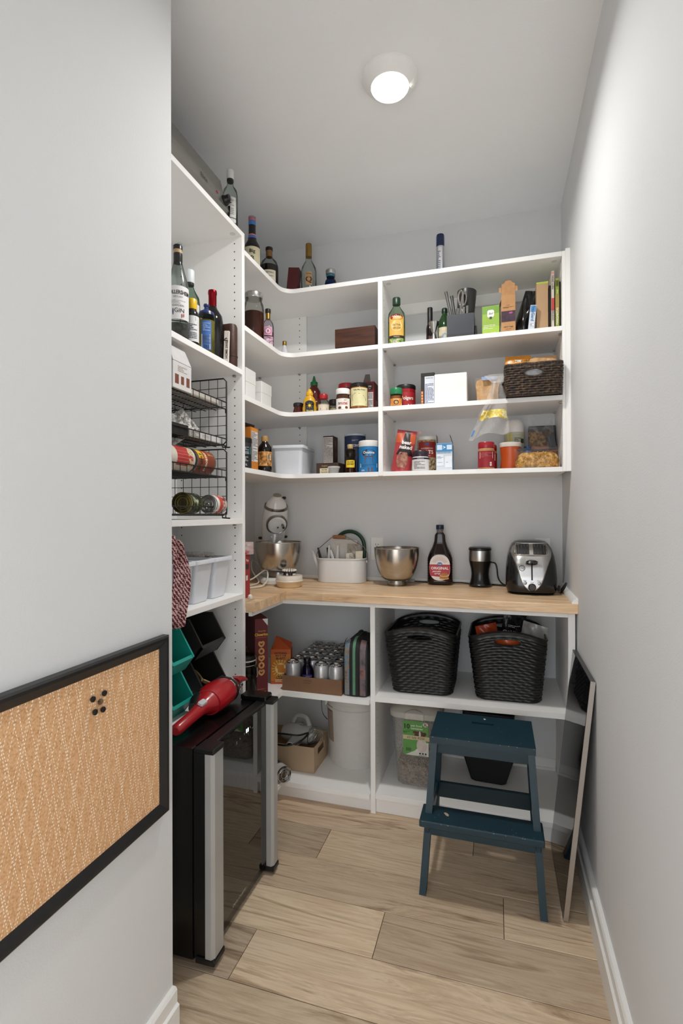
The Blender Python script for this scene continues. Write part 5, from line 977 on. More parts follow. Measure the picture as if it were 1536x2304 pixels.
# ================================================================== TOWER: STACKING BINS
def stack_bin(name, label, y, z, mat, w=.135, h=.118, d=.22, xfr=-.962, group=None, ribs=True):
    """open-fronted stackable bin; front faces +X"""
    t = thing(name, label, 'bin', (xfr-d/2, y, z), 0, group)
    X0, X1 = -d/2, d/2; th = .004
    side = [(X0, 0), (X1-.035, 0), (X1, .045), (X1-.006, .056), (X1-.055, h), (X0, h)]
    for s in (-1, 1): obj('side_wall', prism(side, s*w/2-(th if s > 0 else 0), s*w/2+(th if s < 0 else 0), 'y'), mat, t, smooth=False)
    obj('bin_floor', box(X0, X1-.036, -w/2, w/2, 0, th), mat, t, smooth=False)
    obj('back_wall', box(X0, X0+th, -w/2, w/2, 0, h), mat, t, smooth=False)
    obj('front_lip', hull([(x, y_, z_) for y_ in (-w/2, w/2) for x, z_ in ((X1-.037, 0), (X1-.002, .043), (X1-.008, .052), (X1-.040, .008))]), mat, t, smooth=False)
    obj('top_rail', box(X0, X1-.06, -w/2, -w/2+.012, h-.006, h), mat, t, smooth=False); obj('top_rail', box(X0, X1-.06, w/2-.012, w/2, h-.006, h), mat, t, smooth=False)
    obj('rim_band', hull([(x, y_, z_) for y_ in (-w/2-.003, -w/2) for x, z_ in ((X1, .045), (X1-.010, .050), (X1-.055, h), (X1-.065, h))]), mat, t, smooth=False)
    obj('rim_band', hull([(x, y_, z_) for y_ in (w/2, w/2+.003) for x, z_ in ((X1, .045), (X1-.010, .050), (X1-.055, h), (X1-.065, h))]), mat, t, smooth=False)
    if ribs:
        for k in range(5): obj('vent_slot', box(X0+th, X0+th+.0008, -.035+.014*k, -.031+.014*k, .045, .10), M('#b9b8b4', .6), t, smooth=False)
    return t
BK = M('#201f1f', .5, var=.05); TEAL = M('#1f9d90', .35, var=.04)
stack_bin('stacking_bin', 'lower black stacking bin holding wooden sticks', 1.610, ZE, BK, .150, .140, .22, -.968, 'black stacking bins')
stack_bin('stacking_bin', 'upper black stacking bin under the tower shelf', 1.610, ZE+.1412, BK, .150, .140, .22, -.968, 'black stacking bins')
stack_bin('teal_bin', 'lower teal stacking bin at the wall edge', 1.400, ZE, TEAL, .11, .135, .20, -.952, 'teal stacking bins', False)
stack_bin('teal_bin', 'upper teal stacking bin at the wall edge', 1.400, ZE+.1362, TEAL, .11, .135, .20, -.952, 'teal stacking bins', False)
for k, (dy, dx, rz, lb) in enumerate(((-.025, 0, .45, 'wooden stick lying left in the lower black bin'), (.012, .012, 1.15, 'pale wooden stick lying across the lower black bin front'), (.03, -.02, .8, 'thin wooden stick deep in the lower black bin'))):
    tag(obj('wooden_stick', xf(loft([rr(.006, .012, .002, -.055), rr(.008, .014, .003, 0), rr(.005, .011, .002, .055)]), (0, 0, 0), (PI/2, .1*k, 0)), M('#c6a77a', .6, var=.15), None, (-1.035+dx, 1.610+dy, ZE+.030+.012*k), (0, .0, rz)), lb, 'stick', 'wooden sticks in the black bin')
# ================================================================== FRIDGE
FB = M('#0f0f0f', .22, var=.1); FBM = M('#121212', .35, var=.1)
fr = thing('beverage_fridge', 'black beverage fridge with glass door and brushed side handles', 'fridge', (-.95, 1.445, 0))
fx = lambda x: x+.95
fy = lambda y: y-1.445
CSD = [(fx(-1.245), .014), (fx(-.812), .014), (fx(-.812), .597), (fx(-.815), .6), (fx(-.9555), .6), (fx(-.9555), .575), (fx(-1.245), .575)]
for ya, yb in ((1.231, 1.251), (1.635, 1.655)): obj('cabinet_side', prism(CSD, fy(ya), fy(yb), 'y'), FB, fr, smooth=False)
obj('cabinet_top', join(box(fx(-.9555), fx(-.812), fy(1.251), fy(1.635), .555, .6), box(fx(-1.245), fx(-.9555), fy(1.251), fy(1.635), .555, .575)), FB, fr, smooth=False); obj('cabinet_base', cbox(fx(-1.245), fx(-.812), fy(1.2512), fy(1.6348), .0145, .045, .002), FB, fr, smooth=False)
obj('cabinet_back', box(fx(-1.245), fx(-1.215), fy(1.251), fy(1.635), .045, .555), M('#24221f', .6), fr, smooth=False)
obj('back_hinge_cover', cbox(fx(-.862), fx(-.765), fy(1.60), fy(1.655), .6005, .620, .004), FB, fr)
for x in (-1.2, -.83):
    for y in (1.26, 1.62): obj('foot', xf(cyl(.014, 0, .0145, 14), (fx(x), fy(y), 0)), M('#111111', .6), fr)
dr = obj('door', join(box(fx(-.806), fx(-.7745), fy(1.285), fy(1.605), .530, .598), box(fx(-.806), fx(-.7745), fy(1.285), fy(1.605), .022, .066), box(fx(-.806), fx(-.772), fy(1.231), fy(1.285), .022, .598), box(fx(-.806), fx(-.772), fy(1.605), fy(1.655), .022, .598)), FB, fr, smooth=False)
for q in ((1.236, 1.256, .03, .592), (1.630, 1.65, .03, .592), (1.256, 1.630, .03, .05), (1.256, 1.630, .57, .592)): obj('gasket', cbox(fx(-.8118), fx(-.806), fy(q[0]), fy(q[1]), q[2], q[3], .001), M('#0a0a0a', .8), fr, smooth=False)
obj('glass_pane', cbox(fx(-.7735), fx(-.7695), fy(1.27), fy(1.62), .05, .590, .0005), GLASS('#b5afa4', .85, .6, .02, .13), dr)
obj('inner_wall', join(box(fx(-.812)-.0, fx(-.811), fy(1.24), fy(1.645), .03, .59)), M('#17150f', .5), fr, smooth=False) if 0 else None
ALU = M('#b4b4b2', .42, metal=.35, var=.04, scale=6)
for ya, yb in ((1.227, 1.283), (1.613, 1.655)):
    h = obj('handle', loft([[(fx(x), fy(y), z) for x, y in ((-.770, ya), (-.752, ya), (-.7445, ya+.010), (-.7445, yb-.002), (-.770, yb))] for z in (.030, .590)]), ALU, dr, smooth=False)
    obj('handle_cap', cbox(fx(-.802), fx(-.7415), fy(ya-.002), fy(yb+.002), .590, .606, .003), FBM, h); obj('handle_cap', cbox(fx(-.802), fx(-.7415), fy(ya-.002), fy(yb+.002), .012, .030, .003), FBM, h)
obj('top_rail', cbox(fx(-.802), fx(-.768), fy(1.285), fy(1.613), .592, .603, .002), FBM, dr)
obj('display', onx(rects((.006, .012, fy(1.47), .556), (.006, .012, fy(1.48), .556)), fx(-.7693), 0, 0), EMIT('#dcecff', 3.), dr, smooth=False)
obj('control_marks', onx(join(rects((.003, .010, fy(1.405), .545), (.004, .004, fy(1.427), .549), (.003, .006, fy(1.455), .553), (.003, .006, fy(1.495), .558)), sh(rects((.010, .0015), (.0015, .02, -.03)), fy(1.51), .55)), fx(-.7693), 0, 0), M('#9a9a98', .4), dr, smooth=False)
obj('brand_plate', onx(tx('Danby Designer', .013, fy(1.42), .062, .02), fx(-.7691), 0, 0), METAL('#c4c3c0', .25), dr, smooth=False)
# behind the smoked glass: wire door rack and two jars
WR = METAL('#c4c2be', .3)
for z in (.125, .080): obj('rack_wire', tube([(fx(-.818), fy(1.30), z), (fx(-.818), fy(1.625), z)], .0013, 5), WR, fr)
for k in range(6): obj('rack_wire', tube([(fx(-.818), fy(1.32+.055*k), .125), (fx(-.818), fy(1.32+.055*k), .080)], .0011, 5), WR, fr)
obj('glass_shelf', box(fx(-1.20), fx(-.83), fy(1.252), fy(1.634), .30, .304), GLASS('#cfd4d2', .9, .9), fr, smooth=False)
bottle('fridge_jar', 'tall clear jar standing inside the fridge behind the glass door', 'jar', -.850, 1.500, .0456, [(.026, 0), (.028, .003), (.028, .115), (.025, .122), (.025, .135)], GLASS('#e4e2dc', 1.), cap=([(.027, .132), (.0275, .134), (.0275, .146), (.025, .148)], METAL('#c9c7c2', .25), 'lid'), labs=[(.02, .10, .8, '#d6d2ca', [(lines(.03, .06, 8), .06, '#6a655c')])], rz=PI/2*.6)
bottle('fridge_jar', 'shorter clear jar nearest the door handle inside the fridge', 'jar', -.852, 1.425, .0456, [(.028, 0), (.030, .003), (.030, .100), (.027, .108), (.027, .116)], GLASS('#e4e2dc', 1.), liq=(.06, M('#8a8276', .6, var=.3, scale=80)), cap=([(.029, .113), (.0295, .115), (.0295, .126), (.027, .128)], METAL('#c9c7c2', .25), 'lid'), rz=PI/2*.6)
# ---- hand vacuum on the fridge
VR = M('#a3141e', .28, var=.04, coat=.3)
v0 = Vector((-.905, 1.232, .622)); 
va = thing('hand_vacuum', 'red cordless hand vacuum lying on the fridge', 'vacuum', (-.878, 1.43, .600))
ax = (Vector((-.893, 1.70, .640))-Vector((-.884, 1.255, .632))).normalized()
ux = Vector((ax.y, -ax.x, 0)).normalized(); uz = ux.cross(ax)
def vsec(s, w, h, dz=0., dx=0.):
    c = Vector((-.884, 1.255, .632))+ax*s*.88
    return [tuple(c+ux*(dx+w*math.cos(a))+uz*(dz+h*math.sin(a))-Vector((-.878, 1.43, .600))) for a in [2*PI*i/20 for i in range(20)]]
obj('handle', loft([vsec(0, .012, .012, -.004), vsec(.01, .018, .017, -.002), vsec(.10, .019, .018, .004), vsec(.16, .022, .022, .010), vsec(.185, .034, .032, .012), vsec(.215, .050, .043, .014)]), VR, va)
obj('motor_body', loft([vsec(.20, .047, .041, .013), vsec(.225, .054, .045, .015), vsec(.27, .056, .046, .016), vsec(.315, .050, .044, .014), vsec(.330, .046, .042, .013)]), VR, va)
obj('motor_rear', loft([vsec(.165, .020, .02, .0, -.030), vsec(.185, .030, .035, .003, -.030), vsec(.215, .034, .042, .006, -.030), vsec(.25, .030, .042, .008, -.030)]), M('#1b1c1d', .3), va)
obj('collar', loft([vsec(.328, .048, .044, .013), vsec(.338, .049, .045, .013), vsec(.348, .045, .042, .012)]), M('#1d1d1e', .35), va)
obj('dust_bowl', loft([vsec(.346, .044, .041, .012), vsec(.372, .038, .036, .008), vsec(.40, .030, .024, .004), vsec(.425, .026, .018, .006)]), GLASS('#8f8c88', .8, .7), va)
obj('nozzle', loft([vsec(.40, .024, .010, .024), vsec(.425, .025, .012, .022), vsec(.462, .026, .010, .014), vsec(.470, .025, .006, .010)]), M('#8f1a22', .35), va)
obj('power_switch', xf(loft([rr(.020, .034, .005, 0), rr(.018, .031, .005, .005)]), (0, 0, 0)) and [None] and xf(loft([rr(.020, .034, .005, 0), rr(.018, .031, .005, .006)]), tuple(Vector((-.884, 1.255, .632))+ax*0.132+uz*.028+ux*.008-Vector((-.878, 1.43, .600))), (0.05, .35, -.0)), M('#c9c9cb', .35), va)
obj('release_button', xf(lathe([(0, 0), (.015, 0), (.013, .004), (0, .005)], 18), tuple(Vector((-.884, 1.255, .632))+ax*0.280+uz*.040+ux*.030-Vector((-.878, 1.43, .600))), (0, .75, 0)), M('#c9c9cb', .35), va)
obj('lettering', xf(text('20V MAX', .010, .02), tuple(Vector((-.884, 1.255, .632))+ax*0.299+uz*.042+ux*.033-Vector((-.878, 1.43, .600))), (0, .85, 0)), M('#c4c4c4', .4), va, smooth=False)
obj('lettering', xf(lines(.022, .012, 3), tuple(Vector((-.884, 1.255, .632))+ax*0.389+uz*.0318+ux*.004-Vector((-.878, 1.43, .600))), (0, .1, 1.4)), M('#d9c4c2', .4), va, smooth=False)
# ================================================================== COUNTER
ZK = .9142
STEEL = METAL('#b3aea7', .22, (40, 40, 1))
def steel_bowl(name, label, x, y, z, rt, rb, h, parent=None):
    t = thing(name, label, 'bowl', (x, y, z))
    P = [(rb, .0), (rb, .018), (rb*.98, .022), (rb*1.02, .024)]
    for k in range(1, 9):
        a = k/8; P.append((rb+(rt-rb)*math.sin(a*PI/2)**.85, .024+(h-.024)*(1-math.cos(a*PI/2))**.92))
    Q = [(r-.0015, zz+.002) for r, zz in reversed(P[4:])]
    obj('bowl_wall', lathe([(0, 0)]+P[:1]+P[1:]+Q+[(0, .027)], 48), STEEL, t)
    obj('rolled_rim', tube([(rt*math.cos(a), rt*math.sin(a), h) for a in [2*PI*i/48 for i in range(48)]], .0022, 6, True), STEEL, t)
    obj('foot_ring', lathe([(rb+.0005, .001), (rb+.001, .003), (rb+.001, .017), (rb, .019)], 40, cap=False), METAL('#9c978f', .3, (40, 40, 1)), t)
    return t
MW = M('#dcdcda', .22, var=.01, coat=.4)
mx = thing('stand_mixer', 'white stand mixer with its head tilted up in the corner', 'mixer', (-1.075, 2.365, ZK), .62)
obj('base', join(loft([rr(.17, .30, .07, 0, 6, 0, -.03), rr(.185, .315, .08, .006, 6, 0, -.03), rr(.185, .315, .08, .022, 6, 0, -.03), rr(.165, .295, .07, .033, 6, 0, -.03)])), MW, mx)
obj('column', loft([rr(.13, .13, .045, .03, 5, 0, .06), rr(.105, .10, .04, .06, 5, 0, .075), rr(.09, .085, .035, .12, 5, 0, .085), rr(.092, .085, .035, .18, 5, 0, .08), rr(.096, .075, .03, .205, 5, 0, .07)]), MW, mx)
th_ = math.radians(62); A_ = Vector((0, -math.cos(th_), math.sin(th_))); N_ = Vector((0, -math.sin(th_), -math.cos(th_))); P0 = Vector((0, .085, .165))
def hs_(s, w, h, dn=0.): return [tuple(P0+A_*s+Vector((w*math.cos(a), 0, 0))+N_*(dn+h*math.sin(a))) for a in [2*PI*i/24 for i in range(24)]]
obj('motor_head', loft([hs_(-.03, .030, .030), hs_(-.015, .046, .044), hs_(.03, .056, .054), (hs_(.10, .062, .058)), hs_(.17, .064, .060), hs_(.225, .060, .055), hs_(.262, .047, .042), hs_(.285, .030, .027), hs_(.292, .018, .016)]), MW, mx)
obj('trim_band', loft([hs_(.232, .0602, .0542), hs_(.2325, .0612, .0552), hs_(.2455, .0575, .052), hs_(.246, .0565, .051)], cap=False), METAL('#8e8d8a', .3), mx)
g = text('KitchenAid', .013, .03); pts = []
for a, b, c in g[0]:
    an = PI/2+a/.056; q = P0+A_*(.239+b*.9)+Vector((.0605*math.cos(an), 0, 0))*-1*-1+N_*(.0545*math.sin(an)+.0008); pts.append(tuple(Vector((-q.x, q.y, q.z)) if 0 else Vector((.0605*-math.cos(an), 0, 0))+P0+A_*(.239+b*.9)+N_*(.0555*math.sin(an))))
obj('lettering', (pts, g[1]), M('#1c1b1a', .5), mx, smooth=False)
pc = P0+A_*.165+N_*.054
def pl_(prof): # lathe about N
    V, F = lathe(prof, 32); e1 = Vector((1, 0, 0)); e2 = N_.cross(e1)
    return [tuple(pc+e1*x+e2*y+N_*z) for x, y, z in V], F
obj('gear_ring', pl_([(.052, -.01), (.054, .006), (.050, .010), (.047, .008), (.046, .0)]), METAL('#8f8d8a', .25), mx)
obj('planetary_disc', pl_([(0, .0), (.0455, .0), (.046, .012), (.040, .020), (.015, .023), (0, .023)]), MW, mx)
def stub(c0, d, r, L, m, nm):
    d = Vector(d).normalized(); obj(nm, tube([Vector(c0), Vector(c0)+d*L*.5, Vector(c0)+d*L], r, 12), m, mx)
stub(pc+N_*.018+Vector((.024, 0, 0))+A_*.008, N_, .0065, .034, METAL('#77736d', .35), 'beater_shaft')
stub(pc+N_*.020+Vector((.002, 0, 0))-A_*.006, N_, .005, .004, M('#3a3937', .4), 'centre_bolt')
stub(P0+A_*.262, A_, .022, .036, MW, 'attachment_hub'); stub(P0+A_*.297, A_, .021, .004, METAL('#b9b7b3', .25), 'hub_cap')
BKN = M('#141313', .35)
def knob(c, nm='knob'): obj(nm, xf(lathe([(0, -.008), (.008, -.006), (.0105, 0), (.008, .006), (0, .008)], 14), tuple(c)), BKN, mx)
knob(P0+A_*.285+Vector((.036, 0, 0)), 'hub_knob'); stub(P0+A_*.285+Vector((.016, 0, 0)), (1, 0, 0), .003, .016, BKN, 'knob_stem')
knob(P0+A_*.055+Vector((-.066, 0, 0)), 'speed_knob'); knob(P0+A_*.060+Vector((.066, 0, 0)), 'lock_knob'); stub(P0+A_*.055+Vector((-.052, 0, 0)), (-1, 0, 0), .003, .012, BKN, 'knob_stem'); stub(P0+A_*.06+Vector((.052, 0, 0)), (1, 0, 0), .003, .012, BKN, 'knob_stem')
for s in (-1, 1): obj('screw', xf(cyl(.0035, 0, .002, 10), tuple(P0+A_*.095+N_*.056+Vector((s*.020, 0, 0))), (PI/2+.5, 0, 0)), METAL('#7c7a76', .4), mx)
obj('power_cord', tube(spline([(-.05, .13, .05), (-.10, .08, .10), (-.12, -.02, .06), (-.10, -.10, .012), (-.14, -.17, .0075), (-.19, -.20, .0065), (-.20, -.15, .0065), (-.13, -.12, .03), (-.07, -.13, .07), (-.075, -.19, .03), (-.11, -.235, .0075), (-.17, -.26, .0065)], 7), .0036, 7), M('#d8d4c8', .45), mx)
steel_bowl('mixer_bowl', 'steel mixing bowl standing on the mixer base', -1.0200, 2.282, .9482, .112, .052, .166)
steel_bowl('steel_bowl', 'plain steel mixing bowl on the counter by the outlet', -.453, 2.372, ZK, .1055, .044, .175)
tn = thing('cream_tin', 'round cream tin with a paler lid on the counter', 'tin', (-.9215, 2.183, ZK))
obj('tin_base', lathe([(0, 0), (.053, 0), (.0555, .002), (.057, .010), (.060, .026), (0, .026)], 40), M('#cdb48c', .4), tn); obj('lid', lathe([(0, .0262), (.0635, .0262), (.0645, .029), (.062, .032), (.061, .048), (.058, .0525), (0, .0535)], 40), M('#d6cdc0', .3, var=.02), tn)
br = thing('bead_bracelet', 'black and white beaded bracelet on the cream tin', 'bracelet', (-.9200, 2.180, ZK+.0537))
BD = {c: mesh('bead', lathe([(0, -.0048), (.0036, -.0034), (.0050, 0), (.0036, .0034), (0, .0048)], 10), M(c, .2)) for c in ('#e4ded6', '#17161a')}
for lv in range(3):
    for k in range(16):
        a = 2*PI*(k+.5*lv)/16; R = (.026, .0275, .029)[lv]; c = '#17161a' if (lv == 0 and k % 3) or (lv == 1) else '#e4ded6'
        obj('bead', BD[c], None, br, (R*math.cos(a), R*math.sin(a), .005+.0088*lv))
rc = carton('red_carton', 'red carton with an open plastic liner beside the tower', 'box', -.994, 1.8475, ZK, .066, .042, .175, '#96262a', 0., [('r', rects((.026, .022, -.004, .125)), '#241a1a'), ('r', tx('Pop', .014, -.002, .15, .02), '#e6ded6', 'lettering'), ('r', rects((.016, .02, -.008, .08)), '#d8d0c8', 'label')])
obj('plastic_liner', xf(pouch(.085, .05, .07, seed=81, amp=.008, foot=.8)[0], (.010, .014, .174)), FILM('#e6cfcb', .55, .15, .7), rc)
obj('clip', tube([(.034, -.02, .180), (.042, .01, .192), (.040, .04, .186)], .004, 8), M('#b5484c', .4), rc)
tag(obj('cord_clip', lathe([(0, 0), (.008, 0), (.0095, .004), (.0085, .012), (.004, .016), (0, .017)], 14), M('#e2ddd2', .35), None, (-.942, 1.832, ZK)), 'little white plastic clip at the counter end below the red carton', 'clip')
# caddy
cdy = thing('utensil_caddy', 'white oval enamel caddy with wire and wood handle', 'caddy', (-.7385, 2.422, ZK), .05)
EN = M('#d6d6d5', .3, var=.015)
obj('bin_body', loft([rr(.238, .128, .06, 0, 8), rr(.242, .132, .062, .002, 8), rr(.246, .136, .064, .114, 8), rr(.242, .132, .062, .114, 8), rr(.236, .126, .06, .006, 8)]), EN, cdy)
obj('rolled_rim', tube([(p[0], p[1], .116) for p in rr(.248, .138, .065, 0, 8)], .003, 6, True), EN, cdy)
for s in (-1, 1): obj('handle_ear', xf(cyl(.007, -.003, .003, 12), (s*.126, 0, .102), (0, PI/2, 0)), EN, cdy)
obj('wire_handle', tube([(-.128, 0, .100), (-.130, -.004, .135), (-.115, -.01, .165), (-.045, -.02, .222), (.03, -.02, .222), (.115, -.01, .172), (.130, -.004, .14), (.128, 0, .100)], .0018, 6), METAL('#8f8c88', .3), cdy)
obj('wood_grip', xf(lathe([(.0075, -.033), (.009, -.028), (.0095, 0), (.009, .028), (.0075, .033)], 14), (-.008, -.02, .222), (0, PI/2, 0)), M('#8a5a3a', .5, var=.15), cdy)
rgp = random.Random(4)
for k in range(7):
    x = -.098+.014*k; tag(obj('cutlery_packet', xf(loft([rr(.012, .005, .002, 0), rr(.014, .006, .002, .13), rr(.008, .003, .001, .155+.01*(k % 3))]), (0, 0, 0), (rgp.uniform(-.1, .15), rgp.uniform(-.3, .12)-(.12 if k == 0 else 0), rgp.uniform(-.4, .4))), [M('#dcdad6', .35), M('#c9c8c6', .3), M('#2b2a29', .4)][(k*2) % 3 if k != 0 else 0], None, (-.7385+x, 2.402+.008*(k % 3), ZK+.0068)), ['outermost white cutlery packet leaning out of the caddy', 'grey cutlery handle near the left rim of the caddy', 'black cutlery handle third from the caddy left rim', 'white cutlery packet fourth from the caddy left rim', 'grey cutlery handle fifth from the caddy left rim', 'black cutlery handle sixth from the caddy left rim', 'white cutlery packet nearest the paper bag in the caddy'][k], 'cutlery', 'cutlery in the caddy')
tag(obj('paper_bag', xf(hull([(-.058, -.012, 0), (.060, -.012, 0), (.054, .012, 0), (-.052, .012, 0), (-.070, -.008, .204), (.074, -.008, .198), (.074, .004, .198), (-.068, .004, .207)]), (0, 0, 0)), M('#c8c3bc', .7, var=.06, bump=.2), None, (-.735, 2.438, ZK+.0068)), 'large pale paper bag standing in the caddy', 'paper bag')
for k, (x, w, h, lb) in enumerate(((-.690, .038, .140, 'wooden-coloured napkin pack standing right in the caddy'), (-.652, .034, .150, 'crinkled napkin pack at the right end of the caddy'))):
    tag(obj('napkin_pack', xf(hull([(a*w/2, b*.008, z) for a in (-1, 1) for b in (-1, 1) for z in (0, h*.97 if a < 0 else h)]), (0, 0, 0), (.05, .06*k, .1)), M('#cfc6b4', .7, var=.08, bump=.2), None, (x, 2.405, ZK+.0068)), lb, 'napkins')
tag(obj('crumpled_wrap', xf(pouch(.07, .07, .05, seed=91, amp=.014, foot=.8)[0], (0, 0, 0)), FILM('#d9d0c2', .65, .15, .9), None, (-.675, 2.418, ZK+.118)), 'crumpled clear wrap on the napkin packs in the caddy', 'wrap')
tag(obj('green_hose', tube([(-.075, 0, 0), (-.076, 0, .09)]+[(-.076*math.cos(a), 0, .165+.076*math.sin(a)) for a in [PI*i/20 for i in range(21)]]+[(.076, 0, .09), (.075, 0, 0)], .0095, 10), M('#123a26', .35, var=.15), None, (-.712, 2.468, ZK+.0068)), 'dark green bent hose arching up out of the caddy back', 'hose')
# syrup, grinder, toaster
sy = thing('pancake_syrup_bottle', 'large dark pancake syrup bottle with red and white label', 'bottle', (-.2595, 2.447, ZK), face(-.26, 2.447)*.6)
SYP = [(.046, .062, 0), (.056, .072, .004), (.0585, .076, .012), (.0585, .076, .10), (.058, .075, .125), (.050, .066, .150), (.036, .05, .178), (.027, .038, .205), (.024, .034, .235), (.0165, .030, .246)]
obj('body', loft([rr(2*a, b, b*.42, z, 6) for a, b, z in SYP]), M('#1d0c0a', .08, var=.1), sy)
obj('neck', lathe([(.0155, .244), (.0155, .258), (.0175, .259), (.0175, .262), (.0155, .263)], 20), GLASS('#d8d4d0', .9), sy)
obj('cap', lathe([(0, .262), (.0175, .262), (.0185, .264), (.0185, .280), (.017, .283), (0, .283)], 24), M('#14213c', .35), sy)
obj('grip_ribs', join(*[loft([rr(.1175, .0765, .032, z, 5), rr(.1195, .078, .033, z+.003, 5), rr(.1175, .0765, .032, z+.006, 5)]) for z in (.014, .026, .038, .050, .062, .074, .086, .098, .110)]), M('#1d0c0a', .1), sy)
yl_ = -.0395
LBL = []
def oval(w, h, z, n=30, p=2.4): return [(w/2*math.copysign(abs(math.cos(a))**(2/p), math.cos(a)), yl_, z+h/2*math.copysign(abs(math.sin(a))**(2/p), math.sin(a))) for a in [2*PI*i/n for i in range(n)]], [tuple(range(n))]
obj('label', oval(.096, .122, .083), M('#ddd6d0', .45, var=.03), sy, smooth=False)
obj('label_red', ([(x, y-.0003, z) for x, y, z in [(-.0475, yl_, .098), (-.047, yl_, .06), (-.043, yl_, .044), (.0, yl_, .040), (.043, yl_, .052), (.047, yl_, .07), (.0475, yl_, .098)]], [tuple(range(7))]), M('#a31f2c', .45), sy, smooth=False)
obj('print', join(*[onf(tx('|', .018, .03*math.sin(a), .026*math.cos(a), 0, rot=-a), 0, yl_-.0004, .100) for a in [-1.2+.2*i for i in range(13)]]), M('#c08a86', .5), sy, smooth=False)
obj('emblem', onf(ell(.024, .016), 0, yl_-.0008, .100), M('#2d4f9a', .4), sy, smooth=False)
obj('lettering', join(onf(tx('ORIGINAL', .0175, 0, .080, .02), 0, yl_-.0008), onf(tx('pancake', .012, -.014, .066, .01, .3), 0, yl_-.0008), onf(tx('syrup', .012, -.012, .056, .01, .3), 0, yl_-.0008), onf(tx('Kroger', .0065, 0, .100, .015, .2), 0, yl_-.0012)), M('#f0e6e0', .5), sy, smooth=False)
for k, (x, z, w, c) in enumerate(((.020, .034, .044, '#c08a4a'), (.020, .040, .040, '#9a6430'), (.020, .046, .042, '#cf9a5a'), (.020, .052, .038, '#a86c34'))): obj('pancake_print', onf(ell(w, .013, x, z), 0, yl_-.0010-.0003*k), M(c, .5), sy, smooth=False)
obj('berry_print', onf(join(ell(.016, .013, .016, .064), ell(.014, .012, .028, .063)), 0, yl_-.0026), M('#b02a30', .4), sy, smooth=False)
gr = thing('coffee_grinder', 'black and silver electric coffee grinder', 'grinder', (-.0755, 2.432, ZK))
obj('body', lathe([(0, 0), (.049, 0), (.051, .003), (.0515, .010), (.046, .018), (.041, .04), (.0395, .060), (.042, .082), (.048, .106), (.0505, .118)], 36), M('#141414', .25), gr)
obj('metal_band', lathe([(.0508, .1185), (.0512, .121), (.0512, .152), (.050, .166)], 36), METAL('#b5b4b1', .3, (40, 40, 1)), gr); obj('lid', lathe([(.050, .166), (.0515, .168), (.0515, .176), (.047, .181), (.02, .183), (0, .183)], 36), M('#161616', .3), gr)
obj('power_cord', tube(spline([(.045, -.005, .112), (.066, 0, .108), (.074, .0, .085), (.080, .005, .04), (.100, .01, .012), (.13, .02, .004), (.10, .03, .004), (.04, .045, .004)], 7), .0036, 8), M('#151515', .4), gr)
obj('lead', tube(spline([(-.045, .03, .006), (-.09, .045, .008), (-.14, .05, .006), (-.22, .055, .004), (-.31, .05, .006)], 6), .003, 7), M('#151515', .4), gr); obj('plug', cb(-.325, .048, .0, .03, .018, .016, .003), M('#9a9892', .35), gr)
ts = thing('toaster', 'black and chrome two-slot toaster by the right wall', 'toaster', (.136, 2.215, ZK))
TR = [(.004, .170, .015, .225), (.010, .192, .004, .245), (.03, .203, 0, .25), (.07, .203, .003, .252), (.12, .196, .014, .252), (.155, .186, .032, .248), (.185, .170, .056, .238), (.205, .150, .082, .222), (.216, .125, .104, .205), (.220, .09, .125, .185)]
def trow(z):
    for a, b in zip(TR, TR[1:]):
        if a[0] <= z <= b[0]:
            t_ = (z-a[0])/(b[0]-a[0]); return [p+(q-p)*t_ for p, q in zip(a, b)]
    return TR[-1]
obj('shell', loft([rr(w, y1-y0, .055, z, 7, 0, (y0+y1)/2) for z, w, y0, y1 in TR]), M('#121212', .16, var=.08), ts)
def tfront(x, z):
    _, w, y0, y1 = trow(z); r = .055; a = abs(x)-(w/2-r)
    return y0+(0 if a <= 0 else r-math.sqrt(max(0, r*r-min(a, r*.999)**2)))
HW = [(.018, .010), (.028, .022), (.045, .036), (.07, .046), (.10, .055), (.13, .066), (.155, .078), (.175, .083), (.195, .074), (.212, .052)]
def hw(z):
    for a, b in zip(HW, HW[1:]):
        if a[0] <= z <= b[0]: return a[1]+(b[1]-a[1])*(z-a[0])/(b[0]-a[0])
    return HW[-1][1]
def fas(u, v, z0=.0185, z1=.211, off=.0022):
    z = z0+(z1-z0)*v; x = (2*u-1)*hw(z); return (x, tfront(x, z)-off, z)
obj('chrome_fascia', surf(lambda u, v: fas(u, v), 20, 26), METAL('#b4b3b1', .25, (40, 1, 1)), ts, solid=.0012)
for s in (-1, 1):
    obj('bread_slot', surf(lambda u, v: (s*(.008+.050*u), tfront(s*(.008+.05*u), .166+.040*v)-.0042, .166+.040*v), 6, 6), M('#0c0b0b', .6), ts)
    for k in range(4): obj('slot_grill', tube([(s*(.014+.012*k), tfront(.02, .168)-.005, .168), (s*(.014+.012*k), tfront(.02, .204)-.005, .204)], .0011, 5), METAL('#6c6a67', .4), ts)
fr_ = [(-.066, .162), (.066, .162), (.060, .2075), (-.060, .2075)]
obj('slot_frame', tube([(x, tfront(x, z)-.005, z) for a, b in zip(fr_, fr_[1:]+fr_[:1]) for x, z in [(a[0]+(b[0]-a[0])*k/6, a[1]+(b[1]-a[1])*k/6) for k in range(6)]], .003, 6, True), METAL('#c4c3c0', .2), ts)
obj('slot_divider', surf(lambda u, v: ((u-.5)*.014, tfront(0, .164+.043*v)-.006, .164+.043*v), 2, 5), METAL('#b9b8b5', .25), ts)
obj('lever_track', surf(lambda u, v: ((u-.5)*.006, tfront(0, .062+.075*v)-.0036, .062+.075*v), 1, 6), M('#0c0c0c', .5), ts)
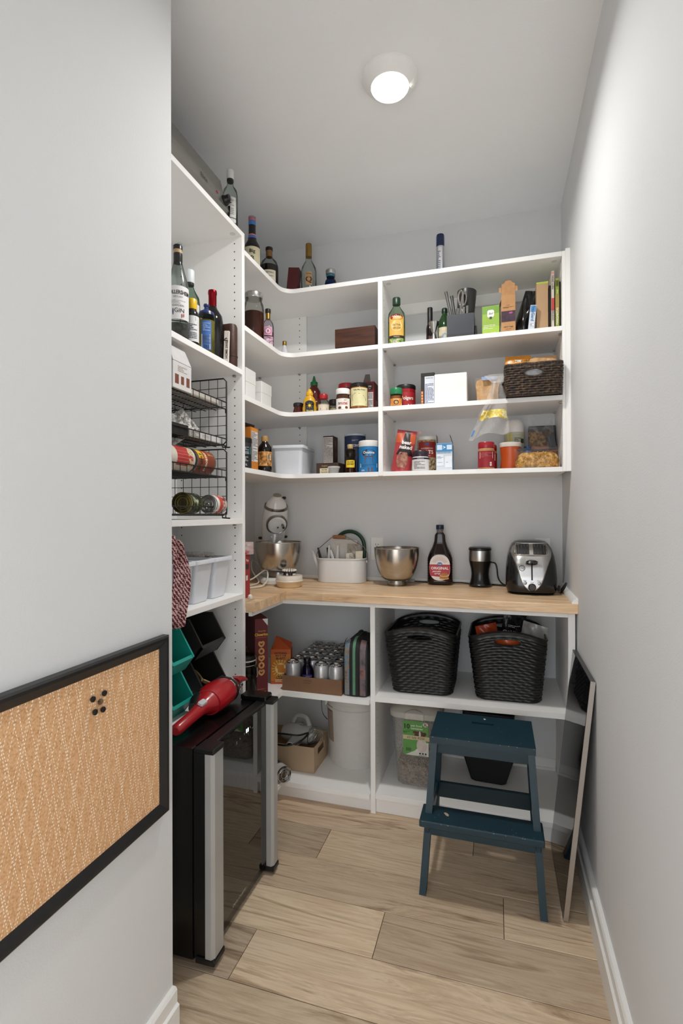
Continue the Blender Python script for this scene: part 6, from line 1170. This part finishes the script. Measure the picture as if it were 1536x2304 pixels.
obj('lever', xf(lathe([(0, -.006), (.016, -.005), (.024, 0), (.016, .005), (0, .006)], 20), (0, tfront(0, .137)-.014, .137), (.25, 0, 0), (1, .6, 1)), M('#131313', .25), ts)
obj('browning_knob', xf(lathe([(0, 0), (.0155, 0), (.0145, .008), (.012, .012), (0, .012)], 24), (0, tfront(0, .034)-.003, .034), (PI/2, 0, 0)), M('#161616', .3), ts)
for x in (-.027, .028): obj('button', xf(lathe([(0, 0), (.0075, 0), (.0068, .005), (0, .006)], 16), (x, tfront(x, .050)-.003, .050), (PI/2, 0, 0)), METAL('#8a8987', .3), ts)
em = (-.038, .110); obj('emblem', xf(tube([(.011*math.cos(a), 0, .011*math.sin(a)) for a in [2*PI*i/24 for i in range(24)]], .0012, 5, True), (em[0], tfront(em[0], em[1])-.003, em[1]), (-.2, 0, 0)), M('#2a2a2c', .4), ts)
obj('emblem_letters', xf(onf(tx('GE', .014, 0, 0, .01, .3)), (em[0], tfront(em[0], em[1])-.0036, em[1]), (-.2, 0, 0)), M('#2a2a2c', .4), ts, smooth=False)
obj('lettering', join(*[xf(onf(tx(s_, .006, 0, 0, .01)), (x, tfront(x, z)-.0034, z), (-.05, 0, 0)) for s_, x, z in (('Bagel', -.028, .0605), ('Toast', .0, .054), ('Defrost', .028, .0605))]), M('#3a3a3a', .4), ts, smooth=False)
obj('base_plate', loft([rr(.175, .215, .05, 0, 6, 0, .12), rr(.18, .22, .05, .005, 6, 0, .12)]), M('#0e0e0e', .5), ts)
obj('power_cord', tube(spline([(.095, .20, .02), (.115, .14, .008), (.118, .08, .006), (.128, .05, .03), (.134, .045, .05), (.122, .05, .03), (.112, .07, .012), (.108, .03, .020), (.104, .02, .04), (.100, .03, .02)], 7), .0036, 8), M('#141414', .35), ts)
# ================================================================== CORNER BASE, MIDDLE SHELF
ZM, ZL = .4782, .0867
cz = .70
ch = carton('cereal_carton', 'maroon honey cereal carton standing on the corner base shelf', 'box', -1.0165, 2.032, ZM, .056, .19, .330, '#5e161c', cz, [
    ('f', join(tx('Cheerios', .0155, 0, .262, .03), ), '#d9a92c', 'lettering'), ('f', tx('Honey Nut', .0072, .002, .277, .01, .2), '#c99a3c', 'lettering'), ('f', rects((.048, .0015, 0, .250)), '#c94a3a'), ('f', lines(.038, .010, 2, 0, .018), '#d9a92c'), ('f', lines(.034, .006, 1, -.002, .032, 5), '#b0523a'), ('f', ([(.004, .328, 0), (.0275, .298, 0), (.0275, .328, 0)], [(0, 1, 2)]), '#d8d4d2', 'label'),
    ('l', ell(.05, .06, .02, .2), '#571218'), ('l', tx('Cheerios', .045, .0, .16, .02), '#a8842c', 'lettering')])
def ring_piece(heart):
    P = []
    for i in range(24):
        a = 2*PI*i/24
        P.append((.0095*math.sin(a)*(1 if not heart else 1.1), 0, .0105*math.cos(a)-(.003*abs(math.sin(a))**.5*-1+.006*max(0, math.cos(a))*(1-abs(math.sin(a))) if heart else 0)))
    return tube(P, .0038, 6, True)
for i in range(5): obj('cereal_print', xf(ring_piece(i % 2 == 0), (0, -.0955, .222-.030*i), (0, 0, 0), (1, .12, 1)), M('#c28b4e', .6, var=.15), ch)
cj = thing('clamp_jar', 'glass clamp-lid jar beside the tower panel under the counter', 'jar', (-.992, 1.884, ZM))
obj('jar_body', lathe([(0, 0), (.044, 0), (.047, .005), (.047, .150), (.042, .165), (.042, .172)], 30), GLASS('#c9cbca', .9, .9), cj); obj('contents', lathe([(0, .004), (.044, .006), (.044, .10), (0, .105)], 24), M('#4a423a', .7, var=.2), cj)
obj('seal', lathe([(.043, .172), (.0445, .174), (.0445, .178), (.043, .179)], 28), M('#d6d4cf', .4), cj); obj('lid', lathe([(0, .179), (.046, .179), (.047, .184), (.040, .194), (.02, .197), (0, .197)], 30), GLASS('#bfc1c0', .9, .85), cj)
obj('wire_clamp', join(tube([(.046, -.004, .150), (.055, -.012, .168), (.056, -.012, .190), (.048, -.006, .196)], .0018, 6), tube([(.046, -.002, .150), (.060, -.012, .150), (.062, -.013, .120), (.056, -.010, .112)], .0022, 6), tube([(.048*math.cos(a), .048*math.sin(a), .158) for a in [2*PI*i/24 for i in range(24)]], .0014, 5, True)), METAL('#b5b3af', .2), cj)
cc = carton('cheese_cracker_box', 'orange cheese cracker box with torn open top', 'box', -.950, 2.158, ZM, .092, .062, .158, '#c05a22', .28, [
    ('f', rects((.090, .12, 0, .075)), '#c9782a'), ('f', join(*[([(0, .070, 0), (.042*math.cos(a-.06), .070+.042*math.sin(a-.06), 0), (.042*math.cos(a+.06), .070+.042*math.sin(a+.06), 0)], [(0, 1, 2)]) for a in [2*PI*i/18 for i in range(18)]]), '#e6b84a'), ('f', ell(.05, .05, 0, .070), '#f0dca0'), ('f', rects((.034, .018, -.002, .080), (.036, .020, .004, .062)), '#d98a2a'), ('f', join(tx('NOTHING', .012, 0, .140, .03), tx('BEATS THE', .010, 0, .129, .03), tx('BLAST!', .014, 0, .116, .03)), '#241c1a', 'lettering'), ('f', rects((.04, .011, 0, .032)), '#2a2018'), ('f', tx('BLASTED', .009, 0, .032, .02), '#e0b83a', 'lettering'), ('f', lines(.05, .014, 3, 0, .016), '#f0d8b0'), ('r', rects((.05, .14, 0, .075)), '#a8481c')])
obj('torn_flap', hull([(-.040, -.031, .158), (.046, -.031, .158), (-.026, .02, .208), (.046, .020, .178), (-.026, .021, .207), (.046, .021, .177)]), M('#b04a22', .5), cc, smooth=False)
obj('torn_flap', hull([(-.044, -.030, .158), (-.044, .02, .158), (-.030, -.02, .205), (-.028, .02, .212), (-.045, 0, .16)]), M('#a8a29a', .6), cc, smooth=False)
# tray of cans
ty0, ty1, tx0, tx1 = 2.060, 2.466, -.9035, -.6325
tr_ = thing('can_tray', 'brown cardboard tray full of drink cans', 'tray', ((tx0+tx1)/2, (ty0+ty1)/2, ZM))
CBD = M('#7d5c43', .8, var=.06, scale=14, bump=.1); w, d = tx1-tx0, ty1-ty0
obj('tray_floor', cb(0, 0, 0, w, d, .003, .0006), CBD, tr_, smooth=False)
for nm, gg in (('tray_front', cb(0, -d/2+.0012, .003, w, .0025, .062, .0006)), ('tray_back', cb(0, d/2-.0012, .003, w, .0025, .062, .0006)), ('tray_end', cb(-w/2+.0012, 0, .003, .0025, d-.005, .062, .0006)), ('tray_end', cb(w/2-.0012, 0, .003, .0025, d-.005, .062, .0006))): obj(nm, gg, CBD, tr_, smooth=False)
obj('print', onf(join(tx('CAUTION', .0085, -.02, .050, .01), lines(.03, .004, 1, -.02, .041)), 0, -d/2-.0005), M('#4c3728', .8), tr_, smooth=False)
CANB = mesh('body', lathe([(0, 0), (.024, 0), (.028, .004), (.033, .012), (.033, .096), (.0305, .106), (.0272, .113)], 28), M('#b9b8b9', .3, metal=.55, var=.06, scale=12)); CANT = mesh('can_end', lathe([(.0272, .113), (.0278, .1165), (.0265, .1175), (.0252, .1155), (.0235, .1115), (0, .1115)], 28, cap=False), METAL('#c3c2c0', .22)); CTAB = mesh('pull_tab', join(xf(tube([(.006*math.cos(a), .009*math.sin(a)+.004, 0) for a in [2*PI*i/14 for i in range(14)]], .0016, 5, True), (0, 0, .1135))), METAL('#b9b8b6', .2))
rows = ['front row', 'second row', 'third row', 'fourth row', 'fifth row', 'rear row']; cols = ['leftmost', 'second from left', 'third from left', 'rightmost']
for r_ in range(6):
    for c_ in range(4):
        if r_ == 0 and c_ == 1: continue
        t = thing('drink_can', f'silver drink can in the cardboard tray, {rows[r_]}, {cols[c_]}', 'can', (tx0+.0360+.0664*c_, ty0+.0362+.0664*r_, ZM+.0032), random.uniform(-1, 1), 'cans in the cardboard tray')
        obj('body', CANB, None, t); obj('can_end', CANT, None, t); obj('pull_tab', CTAB, None, t)
bottle('purple_bottle', 'small clear-topped bottle of purple liquid among the cans', 'bottle', tx0+.0360+.0664, ty0+.0362, ZM+.0032, [(.026, 0), (.028, .003), (.028, .072), (.024, .092), (.015, .106), (.013, .112), (.013, .118)], GLASS('#8a80b8', .9, .8), liq=(.095, M('#2a1d55', .15, var=.3)), cap=([(.0152, .112), (.016, .115), (.016, .134), (.014, .137)], GLASS('#b9b4c4', .9, .8)), labs=[(.03, .07, .8, '#2b2050', [(lines(.03, .02, 4), .055, '#8a82b8', .3)])])
# lunch bag
lb_ = thing('lunch_bag', 'camouflage lunch bag with green strap by the divider', 'bag', (-.5735, 2.175, ZM))
BLKF = M('#1c1b1c', .75, var=.1, scale=200, bump=.15)
obj('bag_body', loft([rr(.108, .20, .03, 0, 5), rr(.116, .21, .035, .01, 5), rr(.116, .21, .035, .19, 5), rr(.104, .19, .035, .218, 5), rr(.070, .15, .03, .233, 5), rr(.03, .09, .014, .237, 5)]), BLKF, lb_)
def strip(x0, x1, off, v0=0., v1=1., n=18):
    path = [(-.1065, .004), (-.1075, .02), (-.1075, .10), (-.1075, .185), (-.098, .216), (-.075, .2345), (-.03, .2395), (.03, .2395), (.075, .2345)]
    P = spline([(0, a, b) for a, b in path], 5); m_ = len(P)-1
    def f(u, v):
        k = (v0+(v1-v0)*v)*m_; i = min(int(k), m_-1); q = P[i].lerp(P[i+1], k-i); x = x0+(x1-x0)*u
        e = abs(x)/.058; zz = q.z-(.030*max(0, e-.35)**2 if q.z > .19 else 0); yy = q.y+(.016*max(0, e-.35)**2)
        return (x, yy-off, zz+off)
    return surf(f, 4, 30)
CAMO = SPECK('camo_print', [(.28, '#2a3a4a'), (.40, '#5d7f9a'), (.50, '#8a8072'), (.60, '#6a5648'), (.72, '#3a4038')], 28, detail=3, rough=.8)
obj('camo_panel', strip(-.048, -.026, .001, .02, .62), CAMO, lb_); obj('camo_panel', strip(.020, .044, .001, .02, .62), SPECK('camo_grey', [(.3, '#4a4248'), (.5, '#6d636a'), (.62, '#8a5f56'), (.75, '#3a4048')], 30, rough=.8), lb_)
obj('webbing_strap', strip(-.022, .012, .0028, .0, 1.), M('#232223', .8, bump=.2), lb_); obj('green_strap', strip(-.011, .001, .0042, .0, 1.), M('#5c8a6c', .8, var=.08, bump=.2), lb_)
obj('zip_piping', strip(-.0535, -.0495, .003, .0, .7), M('#121212', .5), lb_); obj('zip_piping', strip(.046, .050, .003, .0, .7), M('#121212', .5), lb_)
obj('carry_loop', tube([(-.006, -.045, .238), (-.006, -.03, .250), (-.006, .0, .253), (-.006, .03, .248), (-.006, .045, .236)], .006, 8), M('#232223', .8), lb_)
# ================================================================== CORNER BASE, BOTTOM SHELF
cx_ = thing('cardboard_box', 'open tan cardboard box of kitchen appliances on the floor shelf', 'box', (-.918, 2.238, ZL))
TAN = M('#b39b7e', .8, var=.04, scale=12); w, d, h = .262, .192, .115
obj('box_floor', cb(0, 0, 0, w, d, .003, .0005), TAN, cx_, smooth=False)
obj('box_side', cb(0, -d/2+.0015, .003, w, .003, h-.003, .0005), TAN, cx_, smooth=False); obj('box_side', cb(0, d/2-.0015, .003, w, .003, h-.003, .0005), TAN, cx_, smooth=False); obj('box_side', cb(-w/2+.0015, 0, .003, .003, d-.006, h-.003, .0005), TAN, cx_, smooth=False)
obj('box_side', join(box(w/2-.003, w/2, -d/2+.003, d/2-.003, .003, .062), box(w/2-.003, w/2, -d/2+.003, -.045, .062, .092), box(w/2-.003, w/2, .045, d/2-.003, .062, .092), box(w/2-.003, w/2, -d/2+.003, d/2-.003, .092, h)), TAN, cx_, smooth=False)
WA = M('#b9b9b6', .35, var=.03)
hd = thing('hand_mixer', 'white hand mixer lying in the cardboard box', 'hand mixer', (-.915, 2.245, ZL+.072), -.4)
obj('motor_housing', xf(lathe([(0, -.085), (.030, -.080), (.042, -.05), (.046, 0), (.042, .05), (.028, .08), (0, .085)], 24), (0, .02, .045), (0, PI/2, .35)), WA, hd); obj('barrel', xf(lathe([(.021, 0), (.0235, .003), (.026, .06), (.030, .09)], 24, cap=False), (.050, -.09, .030), (-PI/2, 0, .45)), WA, hd)
obj('barrel_mouth', xf(cyl(.0205, .002, .003, 20), (.050, -.09, .030), (-PI/2, 0, .45)), M('#0f0f10', .5), hd); obj('handle_loop', tube(spline([(-.05, .03, .08), (-.03, .04, .115), (.03, .04, .12), (.06, .03, .09)], 6), .011, 10), WA, hd); obj('selector', cb(.02, .02, .09, .02, .012, .012, .002), M('#8a8986', .4), hd)
wh = thing('whisk', 'steel balloon whisk lying in the cardboard box', 'whisk', (-.840, 2.225, ZL+.10), .5)
for k in range(7):
    a = PI*k/7; obj('whisk_wire', tube(spline([(0, 0, -.02), (.022*math.cos(a), .022*math.sin(a), .02), (.036*math.cos(a), .036*math.sin(a), .06), (.02*math.cos(a), .02*math.sin(a), .085), (-.02*math.cos(a), -.02*math.sin(a), .085), (-.036*math.cos(a), -.036*math.sin(a), .06), (-.022*math.cos(a), -.022*math.sin(a), .02), (0, 0, -.02)], 5), .0011, 5), METAL('#c2c0bc', .2), wh, (0, 0, .0), (.5, .5, 0))
tag(obj('black_cable', tube(spline([(-.10, -.06, .012), (-.02, -.09, .034), (.06, -.08, .032), (.088, -.02, .02), (.06, -.075, -.004), (0, -.102, -.012), (-.08, -.098, -.005), (-.12, -.06, .0)], 8), .0042, 8), M('#101010', .35), None, (-.93, 2.235, ZL+.125)), 'black power cable looped over the cardboard box edge', 'cable')
tag(obj('grey_pouch', xf(pouch(.16, .07, .10, seed=33, amp=.01, foot=.9)[0], (0, 0, 0)), M('#4f5054', .6, var=.3, scale=20), None, (-.90, 2.20, ZL+.004)), 'dark grey pouch at the bottom of the cardboard box', 'pouch')
bk = thing('white_bucket', 'white plastic bucket with wire bail and tan sticker', 'bucket', (-.6535, 2.352, ZL))
BW = M('#cfccc6', .45, var=.02)
obj('bucket_body', lathe([(0, 0), (.120, 0), (.124, .006), (.133, .245), (.133, .252), (.138, .254), (.1385, .262), (.1345, .265), (.1345, .290), (.137, .292)], 48), BW, bk); obj('lid', lathe([(.1372, .288), (.139, .290), (.139, .316), (.134, .322), (.128, .318), (0, .318)], 48), BW, bk)
obj('sticker', surf(lambda u, v: ((.1275+.007*v+.0008)*math.sin(-.62-.45*u), -(.1275+.007*v+.0008)*math.cos(-.62-.45*u), .105+.165*v), 8, 4), M('#9c8877', .7, var=.1), bk)
obj('sticker_print', surf(lambda u, v: ((.1290+.006*v)*math.sin(-.68-.3*u), -(.1290+.006*v)*math.cos(-.68-.3*u), .20+.05*v), 6, 2), M('#6d5a4c', .7, var=.4, scale=120), bk)
obj('bail_ear', xf(cb(-.137, 0, .255, .02, .03, .035, .003), (0, 0, 0), (0, 0, .35)), BW, bk); obj('wire_bail', tube(spline([(-.132, -.040, .275), (-.146, -.06, .30), (-.148, -.065, .26), (-.138, -.075, .22), (-.11, -.09, .20)], 6), .0018, 6), METAL('#4a4845', .4), bk)
t, lay = can('soda_can', 'silver drink can lying on the bottom corner shelf beside the fridge', -.929, 2.070, ZL, .033, .115, 0, M('#2c2b2a', .3), METAL('#c3c2c0', .2), [(.012, .05, 0, 2*PI, '#b9b7b4')], rz=.95)
# ================================================================== BLACK WOVEN BASKETS
BKB = M('#131212', .38, var=.2, scale=60)
tl = math.atan(.010/.741)
def shelf_z(x): return .4877+.010*(x+.4883)/.741
def black_basket(x, label):
    t = thing('woven_basket', label, 'basket', (x, 2.283, shelf_z(x)+.001), rot=(0, -tl, 0), group='black baskets under the counter')
    arch = lambda px, py, W, D: .034*(1-min(1, (2*px/W)**2))*(1 if abs(py) > D*.3 else 0)
    wv, N, NR = weave_box(.300, .325, .250, .045, 24, 168, .0042, .248, .268, arch, [('f', .232, .253, .050), ('b', .232, .253, .050)])
    obj('woven_wall', wv, BKB, t, solid=.003)
    obj('basket_floor', loft([rr(.240, .26, .04, .0), rr(.246, .266, .045, .004)]), BKB, t)
    top = wv[0][NR*N:(NR+1)*N]
    obj('rim', tube([(a, b, c) for a, b, c in top], .0048, 6, True), BKB, t)
    for y_, s in ((-.160, -1), (.160, 1)): obj('handle_rim', tube([(.050*max(-1, min(1, 1.15*math.cos(a))), y_+s*.0015*0, .2425+.0125*math.sin(a)) for a in [2*PI*i/28 for i in range(28)]], .0034, 6, True), BKB, t)
    return t
black_basket(-.3085, 'empty-looking black woven basket under the counter by the divider')
black_basket(.0405, 'black woven basket full of snack packets under the counter')
RBz = shelf_z(.04)
for k, (x, y, z, w, h, d, hexc, rot, lb, s_) in enumerate(((.045, 2.33, .142, .095, .185, .05, '#1a1b20', (.1, .15, .2), 'black snack packet sticking up in the right basket', 'CANDY'), (-.025, 2.27, .138, .09, .15, .04, '#a8401f', (.1, -.2, .3), 'orange snack packet at the left of the right basket', None), (.045, 2.185, .09, .14, .185, .05, '#c0501f', (.15, .1, 0), 'orange packet showing through the right basket handle hole', None), (.125, 2.29, .128, .10, .17, .045, '#a9a8a4', (.1, .2, -.3), 'crumpled grey packet at the right of the right basket', None), (.04, 2.29, .006, .19, .20, .20, '#7a3a24', (0, 0, .3), 'brown snack packet low in the right basket', None))):
    g, f = pouch(w, h, d, seed=100+k, amp=.009, foot=.7)
    t = thing('snack_packet', lb, 'packet', (x, y, RBz+z), rot=rot); obj('packet', g, M(hexc, .25, var=.2, scale=25, bump=.2), t)
    if s_: obj('lettering', join(ondraped(tx(s_, .022, 0, 0, .02), f, w, h, .45, .55, .003), ondraped(tx('POP', .020, 0, 0, .02), f, w, h, .4, .40, .003), ondraped(lines(.05, .012, 2), f, w, h, .5, .70, .003)), M('#c9c9cc', .4), t, smooth=False)
tag(obj('orange_wrapper', xf(pouch(.07, .05, .03, seed=120, amp=.008)[0], (0, 0, 0)), M('#a8381c', .3), None, (-.365, 2.165, shelf_z(-.365)+.200), (.2, .2, .3)), 'orange wrapper peeking through the left basket handle hole', 'wrapper') if 0 else None
# ================================================================== PET FOOD BIN, TOTE, STOOL, PANEL
pf = thing('pet_food_bin', 'translucent pet food bin with green label and kibble', 'bin', (-.338, 2.300, .0827))
obj('kibble', loft([rr(.150, .225, .03, .004, 5), rr(.160, .235, .032, .06, 5), rr(.164, .238, .032, .085, 5)]), SPECK('kibble', [(.35, '#4a382d'), (.5, '#7a604e'), (.7, '#a0846c')], 90, bump=.5), pf)
obj('bin_body', loft([rr(.150, .24, .03, 0, 5), rr(.165, .255, .036, .006, 5), rr(.205, .290, .04, .300, 5)], cap=False), FILM('#a8a39c', .42, .25), pf)
obj('lid', loft([rr(.212, .298, .042, .296, 6), rr(.222, .308, .045, .298, 6), rr(.222, .308, .045, .320, 6), rr(.200, .28, .04, .332, 6), rr(.14, .21, .03, .345, 6)]), M('#b5b1a8', .45, var=.03), pf)
obj('lid_latch', cb(.0, -.1555, .296, .085, .006, .028, .003), M('#bdb9b0', .45), pf); obj('lid_hump', loft([[(x, -.150+.04*k, .322+.014*math.sin(PI*(i/10))*(1-.5*k)) for i, x in enumerate([-.045+.009*j for j in range(11)])] for k in range(2)], cap=False, closed=False), M('#c6c2b8', .45), pf)
ly = lambda z: -(.255+.035*(z-.006)/.294)/2-.0022
def onl(g, e=0.): return [(a, ly(b)-e, b) for a, b, c in g[0]], g[1]
obj('label', onl((rr(.104, .150, .010, 0)and [(a+.004, b+.212, 0) for a, b, c in rr(.108, .150, .010)], [tuple(range(20))])), M('#5f9a4c', .5, var=.05), pf, smooth=False)
obj('label_swoosh', onl(([(.058, .139, 0), (.058, .20, 0), (.03, .19, 0), (.0, .160, 0), (-.040, .1385, 0)], [(0, 1, 2, 3, 4)]), .0005), M('#d8d6d0', .5), pf, smooth=False)
obj('dog_print', onl(join(ell(.046, .040, .022, .226), ell(.020, .012, .002, .240), ell(.016, .014, .042, .236)), .0005), M('#5b3a2a', .6, var=.2), pf, smooth=False)
obj('dog_print', onl(join(ell(.044, .06, .030, .185), ell(.008, .03, .022, .232)), .0008), M('#cfc4ba', .6, var=.1), pf, smooth=False)
obj('lettering', onl(join(tx('10', .028, -.034, .262, .03), tx('NUTRITION', .005, -.02, .246, .01), sh(lines(.03, .008, 2), -.034, .238)), .0012), M('#1c2a18', .5), pf, smooth=False)
obj('lettering', onl(join(tx('pet food', .0135, .008, .268, .01), tx('container', .0135, .010, .256, .01)), .0012), M('#e3ead8', .5), pf, smooth=False)
obj('paw_print', onl(join(*[ell(.008, .008, .022+.012*k, .150, 12) for k in range(3)], lines(.034, .004, 1, .034, .142)), .0012), M('#26261f', .5), pf, smooth=False)
obj('number_badge', onl(ell(.022, .018, .046, .276), .0012), M('#d4cfca', .5), pf, smooth=False); obj('lettering', onl(tx('3L', .016, .046, .276, .03), .0016), M('#7a2024', .5), pf, smooth=False)
obj('masking_tape', onl(rect(.112, .018, .006, .216), .002), M('#c9bd96', .7, var=.06), pf, smooth=False); obj('handwriting', onl(tx('62i Sally 4/22#', .0125, .004, .2165, .0, .25), .0026), M('#2a2620', .6), pf, smooth=False)
obj('barcode', onl(join(*[rect(.0016, .014, -.036+.0032*k, .163) for k in range(7)]), .0012), M('#22261e', .5), pf, smooth=False)
bt = thing('black_tote', 'black fabric storage tote behind the step stool', 'tote', (-.037, 2.375, .0827), -.05)
FAB = M('#17181b', .85, var=.15, scale=220, bump=.3)
obj('tote_body', loft([rr(.140, .16, .02, 0, 5), rr(.150, .17, .02, .004, 5), rr(.212, .20, .022, .110, 5), rr(.214, .20, .022, .300, 5), rr(.208, .196, .022, .300, 5), rr(.146, .164, .02, .006, 5)]), FAB, bt)
obj('tote_trim', tube([(a, b, .302) for a, b, c in rr(.214, .2, .022, 0, 5)], .003, 6, True), M('#1d1e20', .6), bt); obj('tote_seam', cb(-.104, -.098, .11, .004, .004, .19, .001), M('#0f1012', .8), bt)
# stool
PT = M('#12303c', .42, var=.10, scale=14)
st = thing('step_stool', 'dark teal painted wooden step stool with chipped paint', 'step stool', (-.055, 1.84, 0))
SB = (-.055, 1.84, 0)
def bar(p, q, w, d, parent, nm):
    a, b = Vector(p), Vector(q)
    obj(nm, lp_(hull([(c.x+sx*w/2, c.y+sy*d/2, c.z) for c in (a, b) for sx in (-1, 1) for sy in (-1, 1)]), SB), PT, parent, smooth=False)
def slab(x0, x1, y0, y1, z0, z1, slot=None):
    if not slot: return cbox(x0, x1, y0, y1, z0, z1, .003)
    # board with an oval hand hole: built from outline + hole ring
    hx, hy, hw_, hh = slot; n = 24
    hole = []
    for i in range(n):
        a = 2*PI*i/n; hole.append((hx+math.copysign(hw_-hh, math.cos(a))*(1 if abs(math.cos(a)) > 1e-6 else 0)+hh*math.cos(a), hy+hh*math.sin(a)))
    out = []
    for x, y in hole:
        dx, dy = x-hx, y-hy; k = min((x1-hx if dx > 0 else hx-x0)/max(abs(dx), 1e-6), (y1-hy if dy > 0 else hy-y0)/max(abs(dy), 1e-6)); out.append((hx+dx*k, hy+dy*k))
    for cxx, cyy in ((x0, y0), (x1, y0), (x1, y1), (x0, y1)):
        j = min(range(n), key=lambda i: (out[i][0]-cxx)**2+(out[i][1]-cyy)**2); out[j] = (cxx, cyy)
    V = [(x, y, z) for z in (z0, z1) for x, y in out]+[(x, y, z) for z in (z0, z1) for x, y in hole]; F = []
    for i in range(n):
        j = (i+1) % n
        F += [(n+i, n+j, 3*n+j, 3*n+i), (i, 2*n+i, 2*n+j, j), (i, j, n+j, n+i), (2*n+i, 3*n+i, 3*n+j, 2*n+j)]
    return V, F
obj('top_step', lp_(slab(-.2195, .1155, 1.728, 1.955, .478, .500, (-.052, 1.885, .040, .0085)), SB), PT, st, smooth=False)
obj('lower_step', lp_(slab(-.247, .136, 1.662, 1.766, .228, .250), SB), PT, st, smooth=False)
for sx in (-1, 1):
    cx2 = -.0525; xt_, xb_ = cx2+sx*.155, cx2+sx*.186
    bar((xt_, 1.765, .4778), (xb_, 1.692, 0), .022, .040, st, 'front_leg'); bar((xt_, 1.925, .4778), (xb_, 2.032, 0), .022, .036, st, 'rear_leg')
    bar((cx2+sx*.166, 1.74, .205), (cx2+sx*.166, 1.96, .205), .018, .001, st, 'side_rail') if 0 else obj('side_rail', lp_(cbox(cx2+sx*.1735-.008, cx2+sx*.1735+.008, 1.70, 1.985, .188, .2278, .002), SB), PT, st, smooth=False)
    obj('side_rail', lp_(cbox(cx2+sx*.157-.008, cx2+sx*.157+.008, 1.775, 1.925, .435, .4778, .002), SB), PT, st, smooth=False)
obj('front_apron', lp_(cbox(cx2-.150, cx2+.150, 1.760, 1.776, .432, .4778, .002), SB), PT, st, smooth=False); obj('front_apron', lp_(cbox(cx2-.164, cx2+.164, 1.700, 1.714, .185, .2278, .002), SB), PT, st, smooth=False); obj('rear_rail', lp_(cbox(cx2-.166, cx2+.166, 1.975, 1.991, .165, .222, .002), SB), PT, st, smooth=False)
CH = M('#b9a28c', .7, var=.1)
obj('paint_chip', lp_(([(-.165+a*.9, 1.720+b, .2505) for a, b in ((-.010, .006), (-.004, .010), (.004, .006), (.010, -.002), (.008, -.010), (.002, -.009), (-.004, -.002))], [tuple(range(7))]), SB), CH, st, smooth=False)
obj('paint_chip', lp_(([(-.046+.004*math.cos(a), 1.925+.005*math.sin(a), .5005) for a in [2*PI*i/10 for i in range(10)]], [tuple(range(10))]), SB), M('#dcd8d0', .7), st, smooth=False)
rq = random.Random(9); G = []
for i in range(34):
    lo = i % 2; x = rq.uniform(-.23, .12) if lo else rq.uniform(-.2, .1); y = rq.uniform(1.667, 1.74) if lo else rq.uniform(1.735, 1.95); s = rq.uniform(.0006, .0014); z = .2504 if lo else .5004
    G.append(([(x+s*a, y+s*b, z) for a, b in ((-1, -1), (1, -.6), (.8, 1), (-.7, .8))], [(0, 1, 2, 3)]))
for i in range(14):
    x = rq.uniform(-.24, .13); s = rq.uniform(.001, .0022); yy, zz = (1.6617, .2475) if i % 2 else (1.7277, .4975); x = x if i % 2 else max(-.21, min(.11, x)); G.append(([(x-s, yy, zz), (x+s, yy, zz), (x+s*.6, yy, zz+.0018), (x-s*.7, yy, zz+.0018)], [(0, 1, 2, 3)]))
o = obj('paint_specks', lp_(join(*G), SB), M('#8fa3a8', .7), st, smooth=False); o['kind'] = 'stuff'
# leaning panel
pa = thing('leaning_panel', 'smoked glass panel with thin silver edge leaning on the right wall', 'panel', (.1955, 1.877, 0), rot=(0, math.atan2(.0800, .745), 0))
SVF = METAL('#b2aca6', .38, (1, 1, 40)); hh = .746
DG = M('#0b0b0c', .035, var=.02, spec=.6)
obj('glass_face', cbox(-.0079, -.0055, -.1865, .1865, .012, hh-.004, .0003), DG, pa, smooth=False); obj('back_board', cbox(-.0055, .0055, -.1865, .1865, .003, hh-.003, .0005), M('#1a1a1b', .5), pa, smooth=False)
obj('edge_rail', cbox(-.0075, .0075, -.1895, -.1866, .002, hh, .0006), SVF, pa, smooth=False); obj('edge_rail', cbox(-.0075, .0075, .1866, .1895, .002, hh, .0006), SVF, pa, smooth=False)
obj('edge_rail', cbox(-.0075, .0075, -.1866, .1866, hh-.003, hh, .0006), METAL('#6b6a69', .35), pa, smooth=False); obj('edge_rail', cbox(-.0075, .0075, -.1866, .1866, .001, .004, .0006), SVF, pa, smooth=False)
